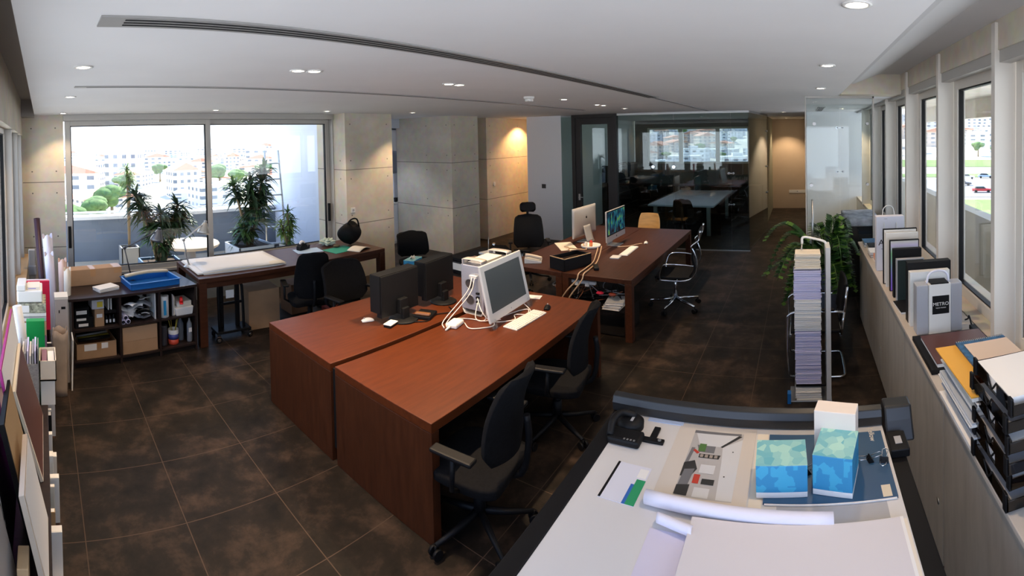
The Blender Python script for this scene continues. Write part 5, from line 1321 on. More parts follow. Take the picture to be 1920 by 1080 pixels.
mb = MB(); w, d, h = 0.42, 0.32, 0.17
mb.box((-w / 2, -d / 2, 0), (w / 2, d / 2, 0.005)).box((-w / 2, -d / 2, 0), (w / 2, -d / 2 + .006, h)).box((-w / 2, d / 2 - .006, 0), (w / 2, d / 2, h)).box((-w / 2, -d / 2, 0), (-w / 2 + .006, d / 2, h)).box((w / 2 - .006, -d / 2, 0), (w / 2, d / 2, h))
mb.build('carton', m_card, b); MB().box((-0.13, -0.162, 0.09), (0.0, -0.16, 0.16)).build('label', m_paper, b); MB().box((0.0, -0.162, 0.11), (0.05, -0.16, 0.17)).build('tape', m_tape, b); MB().box((0.05, -0.162, 0.1), (0.12, -0.16, 0.16)).build('label', m_paper, b)
for k in range(4):
    tag(MB().tube([(-0.17, 0, 0), (0.17, 0.02, 0)], 0.018, 10).build('spray_can', [m_black, mat('olive can', (0.2, 0.17, 0.02), 0.4), m_gplast, m_black][k], loc=on_shelf(0.25, 0.1 + 0.055 * k, Z0 + 0.19 + 0.0 * k), rot=(0, 0, SR + 0.05 * k)), ['front black', 'olive yellow', 'grey', 'rear black'][k] + ' tube lying in the open bottom left carton', 'tube')
# column 2
b = local('magazine_pile', 'jumbled heap of rolled magazines and papers in the upper middle cubby', 'papers', 0.72, 0.17, Z1)
rp = random.Random(17)
for k in range(16):
    Mk = Tm(rp.uniform(-0.1, 0.1), rp.uniform(-0.08, 0.05), 0.02 + k * 0.0135, rz=rp.uniform(-1.2, 1.2), rx=rp.uniform(-.12, .12), ry=rp.uniform(-.3, .3))
    MB().grid(lambda u, v, k=k: ((u - .5) * 0.18, (v - .5) * 0.13, 0.02 * math.sin(u * 5 + k) + 0.012 * math.sin(v * 4)), 8, 5, 0.004, M=Mk).build('magazine', [m_paper, m_gplast, mat('dim magazine', (0.2, 0.2, 0.22), 0.5), m_paper, m_black][k % 5], b)
for k in range(3): tag(MB().lathe([(0.02, -0.1), (0.026, -0.1), (0.026, 0.1), (0.02, 0.1)], 14, 0, Matrix.Rotation(PI / 2, 4, 'X'), cap=False).build('paper_roll', m_lilac, loc=on_shelf(0.545 + 0.054 * (k % 2) + .027 * (k // 2), 0.12, Z1 + 0.0265 + 0.047 * (k // 2)), rot=(0, 0, SR)), ['left', 'right', 'upper'][k] + ' lilac paper roll end in the upper middle cubby', 'paper roll', 'lilac rolls in the shelf')
tag(MB().box((0, 0, 0), (0.012, 0.26, 0.29)).build('folder', m_wplast, loc=on_shelf(0.905, 0.05, Z1), rot=(0, 0, SR)), 'white folder upright against the divider in the upper middle cubby', 'folder')
bx('packing_box', 'lower of two plain brown boxes in the bottom middle cubby', 'box', 0.725, 0.17, Z0, 0.385, 0.3, 0.14, m_card)
bx('packing_box', 'upper of two plain brown boxes in the bottom middle cubby', 'box', 0.725, 0.17, Z0 + 0.1405, 0.385, 0.3, 0.16, mat('lighter cardboard', (0.45, 0.28, 0.16), 0.85))
# column 3
b = local('kitchen_roll', 'white cylinder printed with blue in the upper right cubby', 'roll', 1.02, 0.09, Z1)
MB().lathe([(0.055, 0), (0.058, 0.003), (0.058, 0.24), (0.055, 0.243), (0.02, 0.243)], 24).build('roll_body', m_wplast, b); MB().box((-0.02, -0.0605, 0.03), (0.01, -0.055, 0.2)).build('print', mat('roll blue', (0.02, 0.3, 0.6), 0.5), b)
for k in range(3): tag(MB().box((0, 0, 0), (0.01, 0.22, 0.27 - 0.02 * k)).build('notebook', [m_black, m_gplast, m_paper2][k], loc=on_shelf(1.095 + 0.016 * k, 0.06, Z1), rot=(0, 0, SR)), ['black', 'grey', 'cream'][k] + ' thin notebook upright in the upper right cubby', 'notebook')
b = local('storage_tub', 'white plastic tub in the upper right cubby with a red stapler on it', 'tub', 1.238, 0.15, Z1)
MB().prism([(-0.095, 0), (0.095, 0), (0.11, 0.09), (-0.11, 0.09)], 'y', -0.13, 0.13).build('tub_body', m_wplast, b, 0.008); MB().box((-0.07, -0.1, 0.09), (0.1, 0.12, 0.15)).build('contents', m_paper2, b, 0.01)
b = local('stapler', 'bright red stapler lying on the white tub', 'stapler', 1.2, 0.02, Z1 + 0.152, 1.2)
MB().box((-0.07, -0.02, 0), (0.07, 0.02, 0.018)).build('stapler_base', mat('bright red', (0.75, 0.02, 0.02), 0.35), b, 0.006); MB().box((-0.06, -0.016, 0.025), (0.07, 0.016, 0.06), M=Tm(0, 0, 0, ry=0.12)).build('stapler_arm', mat('bright red', (0.75, 0.02, 0.02), 0.35), b, 0.008)
b = local('paint_jar', 'jar with blue and red bands at the bottom of the right column of the shelf', 'jar', 1.13, 0.1, Z0)
MB().lathe([(0.055, 0), (0.058, 0.01), (0.058, 0.06)], 22).build('red_band', mat('jar red', (0.5, 0.06, 0.03), 0.4), b); MB().lathe([(0.0585, 0.06), (0.0585, 0.12)], 22).build('blue_band', mat('jar blue', (0.06, 0.08, 0.3), 0.4), b); MB().lathe([(0.058, 0.12), (0.058, 0.17), (0.054, 0.17), (0.054, 0.125)], 22, cap=False).build('jar_wall', m_wplast, b)
for k in range(4): MB().tube([(0.02 * math.cos(k * 1.7), 0.02 * math.sin(k * 1.7), 0.125), (0.06 * math.cos(k * 1.7), 0.05 * math.sin(k * 1.7), 0.29)], 0.004, 6).build('brush', mat('yellow stick', (0.5, 0.4, 0.05), 0.5), b)
b = local('water_bottle', 'clear bottle with a red cap behind the banded jar', 'bottle', 1.24, 0.16, Z0)
MB().lathe([(0.035, 0), (0.037, 0.01), (0.037, 0.2), (0.015, 0.25), (0.015, 0.27)], 16).build('bottle_body', mat('murky plastic', (0.12, 0.14, 0.17), 0.2), b); MB().lathe([(0.017, 0.27), (0.017, 0.3)], 12).build('cap', mat('jar red', (0, 0, 0)), b)
b = local('water_bottle', 'grey bottle with a white label at the bottom right of the shelf unit', 'bottle', 1.31, 0.07, Z0)
MB().lathe([(0.028, 0), (0.03, 0.01), (0.03, 0.21), (0.012, 0.25), (0.012, 0.275)], 16).build('bottle_body', mat('grey bottle', (0.2, 0.22, 0.25), 0.3), b); MB().box((-0.02, -0.0315, 0.12), (0.015, -0.029, 0.17)).build('label', m_paper, b)
b = local('cup_stack', 'dark ridged stack of cups at the bottom of the right column', 'cups', 1.02, 0.1, Z0)
MB().lathe([(0.035 + 0.003 * (k % 2), k * 0.011) for k in range(22)], 18).build('cups', mat('dark cups', (0.05, 0.05, 0.06), 0.4), b)
# ---------------- the drafting table in the right foreground ----------------
BZ = 0.96
dt = thing('drafting_table', 'white drafting table with a black straightedge beam in the right foreground', 'drafting table', (0, 0, 0))
MB().box((0.8, -0.36, BZ - 0.03), (2.17, 0.835, BZ)).build('board', mat('white board', (0.66, 0.64, 0.63), 0.45), dt, 0.002)
MB().box((0.8, 0.836, BZ - 0.04), (2.18, 0.905, BZ + 0.004)).build('edge_rail', m_black, dt, 0.004)
MB().box((0.8, -0.43, BZ - 0.1), (2.1, -0.361, BZ - 0.02)).build('edge_rail', m_black, dt, 0.004)
MB().prism([(2.155, BZ + 0.005), (2.19, BZ + 0.0), (2.235, BZ + 0.03), (2.235, BZ + 0.06), (2.2, BZ + 0.085), (2.165, BZ + 0.08), (2.15, BZ + 0.05)], 'y', -0.36, 0.91).build('straightedge_beam', mat('satin black beam', (0.02, 0.021, 0.023), 0.35), dt, 0.004)
MB().prism([(2.09, BZ - 0.05), (2.22, BZ - 0.05), (2.27, BZ + 0.03), (2.25, BZ + 0.085), (2.17, BZ + 0.085), (2.14, BZ + 0.03)], 'y', -0.5, -0.37).build('beam_end_cap', mat('satin black beam', (0, 0, 0)), dt, 0.01)
b = MB().box((1.95, -0.445, BZ - 0.02), (2.08, -0.362, BZ + 0.02)).build('rail_carriage', m_black, dt, 0.006)
MB().box((1.99, -0.42, BZ + 0.02), (2.04, -0.39, BZ + 0.0215)).build('scale_label', m_gplast, b)
MB().box((2.13, 0.55, BZ + 0.0005), (2.155, 0.72, BZ + 0.004)).build('light_strip', mat('pale blue edge', (0.5, 0.6, 0.8), 0.3), dt)
for y in (-0.15, 0.62):
    MB().box((1.35, y - 0.04, 0.05), (1.45, y + 0.04, BZ - 0.03)).build('leg', m_black, dt, 0.006)
    MB().box((1.0, y - 0.045, 0), (1.9, y + 0.045, 0.05)).build('foot', m_black, dt, 0.008)
MB().box((1.38, -0.11, 0.35), (1.42, 0.58, 0.42)).build('cross_brace', m_black, dt)
mh = thing('drafting_machine', 'black drafting machine head lying at the far left corner of the board', 'drafting machine', (2.0, 0.76, BZ + 0.001))
MB().box((-0.09, -0.07, 0), (0.0, 0.08, 0.035)).build('head_block', m_black, mh, 0.012)
MB().lathe([(0.06, 0.0), (0.062, 0.03), (0.045, 0.045), (0.03, 0.05), (0.0, 0.05)], 24, 0, Tm(0.06, 0.02, 0.0), cap=False).build('dial', m_black, mh)
MB().tube(smooth_path([(-0.07, 0.07, 0.03), (-0.02, 0.075, 0.07), (0.05, 0.06, 0.07), (0.08, 0.0, 0.05)], 5), 0.016, 10).build('grip', m_black, mh)
MB().box((-0.03, -0.16, 0), (0.0, -0.05, 0.012)).build('arm_plate', m_black, mh, 0.003)
MB().box((0.0, -0.12, 0), (0.08, -0.09, 0.012)).build('arm_plate', m_black, mh, 0.003)
MB().lathe([(0.008, 0.0125), (0.008, 0.016)], 12, 0, Tm(-0.015, -0.14, 0)).build('screw', m_steel, mh)
for k in range(4): MB().box((-0.085, -0.05 + k * 0.015, 0.0355), (-0.075, -0.042 + k * 0.015, 0.0365)).build('scale_tick', m_steel, mh)
MB().box((0.03, 0.0, 0.051), (0.075, 0.012, 0.052)).build('label', m_gplast, mh)
# sheets
def flat(name, lab, cat, x0, x1, y0, y1, z, m, th=0.0015, rz=0.0, group=None):
    o = MB().box(((x0 - x1) / 2, (y0 - y1) / 2, 0), ((x1 - x0) / 2, (y1 - y0) / 2, th)).build(name, m, None, 0, 2, ((x0 + x1) / 2, (y0 + y1) / 2, z), (0, 0, rz))
    return tag(o, lab, cat, group)
br = thing('brochure', 'white brochure with a dark title strip and green and blue end', 'brochure', (1.715, 0.675, BZ + 0.001), -0.02)
MB().box((-0.105, -0.072, 0), (0.105, 0.072, 0.002)).build('leaflet', mat('brochure white', (0.7, 0.7, 0.78), 0.5), br)
MB().box((-0.105, 0.062, 0.002), (0.105, 0.072, 0.0024)).build('title_strip', m_black, br)
MB().box((-0.105, -0.072, 0.002), (0.03, -0.035, 0.0024)).build('green_patch', mat('brochure green', (0.02, 0.3, 0.12), 0.5), br)
MB().box((-0.105, -0.035, 0.002), (0.0, -0.022, 0.0024)).build('blue_patch', mat('brochure blue', (0.03, 0.13, 0.45), 0.5), br)
MB().box((0.04, -0.066, 0.002), (0.09, -0.03, 0.0024)).build('pale_patch', m_paper, br)
po = thing('poster', 'cream sheet printed with a picture of a modern white interior', 'poster', (1.91, 0.385, BZ + 0.0008))
MB().box((-0.23, -0.175, 0), (0.24, 0.175, 0.0018)).build('sheet', mat('poster paper', (0.62, 0.56, 0.5), 0.6), po)
pm = [mat('picture %d' % i, c, 0.4) for i, c in enumerate([(0.45, 0.43, 0.42), (0.03, 0.03, 0.03), (0.16, 0.16, 0.17), (0.62, 0.62, 0.63), (0.08, 0.18, 0.05), (0.5, 0.05, 0.03), (0.33, 0.28, 0.24)])]
# picture built in plan: its own left-right runs along +x, up towards -y
pc = MB().add([(-0.205, 0.1, .0021), (0.2, 0.1, .0021), (0.2, -0.12, .0021), (-0.205, -0.12, .0021)], [(3, 2, 1, 0)], 0)
def pq(pts, mi, z=0.0021):
    z = 0.0021 + (z - 0.0019) * 2
    pc.add([(x, y, z) for x, y in pts], [tuple(range(len(pts)))[::-1] if sum((pts[i][0] * pts[(i + 1) % len(pts)][1] - pts[(i + 1) % len(pts)][0] * pts[i][1]) for i in range(len(pts))) < 0 else tuple(range(len(pts)))], mi)
pq([(0.2, 0.1), (0.2, -0.11), (0.185, -0.11), (0.18, 0.1)], 2)
pq([(0.18, 0.09), (0.185, -0.1), (0.1, -0.03), (0.1, 0.06)], 3)
pq([(0.185, -0.1), (0.1, -0.03), (0.095, -0.04), (0.18, -0.115)], 1, .0023)
pq([(0.1, 0.07), (0.1, -0.01), (0.055, -0.01), (0.055, 0.055)], 2)
pq([(0.11, 0.06), (0.11, 0.03), (0.06, 0.03), (0.06, 0.06)], 4, .0023)
pq([(0.045, 0.05), (0.045, -0.04), (0.02, -0.035), (0.02, 0.05)], 1, .0023)
for k in range(4): pq([(0.042, 0.045 - .02 * k), (0.042, 0.032 - .02 * k), (0.024, 0.032 - .02 * k), (0.024, 0.045 - .02 * k)], 6, .0025)
pq([(0.08, 0.09), (0.08, 0.075), (-0.02, 0.085), (-0.04, 0.1)], 2)
pq([(-0.02, 0.1), (0.0, 0.06), (-0.05, 0.04), (-0.1, 0.06), (-0.1, 0.1)], 1, .0023)
pq([(-0.06, 0.09), (-0.05, 0.05), (-0.16, 0.06), (-0.2, 0.1)], 2, .0025)
pq([(-0.15, 0.1), (-0.14, 0.05), (-0.2, 0.05), (-0.2, 0.1)], 1, .0027)
pq([(-0.08, 0.045), (-0.08, 0.02), (-0.13, 0.02), (-0.13, 0.045)], 5, .0025)
pq([(0.07, 0.075), (0.05, 0.05), (0.04, 0.06), (0.06, 0.08)], 5, .0027)
pq([(-0.02, 0.03), (-0.02, -0.03), (-0.07, -0.03), (-0.07, 0.03)], 3, .0025)
pq([(-0.1, 0.01), (-0.1, -0.04), (-0.13, -0.04), (-0.13, 0.01)], 1, .0025)
pq([(-0.15, 0.03), (-0.15, -0.03), (-0.2, -0.03), (-0.2, 0.03)], 3, .0025)
pq([(0.1, -0.04), (0.0, -0.05), (-0.2, -0.06), (-0.2, -0.12), (0.16, -0.12)], 3, .00205)
for x, y in ((0.07, -0.085), (-0.08, -0.07)): pq([(x, y), (x + .006, y), (x + .006, y - .006), (x, y - .006)], 1, .0025)
pc.build('picture', pm, po)
flat('cream_sheet', 'cream backing sheet between the poster and the blue folder', 'paper', 1.67, 2.12, 0.155, 0.203, BZ + 0.0006, m_paper2)
flat('grey_sheet', 'grey sheet under the near edge of the blue folder', 'paper', 1.6, 1.72, -0.3, 0.1, BZ + 0.0004, m_gplast, 0.0008)
bf = thing('folder', 'dark blue folder with a white sticker under the tissue boxes', 'folder', (1.9, -0.1, BZ + 0.001), 0.0)
MB().box((-0.19, -0.245, 0.006), (0.21, 0.25, 0.008)).box((-0.19, -0.245, 0.0), (0.21, 0.25, 0.0015)).build('cover', mat('folder blue', (0.02, 0.075, 0.16), 0.4), bf)
MB().box((-0.196, -0.24, 0.0015), (0.205, 0.245, 0.006)).build('pages', m_paper, bf)
MB().box((-0.185, -0.225, 0.008), (-0.125, -0.19, 0.0085)).build('sticker', mat('sticker', (0.7, 0.6, 0.45), 0.5), bf)
text('Yellow', 0.035, 'title_print', m_paper2, bf, (0.19, -0.2, 0.0081), (0, 0, PI))
tb1 = tissue_box('turquoise faceted tissue box lying low on the blue folder', (1.81, 0.085, BZ + 0.0095), PI / 2 + 0.05, 0.19, 0.15, 0.13, 1)
tb2 = tissue_box('turquoise tissue box standing taller in front of a white carton on the folder', (1.82, -0.125, BZ + 0.0095), PI / 2 - 0.25, 0.15, 0.17, 0.16, 2)
wb = thing('white_carton', 'white and peach carton standing behind the taller tissue box', 'carton', (1.945, -0.13, BZ + 0.0095), -0.25)
MB().box((-0.04, -0.09, 0), (0.04, 0.08, 0.235)).build('carton_body', mat('peach white card', (0.8, 0.7, 0.62), 0.6), wb, 0.003)
def wire_clip(lab, x, y, rz):
    t = thing('binder_clip', lab, 'binder clip', (x, y, BZ + 0.0095), rz, 'binder clips on the folder')
    MB().prism([(-0.012, 0), (0.012, 0), (0.0, 0.02)], 'x', -0.018, 0.018).build('clip_body', m_black, t)
    for s in (-1, 1): MB().tube([(-0.01, s * 0.008, 0.015), (-0.012, s * 0.045, 0.02), (0.0, s * 0.055, 0.02), (0.012, s * 0.045, 0.02), (0.01, s * 0.008, 0.015)], 0.0018, 6).build('wire_lever', m_chrome, t)
    return t
wire_clip('small metal binder clip between the two tissue boxes', 1.87, -0.012, 0.5)
wire_clip('metal binder clip at the right edge of the blue folder', 1.905, -0.325, 1.3)
wire_clip('long wire binder clip to the right of the taller tissue box', 1.92, -0.27, 0.2)
# rolled paper and big sheets
def scroll(name, lab, x, y0, y1, r, z, tail, m):
    o = MB()
    def f(u, v):
        a = -0.2 + v * 2 * PI * 1.15; rr_ = r * (1 - 0.12 * v)
        return (x + 0.03 * (u - .5) + rr_ * math.cos(a), y0 + (y1 - y0) * u, z + r + rr_ * math.sin(a))
    o.grid(f, 10, 22, 0.0012)
    return tag(o.build(name, m), lab, 'paper roll')
scroll('paper_roll', 'long loosely rolled white paper lying across the board', 1.625, -0.1, 0.57, 0.026, BZ + 0.002, 0, m_lilac if False else mat('cool paper', (0.72, 0.7, 0.8), 0.7))
scroll('paper_roll', 'short curled white paper edge below the long roll', 1.545, 0.37, 0.5, 0.018, BZ + 0.010, 0, mat('cool paper', (0, 0, 0)))
pl = thing('paper_stack', 'thick stack of large white sheets on the near right of the board', 'paper stack', (1.19, 0.03, BZ + 0.001))
for k in range(8):
    MB().box((-0.38, -0.355, k * 0.004), (0.40 + 0.004 * math.sin(k * 2.3), 0.35 + 0.004 * math.sin(k), k * 0.004 + 0.0035)).build('sheet', [m_paper, m_paper2, m_paper, mat('green edge sheet', (0.05, 0.35, 0.25), 0.6)][k % 4] if k < 7 else mat('top sheet', (0.66, 0.62, 0.63), 0.7), pl, loc=(0, -0.012 * ((7 - k) % 3), 0))
flat('tracing_sheet', 'lilac tracing sheet sticking out left of the big paper stack', 'paper', 1.15, 1.54, 0.38, 0.52, BZ + 0.0008, mat('tracing paper', (0.64, 0.6, 0.72), 0.6), 0.001)
# ---------------- leaflet stand ----------------
ls = thing('leaflet_stand', 'tall narrow white stand crammed with leaflets in the aisle by the windows', 'stand', (4.07, -0.03, 0))
MB().box((-0.12, -0.21, 0), (0.12, 0.14, 0.015)).build('base', m_steel, ls, 0.003)
MB().box((-0.12, -0.205, 0.015), (0.1, -0.165, 1.4)).build('side_panel', mat('grey white panel', (0.55, 0.55, 0.55), 0.5), ls, 0.003)
MB().tube(smooth_path([(0.04, -0.175, 1.38), (0.04, -0.16, 1.42), (0.04, -0.06, 1.45), (0.04, 0.02, 1.46), (0.04, 0.03, 1.4)], 5), 0.011, 8).build('top_handle', m_wplast, ls)
MB().box((-0.1, -0.16, 0.135), (0.12, 0.09, 0.15)).build('tray', m_black, ls)
MB().tube([(0.06, 0.1, 0.02), (0.04, 0.03, 1.4)], 0.006, 6).build('rear_rod', m_steel, ls)
rl = random.Random(2)
def leaflets(lab, z0, z1, m, th, dx=0.0, w=0.0):
    mb = MB(); z = z0
    while z < z1 - th:
        j = rl.uniform(-.008, .008); k = rl.uniform(-.006, .006)
        mb.box((3.97 + j + dx, -0.15 + k - w * .5, z), (4.14 + j, 0.06 + k + w, z + th * 0.7)); z += th
    return tag(mb.build('leaflets', m), lab, 'leaflets', kind='stuff')
leaflets('white and cream leaflets at the very top of the stand', 1.2, 1.345, m_paper2, 0.012)
leaflets('upper block of lilac leaflets in the stand', 0.93, 1.199, m_lilac, 0.009, 0, 0.008)
leaflets('middle block of white leaflets in the stand', 0.64, 0.929, m_paper, 0.006, 0, 0.004)
leaflets('lower block of lilac leaflets in the stand', 0.16, 0.6395, m_lilac, 0.011)
leaflets('short pile of white leaflets on the foot of the stand', 0.016, 0.125, m_paper, 0.008)
tag(MB().box((0, 0, 0), (0.06, 0.03, 0.09)).build('blue_leaflet', m_blue, loc=(3.93, 0.1, 0.0)), 'small blue and white packet on the floor beside the leaflet stand', 'packet')
# ---------------- leafy plant in a tall pot ----------------
zz = thing('potted_plant', 'glossy arching plant in a tall grey-blue pot behind the leaflet stand', 'plant', (5.55, -0.3, 0))
MB().lathe([(0.12, 0), (0.15, 0.72), (0.155, 0.76), (0.14, 0.76), (0.135, 0.7), (0.0, 0.7)], 28, cap=False).build('pot', mat('slate pot', (0.09, 0.11, 0.15), 0.45), zz)
MB().lathe([(0.0, 0.7), (0.136, 0.702)], 20, cap=False).build('soil', m_soil, zz)
rz_ = random.Random(31)
lf = MB(); sm = MB()
for k in range(40):
    a = 2 * PI * k / 40 + rz_.uniform(-.2, .2); L = rz_.uniform(0.5, 1.1); up = rz_.uniform(0.15, 0.68); dr = rz_.uniform(0.1, 1.0)
    if math.sin(a) < -0.2: L *= 0.42
    c, s = math.cos(a), math.sin(a)
    P = []
    for q in range(9):
        t = q / 8; r_ = 0.04 + L * (t ** 0.9) * 0.75; z = 0.7 + up * math.sin(t * PI * 0.75) * 1.0 - dr * 0.55 * t * t
        P.append(Vector((c * r_, s * r_, z)))
    sm.tube(P, [0.008 - 0.0006 * i for i in range(9)], 6)
    PP = smooth_path(P, 3)
    for q in range(6, len(PP) - 1):
        d = (PP[q + 1] - PP[q - 1]).normalized(); sd = d.cross(Vector((0, 0, 1))).normalized()
        for sgn in (-1, 1):
            ax = (sd * sgn + d * 0.6 + Vector((0, 0, 0.25))).normalized(); ln = 0.115 * (1.1 - 0.4 * q / len(PP)); wd = ax.cross(Vector((0, 0, 1))).normalized() * ln * 0.36
            b0 = PP[q]; lf.add([b0, b0 + ax * ln * 0.5 + wd, b0 + ax * ln, b0 + ax * ln * 0.5 - wd, b0 + ax * ln * 0.5 + Vector((0, 0, -0.006))], [(0, 4, 1), (1, 4, 2), (2, 4, 3), (3, 4, 0)], 1 if rz_.random() < 0.3 else 0, True)
sm.build('stem', m_leafm, zz); lf.build('foliage', [mat('glossy dark leaf', (0.025, 0.075, 0.018), 0.3, noise=0.3, scale=9), mat('fresh leaf', (0.13, 0.26, 0.04), 0.35)], zz)
# ---------------- things on the right window worktop ----------------
QZ = 1.0005
pb_ = thing('paper_bag', 'tall white paper carrier bag standing on the right worktop', 'bag', (4.56, -0.84, QZ))
MB().box((-0.05, -0.135, 0), (0.05, 0.135, 0.56)).build('bag_body', mat('bag white', (0.74, 0.73, 0.8), 0.6), pb_, 0.002)
for s in (-1, 1): MB().tube(smooth_path([(s * 0.052, 0.06, 0.5), (s * 0.055, 0.05, 0.4 if s < 0 else 0.62), (s * 0.055, 0, 0.36 if s < 0 else 0.66), (s * 0.055, -0.05, 0.4 if s < 0 else 0.62), (s * 0.052, -0.06, 0.5)], 4), 0.004, 6).build('cord_handle', m_wplast, pb_)
text('AN', 0.085, 'bag_print', m_black, pb_, (-0.0515, 0.055, 0.29), (PI / 2, 0, -PI / 2))
MB().box((-0.0515, 0.02, 0.225), (-0.0505, 0.09, 0.228)).build('print_line', m_black, pb_)
MB().box((-0.0515, 0.03, 0.535), (-0.0505, 0.06, 0.54)).build('print_mark', m_gplast, pb_)
def slab(name, lab, cat, x, y0, y1, h, th, m_face, m_edge, lean=0.0, extra=None):
    t = thing(name, lab, cat, (x, (y0 + y1) / 2, QZ), 0, rot=(0, lean, 0))
    w = abs(y1 - y0) / 2
    MB().box((0, -w, 0), (th, w, h)).build('cover', m_edge, t, 0.001)
    MB().box((-0.0015, -w + 0.008, 0.008), (-0.0003, w - 0.008, h - 0.008)).build('front_face', m_face, t)
    if extra: extra(t, w, h)
    return t
m_holo = bpy.data.materials.new('iridescent cover'); m_holo.use_nodes = True
nt = m_holo.node_tree; _b = nt.nodes['Principled BSDF']; _t = nt.nodes.new('ShaderNodeTexCoord'); _s = nt.nodes.new('ShaderNodeSeparateXYZ'); _r = nt.nodes.new('ShaderNodeValToRGB')
nt.links.new(_t.outputs['Generated'], _s.inputs[0]); nt.links.new(_s.outputs['Z'], _r.inputs[0]); nt.links.new(_r.outputs[0], _b.inputs['Base Color']); _b.inputs['Roughness'].default_value = 0.25
_e = _r.color_ramp.elements; _e[0].color = (0.25, 0.12, 0.75, 1); _e[1].color = (0.5, 0.5, 0.45, 1)
for p, c in ((0.3, (0.35, 0.3, 0.8, 1)), (0.55, (0.3, 0.5, 0.5, 1)), (0.75, (0.25, 0.55, 0.3, 1)), (0.9, (0.55, 0.5, 0.7, 1))):
    x = _e.new(p); x.color = c
slab('picture_frame', 'rearmost large white framed board with a black edge on the worktop', 'framed board', 4.10, -1.0, -0.7, 0.52, 0.03, m_wplast, m_black)
slab('picture_frame', 'cream framed board in front of the black-edged one', 'framed board', 4.02, -0.99, -0.71, 0.5, 0.02, mat('cream board', (0.7, 0.66, 0.6), 0.5), m_wplast)
slab('portfolio_book', 'iridescent purple and green covered book standing on the worktop', 'book', 3.90, -0.97, -0.72, 0.46, 0.03, m_holo, m_black)
slab('picture_frame', 'thick black framed board in front of the iridescent book', 'framed board', 3.74, -0.95, -0.72, 0.42, 0.05, m_blackm, m_black)
def mk(t, w, h): MB().ball((-0.004, 0, h * 0.72), (0.003, 0.014, 0.02)).build('pale_emblem', mat('emblem', (0.55, 0.5, 0.4), 0.4), t)
slab('portfolio_book', 'black book with a small pale oval emblem on its cover', 'book', 3.64, -0.945, -0.725, 0.36, 0.04, mat('green black', (0.02, 0.03, 0.028), 0.3), m_gplast, extra=mk)
fb = thing('book', 'thin white book lying flat at the front edge of the worktop', 'book', (3.5, -0.79, QZ), 0.05)
MB().box((-0.12, -0.09, 0.002), (0.12, 0.09, 0.018)).build('pages', m_paper, fb); MB().box((-0.122, -0.092, 0.018), (0.122, 0.092, 0.021)).box((-0.122, -0.092, 0), (0.122, -0.092 + .001, 0.02)).build('cover', m_black, fb)
slab('ring_binder', 'black ring binder standing behind the boxed sample case', 'binder', 3.22, -1.03, -0.72, 0.45, 0.07, m_black, m_black)
slab('ring_binder', 'white ring binder directly behind the boxed sample case', 'binder', 3.15, -1.0, -0.72, 0.4, 0.055, m_wplast, m_wplast)
mc = thing('sample_case', 'clear plastic sample case with a white handle and a black METRO label', 'case', (3.0, -0.885, QZ))
m_clr = mat('frosted clear plastic', (0.6, 0.62, 0.68), 0.25, trans=0.35, alpha=1)
MB().box((0, -0.155, 0), (0.1, -0.075, 0.35)).box((0, 0.075, 0), (0.1, 0.155, 0.35)).build('case_shell', m_clr, mc, 0.008)
MB().box((0.01, -0.145, 0.01), (0.09, 0.145, 0.33)).build('sample_cards', mat('stacked cards', (0.55, 0.55, 0.62), 0.6, noise=0.25, scale=60, stretch=(0.2, 0.2, 6)), mc)
MB().box((-0.004, -0.0745, 0), (0.104, 0.0745, 0.352)).build('white_band', m_wplast, mc, 0.003)
MB().box((-0.002, -0.06, 0.352), (0.1, 0.06, 0.36)).build('black_lid', m_black, mc)
MB().tube(smooth_path([(0.05, 0.075, 0.34), (0.05, 0.065, 0.4), (0.05, 0.03, 0.43), (0.05, -0.03, 0.43), (0.05, -0.065, 0.4), (0.05, -0.075, 0.34)], 5), 0.008, 8).build('handle', mat('milky handle', (0.75, 0.75, 0.85), 0.3), mc)
MB().box((-0.0055, -0.062, 0.14), (-0.004, 0.052, 0.27)).build('label', m_black, mc)
text('METRO', 0.033, 'label_print', m_wplast, mc, (-0.0062, -0.005, 0.21), (PI / 2, 0, -PI / 2))
text('TILES & WOODS', 0.0095, 'label_small_print', m_wplast, mc, (-0.0062, -0.005, 0.183), (PI / 2, 0, -PI / 2)).name = 'label_small_print'
pf = thing('portfolio', 'dark brown leather portfolio lying on a black one', 'portfolio', (2.7, -0.9, QZ), 0.0)
MB().box((-0.22, -0.2, 0.0), (0.24, 0.215, 0.03)).build('black_case', m_black, pf, 0.004)
MB().box((-0.2, -0.2, 0.031), (0.17, 0.175, 0.052)).build('pages', m_paper, pf); MB().box((-0.205, -0.205, 0.0521), (0.17, 0.18, 0.058)).build('brown_cover', mat('oxblood leather', (0.09, 0.03, 0.022), 0.35), pf, 0.002)
lt = thing('window_latch', 'small black latch and cord at the foot of the right window', 'latch', (2.96, -1.11, QZ)); MB().box((-0.05, -0.02, 0), (0.05, 0.02, 0.03)).build('latch_body', m_black, lt, 0.004); MB().tube(smooth_path([(0.05, 0, 0.02), (0.1, 0, 0.07), (0.15, -0.01, 0.03), (0.18, 0, 0.01)], 4), 0.006).build('cord', m_black, lt)
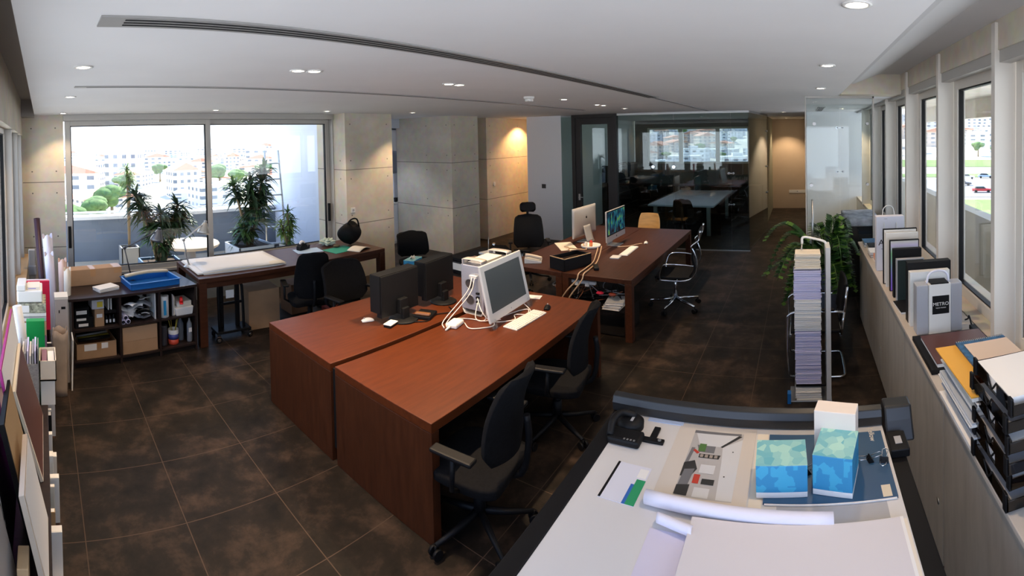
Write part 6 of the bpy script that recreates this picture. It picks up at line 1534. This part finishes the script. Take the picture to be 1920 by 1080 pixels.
# stack of papers, yellow folder, spiral pad
sk = thing('paper_stack', 'tall uneven stack of white papers and pads under the yellow folder', 'paper stack', (2.04, -0.83, QZ))
r5 = random.Random(5)
for k in range(16):
    j, q = r5.uniform(-.025, .025), r5.uniform(-.02, .02)
    MB().box((-0.24 + j, -0.17, k * 0.0165), (0.22 + j, 0.15 + q, k * 0.0165 + r5.choice((0.008, 0.014, 0.016)))).build('pad', r5.choice([m_paper, m_paper, m_wplast, mat('dull blue grey', (0.4, 0.44, 0.5), 0.6)]), sk, 0.001)
tag(MB().box((-0.24, -0.18, 0), (0.23, 0.17, 0.008)).build('folder', mat('amber folder', (0.75, 0.38, 0.05), 0.5), None, 0.001, loc=(2.03, -0.82, QZ + 0.266), rot=(0, 0, 0.03)), 'amber yellow folder on top of the tall paper stack', 'folder')
sp_ = thing('spiral_pad', 'blue spiral-bound pad with a cream page on the amber folder', 'spiral pad', (2.06, -0.88, QZ + 0.2755), 0.02)
MB().box((-0.22, -0.13, 0), (0.2, 0.13, 0.012)).build('blue_cover', mat('pad blue', (0.02, 0.1, 0.22), 0.5, noise=0.5, scale=40), sp_); MB().box((-0.22, -0.13, 0.0125), (0.16, 0.1, 0.015)).build('cream_page', mat('peach page', (0.66, 0.5, 0.38), 0.6), sp_)
w = MB()
for k in range(26): w.tube([(0.2 + 0.01 * math.cos(a), -0.125 + k * 0.01, 0.007 + 0.01 * math.sin(a)) for a in [i * PI / 4 for i in range(8)]], 0.0012, 5, closed=True)
w.build('wire_binding', m_steel, sp_)['kind'] = 'stuff'
# letter trays
m_smoke = glass_mat('smoked plastic', (0.16, 0.1, 0.075), 1.2)
tt = thing('letter_tray', 'top letter tray of the smoky black stack, holding white paper', 'letter tray', (1.64, -0.82, QZ + 0.01), 0.0, 'stack of smoky black letter trays')
mb = MB(); w, d, h = 0.36, 0.27, 0.055
mb.box((-w / 2, -d / 2, 0), (w / 2, d / 2, 0.004)).box((-w / 2, -d / 2, 0), (w / 2, -d / 2 + 0.004, h)).box((-w / 2, d / 2 - .004, 0), (-w / 2 + 0.14, d / 2, h)).box((w / 2 - 0.14, d / 2 - .004, 0), (w / 2, d / 2, h)).box((w / 2 - .004, -d / 2, 0), (w / 2, d / 2, h * 0.75)).box((-w / 2, -d / 2, 0), (-w / 2 + .004, d / 2, h * .75))
mb.build('tray_shell', m_smoke, tt, 0.001)
MB().tube(smooth_path([(-w / 2 + .14, d / 2, h), (-w / 2 + .165, d / 2, h * .45), (0, d / 2, h * .25), (w / 2 - .165, d / 2, h * .45), (w / 2 - .14, d / 2, h)], 5), 0.004, 6).build('curved_lip', m_black, tt)
for sx in (-1, 1):
    for sy in (-1, 1): MB().box((sx * (w / 2 - 0.02) - 0.014, sy * d / 2 - 0.006, -0.008), (sx * (w / 2 - 0.02) + 0.014, sy * d / 2 + 0.006, h + 0.008)).build('corner_post', m_black, tt, 0.003)
labs = ['lowest', 'second from the bottom', 'third from the bottom', 'fourth from the bottom', 'fifth from the bottom', 'topmost']
for k in range(6):
    o = tt if k == 5 else copy_tree(tt)
    place(o, (1.65 + 0.012 * math.sin(k * 2), -0.815 + 0.006 * math.cos(k * 3), QZ + 0.009 + k * 0.0725), 0.03 * math.sin(k * 1.7), 'smoky black plastic letter tray, ' + labs[k] + ' in its stack on the worktop', 'stack of smoky black letter trays')
    s = thing('paper_sheaf', 'white paper sheaf in the ' + labs[k] + ' smoky letter tray', 'papers', (1.65, -0.815, QZ + 0.0135 + k * 0.0725), 0.05 * math.sin(k * 3), 'paper sheaves in the letter trays')
    MB().box((-0.15, -0.11, 0), (0.15, 0.115 + 0.004 * (k % 3), 0.012 + 0.014 * (k % 2) + (0.02 if k == 5 else 0))).build('papers', m_paper if k == 5 or k % 2 else m_gplast, s)
gl = thing('small_box', 'small blue-grey item on the worktop past the letter trays', 'box', (1.32, -0.8, QZ), 0.2); MB().box((-0.05, -0.04, 0), (0.05, 0.04, 0.05)).build('box_body', mat('blue grey item', (0.2, 0.22, 0.3), 0.4), gl, 0.005)
# clutter at the far end of the worktop
r6 = random.Random(12)
cl = [m_paper, mat('oxblood leather', (0, 0, 0)), m_paper2, m_gplast, mat('orange cover', (0.6, 0.2, 0.08), 0.5), m_wplast, m_black, mat('pad blue', (0, 0, 0))]
nm = ['white', 'brown', 'cream', 'grey', 'orange', 'pale', 'black', 'dark blue']
for k in range(8):
    x = 4.86 + (k % 4) * 0.24; hgt = 0.03 * (k // 4)
    b = thing('book', '%s book in the %s layer of clutter at the far end of the worktop' % (nm[k], ['lower', 'upper'][k // 4]), 'book', (x, -0.86 + 0.02 * (k % 2), QZ + hgt * 1.02), r6.uniform(-.05, .05), 'books at the far end of the worktop')
    MB().box((-0.1, -0.12, 0.003), (0.1, 0.12, 0.025)).build('pages', m_paper, b); MB().box((-0.105, -0.125, 0), (0.105, 0.125, 0.003)).box((-0.105, -0.125, 0.025), (0.105, 0.125, 0.03)).build('cover', cl[k], b)
pbx = thing('lobby_cabinet', 'low dark cabinet with a grey patterned cloth beyond the glass screen', 'cabinet', (6.9, -0.82, 0)); MB().box((-0.4, -0.25, 0), (0.4, 0.2, 1.05)).build('body', m_black, pbx, 0.01); MB().box((-0.42, -0.26, 1.05), (0.42, 0.22, 1.16)).build('cloth', mat('patterned cloth', (0.4, 0.4, 0.43), 0.9, noise=0.5, scale=9), pbx, 0.02)
# ---------------- the crowded bookcase under the left windows ----------------
wbk = thing('bookcase', 'long low espresso bookcase under the left windows, crammed with papers', 'bookcase', (0, 0, 0))
KZ = 0.75
MB().box((-0.24, 1.2, KZ - 0.03), (0.0, 4.15, KZ)).build('top_board', m_espresso, wbk, 0.002)
MB().box((-0.24, 1.2, 0.05), (-0.22, 4.15, KZ - 0.03)).build('back_panel', m_dark, wbk)
for z in (0.03, 0.37): MB().box((-0.22, 1.2, z), (-0.005, 4.15, z + 0.02)).build('shelf', m_espresso, wbk)
for y in (1.2, 1.95, 2.7, 3.42, 4.13): MB().box((-0.22, y, 0.0), (-0.003, y + 0.02, KZ - 0.03)).build('divider', m_espresso, wbk)
KT = KZ + 0.0005
# books and folders standing in the open shelves, some sticking out
r7 = random.Random(44)
bookcols = [(m_paper, 'white'), (m_gplast, 'grey'), (m_black, 'black'), (mat('book dark', (0.05, 0.045, 0.05), 0.5), 'charcoal'), (m_paper2, 'cream'), (mat('book brown', (0.12, 0.06, 0.04), 0.5), 'brown'), (m_wplast, 'pale'), (mat('book tan', (0.4, 0.26, 0.14), 0.6), 'tan')]
bays = [(1.98, 2.69), (2.73, 3.41), (3.45, 4.12)]
bn = ['nearest', 'middle', 'farthest']
for bi, (a, c) in enumerate(bays):
    for sh, z in enumerate((0.0505, 0.3905)):
        y = a + 0.01; plan = []
        while y < c - 0.06:
            th = r7.uniform(0.018, 0.05); m, cn = r7.choice([q for q in bookcols if not plan or q[1] != plan[-1][3]]); out = r7.choice((-0.03, 0.0, 0.0, 0.02, 0.045)); hh = r7.uniform(0.22, 0.3)
            plan.append((y, th, m, cn, out, hh)); y += th + r7.choice((0.001, 0.004, 0.02))
        for k, (y, th, m, cn, out, hh) in enumerate(plan):
            where = '%s shelf, %s bay' % (['bottom', 'upper'][sh], bn[bi])
            if k == 0: lab = '%s spine at the near end of the %s of the left bookcase' % (cn, where)
            elif k == len(plan) - 1: lab = '%s spine at the far end of the %s of the left bookcase' % (cn, where)
            else: lab = '%s spine between %s and %s, %s of left bookcase' % (cn, plan[k - 1][3], plan[k + 1][3], where)
            b = thing('book', lab, 'book', (0, y, z), 0, 'books in the left bookcase')
            MB().box((-0.2, 0, 0), (out, th - 0.003, hh)).build('cover', m, b, 0.001)
            MB().box((-0.195, 0.003, hh), (out - 0.004, th - 0.006, hh + 0.001)).build('page_edges', m_paper, b)
# boards and frames leaning on the window side, from the near end
def leaning(name, lab, cat, y0, y1, xb, xt, z1, th, m_face, m_edge, rz=0.0):
    h = z1 - KZ; a = math.atan2(xb - xt, h)
    t = thing(name, lab, cat, (xb, (y0 + y1) / 2, KT + th * math.sin(a)), 0, rot=(0, -a, rz))
    L = math.hypot(xb - xt, h); w = (y1 - y0) / 2
    MB().box((-th, -w, 0), (0, w, L)).build('panel', m_edge, t, 0.001)
    MB().box((0.0003, -w + 0.012, 0.012), (0.0015, w - 0.012, L - 0.012)).build('face', m_face, t)
    return t
m_tan = mat('tan canvas', (0.42, 0.27, 0.13), 0.7)
m_mar = mat('maroon brown', (0.11, 0.045, 0.035), 0.5)
leaning('presentation_board', 'black mounted board leaning at the near left corner', 'board', 1.5, 1.74, -0.12, -0.2, 1.13, 0.012, m_gplast, m_black)
leaning('presentation_board', 'thin white board leaning behind the near black one', 'board', 1.62, 1.92, -0.15, -0.215, 1.2, 0.01, m_paper, m_paper2)
leaning('presentation_board', 'white canvas slab standing in front on the left bookcase', 'board', 1.66, 2.02, -0.012, -0.09, 1.13, 0.02, m_paper, mat('canvas edge', (0.6, 0.5, 0.4), 0.7))
leaning('presentation_board', 'tan canvas face with a dark frame leaning on the left bookcase', 'board', 1.84, 2.2, -0.06, -0.17, 1.28, 0.02, m_tan, m_black)
leaning('presentation_board', 'black portfolio standing behind the tan canvas', 'board', 1.8, 2.15, -0.15, -0.225, 1.3, 0.02, m_black, m_black)
leaning('presentation_board', 'maroon brown board with a white rim leaning on the left bookcase', 'board', 2.24, 2.8, -0.03, -0.15, 1.2, 0.015, m_mar, m_paper2)
leaning('presentation_board', 'white board with a magenta stripe leaning by the left window', 'board', 2.1, 2.9, -0.1, -0.2, 1.38, 0.012, m_paper, mat('magenta edge', (0.4, 0.03, 0.2), 0.5))
tag(MB().box((-0.02, -0.05, 0), (0.02, 0.05, 0.14)).build('wooden_block', mat('pale wood', (0.65, 0.45, 0.25), 0.6), None, 0.003, loc=(-0.1, 1.68, KT)), 'small pale wooden block between the leaning boards', 'block')
for k in range(3): tag(MB().box((0, -0.07, 0), (0.001, 0.07, 0.1)).build('loose_paper', m_paper, loc=(0.02 + 0.012 * k, 1.9 + 0.05 * k, 0.36 + 0.02 * k), rot=(0.3, -0.4, 0.2 * k)), ['lowest', 'middle', 'highest'][k] + ' loose white paper sticking out near the bottom left corner', 'paper', 'loose papers at the bottom left')
# grey magazine holder, white box
mhd = thing('magazine_holder', 'grey mesh magazine holder full of papers on the left bookcase', 'magazine holder', (-0.105, 3.0, KT))
MB().prism([(-0.12, 0), (0.12, 0), (0.12, 0.32), (0.05, 0.38), (-0.12, 0.38)], 'x', -0.055, -0.05).prism([(-0.12, 0), (0.12, 0), (0.12, 0.32), (0.05, 0.38), (-0.12, 0.38)], 'x', 0.05, 0.055).box((-0.05, -0.12, 0), (0.05, -0.115, 0.28)).box((-0.05, 0.115, 0), (0.05, 0.12, 0.3)).build('holder_shell', mat('mesh grey', (0.32, 0.32, 0.34), 0.5, noise=0.2, scale=90), mhd)
for k in range(6): MB().box((-0.044 + k * 0.015, -0.11, 0.005), (-0.034 + k * 0.015, 0.11, 0.33 + 0.015 * (k % 3))).build('magazine', [m_paper, m_gplast, m_lilac][k % 3], mhd)
wbx = thing('white_box', 'open white box of cards overhanging the edge of the left bookcase', 'box', (0.0, 3.0, KT + 0.16))
MB().box((-0.045, -0.1, 0), (0.055, 0.1, 0.01)).box((-0.045, -0.1, 0), (0.055, -0.095, 0.13)).box((-0.045, 0.095, 0), (0.055, 0.1, 0.13)).box((0.05, -0.1, 0), (0.055, 0.1, 0.13)).box((-0.045, -0.1, 0), (-0.04, 0.1, 0.13)).build('box_shell', m_paper2, wbx)
MB().box((-0.03, -0.09, 0.01), (0.0, 0.09, 0.12)).build('cards', mat('plum cards', (0.25, 0.12, 0.18), 0.5), wbx); MB().box((0.005, -0.09, 0.01), (0.045, 0.09, 0.11)).build('card_block', m_paper, wbx)
tag(MB().box((-0.04, -0.09, 0), (0.045, 0.09, 0.159)).build('paper_block', m_wplast, None, 0.002, loc=(0.0, 3.0, KT)), 'white block of paper under the open white box', 'paper block')
# green binder, leaning tube, pile with scanner
gb = thing('ring_binder', 'bright green ring binder standing on the left bookcase', 'binder', (-0.075, 3.5, KT)); MB().box((-0.065, -0.03, 0), (0.065, 0.03, 0.33)).build('binder_cover', mat('bright green', (0.0, 0.28, 0.06), 0.45), gb, 0.003); MB().lathe([(0.012, 0), (0.012, 0.003)], 14, 0, Tm(0.035, -0.0305, 0.06, rx=PI / 2)).build('finger_ring', m_steel, gb)
tag(MB().tube([(-0.13, 3.3, KT + 0.04), (-0.195, 3.33, 1.25)], 0.032, 18).build('white_tube', m_wplast), 'white cardboard tube leaning by the left window beside the green binder', 'tube')
z = KT
for k, (h, m, l) in enumerate([(0.1, mat('plum cards', (0, 0, 0)), 'plum box at the bottom of the pile behind the green binder'), (0.12, m_card, 'brown box in the pile behind the green binder'), (0.04, m_gplast, 'grey folder in the pile behind the green binder'), (0.03, m_wplast, 'white folder in the pile behind the green binder'), (0.075, mat('speckled magazines', (0.3, 0.3, 0.22), 0.6, noise=0.8, scale=40), 'speckled magazine bundle under the white scanner')]):
    b = thing('pile_item', l, ['box', 'box', 'folder', 'folder', 'magazines'][k], (-0.105, 3.88, z)); b.name = ['storage_box', 'storage_box', 'folder', 'folder', 'magazine_bundle'][k]
    MB().box((-0.11, -0.13, 0), (0.11, 0.13, h - 0.003)).build('body', m, b, 0.002); MB().box((-0.1, -0.1315, 0.004), (-0.02, -0.1302, max(0.012, h - 0.012))).build('label', m_paper, b); z += h
sc_ = thing('scanner', 'white desktop scanner on top of the pile by the left window', 'scanner', (-0.12, 3.9, z + 0.0005))
MB().box((-0.1, -0.12, 0), (0.1, 0.12, 0.1)).build('scanner_body', m_wplast, sc_, 0.012); MB().box((-0.1, -0.125, 0.1), (-0.03, 0.1, 0.15)).build('feeder', m_wplast, sc_, 0.008); MB().box((-0.02, -0.1, 0.1), (0.08, 0.06, 0.125)).build('receipt_pad', m_paper2, sc_); MB().box((-0.01, -0.101, 0.112), (0.05, -0.0995, 0.118)).build('blue_line', mat('lilac line', (0.3, 0.25, 0.6), 0.5), sc_)
rf = thing('folder', 'bright crimson folder standing behind the white scanner', 'folder', (-0.06, 4.12, KT)); MB().box((-0.11, -0.008, 0), (0.1, 0.008, 0.45)).build('crimson_cover', mat('crimson', (0.7, 0.01, 0.06), 0.4), rf, 0.002); MB().box((-0.105, 0.008, 0.01), (0.095, 0.02, 0.46)).build('papers', m_paper, rf)
# tubes and rolls in the corner
tag(MB().lathe([(0.036, 0), (0.036, 1.58), (0.03, 1.58), (0.03, 0.02)], 22, cap=False).build('poster_tube', mat('dark maroon tube', (0.05, 0.012, 0.018), 0.4), loc=(0.01, 5.42, 0.002), rot=(0.02, -0.05, 0)), 'tall dark maroon poster tube standing in the window corner', 'poster tube')
def pap_roll(lab, x, y, h, r, m, ry, n=3):
    mb = MB()
    def f(u, v):
        a = v * 2 * PI * 1.4; rr_ = r * (1 - 0.12 * v) * (1 + 0.25 * u)
        return (rr_ * math.cos(a), rr_ * math.sin(a), u * h * (1 + 0.02 * math.sin(a * 3) * u))
    mb.grid(f, 6, 30, 0.0015)
    return tag(mb.build('paper_roll', m, loc=(x, y, 0.002), rot=(0, ry, 0)), lab, 'paper roll', 'rolls of paper in the window corner')
m_cool = mat('cool paper', (0, 0, 0))
pap_roll('tallest white paper roll beside the maroon tube', 0.11, 5.3, 1.38, 0.045, m_cool, -0.05)
pap_roll('shorter white paper roll in front of the tallest one', 0.1, 5.16, 1.2, 0.04, m_cool, -0.04)
pap_roll('pinkish paper roll right of the white ones', 0.19, 5.1, 1.14, 0.036, mat('pink paper', (0.72, 0.52, 0.45), 0.7), 0.0)
pap_roll('cream paper roll rightmost in the window corner', 0.215, 5.0, 1.06, 0.03, m_paper2, 0.02)
dv = thing('air_monitor', 'slim grey device standing on the oak sill in the window corner', 'device', (-0.15, 5.85, 0.84)); dv.location = (-0.145, 5.85, 0.0)
MB().box((-0.04, -0.04, 0.0), (0.04, 0.04, 1.1)).build('device_body', mat('warm grey', (0.42, 0.4, 0.38), 0.5), dv, 0.006); MB().box((-0.045, -0.06, 0.78), (0.05, -0.041, 0.9)).build('display', m_gplast, dv, 0.004)
pbg = thing('paper_bag', 'brown paper sack of rubbish standing on the floor by the shelf unit', 'bag', (0.125, 4.42, 0))
MB().grid(lambda u, v: (0.055 * (1 + 0.12 * math.sin(u * 2 * PI * 4 + v * 5)) * (1 + .15 * v) * max(-1, min(1, 1.6 * math.cos(u * 2 * PI))), 0.07 * (1 + 0.1 * math.sin(u * 2 * PI * 3)) * max(-1, min(1, 1.6 * math.sin(u * 2 * PI))), 0.002 + v * 0.62 + 0.02 * v * math.sin(u * 30)), 32, 8, 0.003).build('sack', mat('kraft paper', (0.42, 0.32, 0.24), 0.8, noise=0.15, scale=5), pbg)
mb = MB(); crumple(mb, (0, 0, 0.55), 0.045, r7); mb.build('stuffing', m_card, pbg)
tbx = thing('storage_box', 'narrow beige box perched behind the brown paper sack', 'box', (0.15, 4.68, 0)); MB().box((-0.06, -0.08, 0), (0.065, 0.08, 0.88)).build('box_body', mat('beige box', (0.5, 0.42, 0.36), 0.7), tbx, 0.004); MB().box((0.0, -0.0815, 0.76), (0.04, -0.08, 0.785)).box((-0.025, -0.0815, 0.72), (-0.015, -0.08, 0.75)).build('label', m_black, tbx); MB().box((-0.062, -0.082, 0.86), (0.067, 0.082, 0.885)).build('lid', m_paper2, tbx)
tag(MB().box((0, 0, 0), (0.012, 0.2, 0.5)).build('white_board', m_wplast, loc=(0.22, 4.45, 0), rot=(0, 0.04, 0)), 'thin white board standing between the paper sack and the shelf unit', 'board')
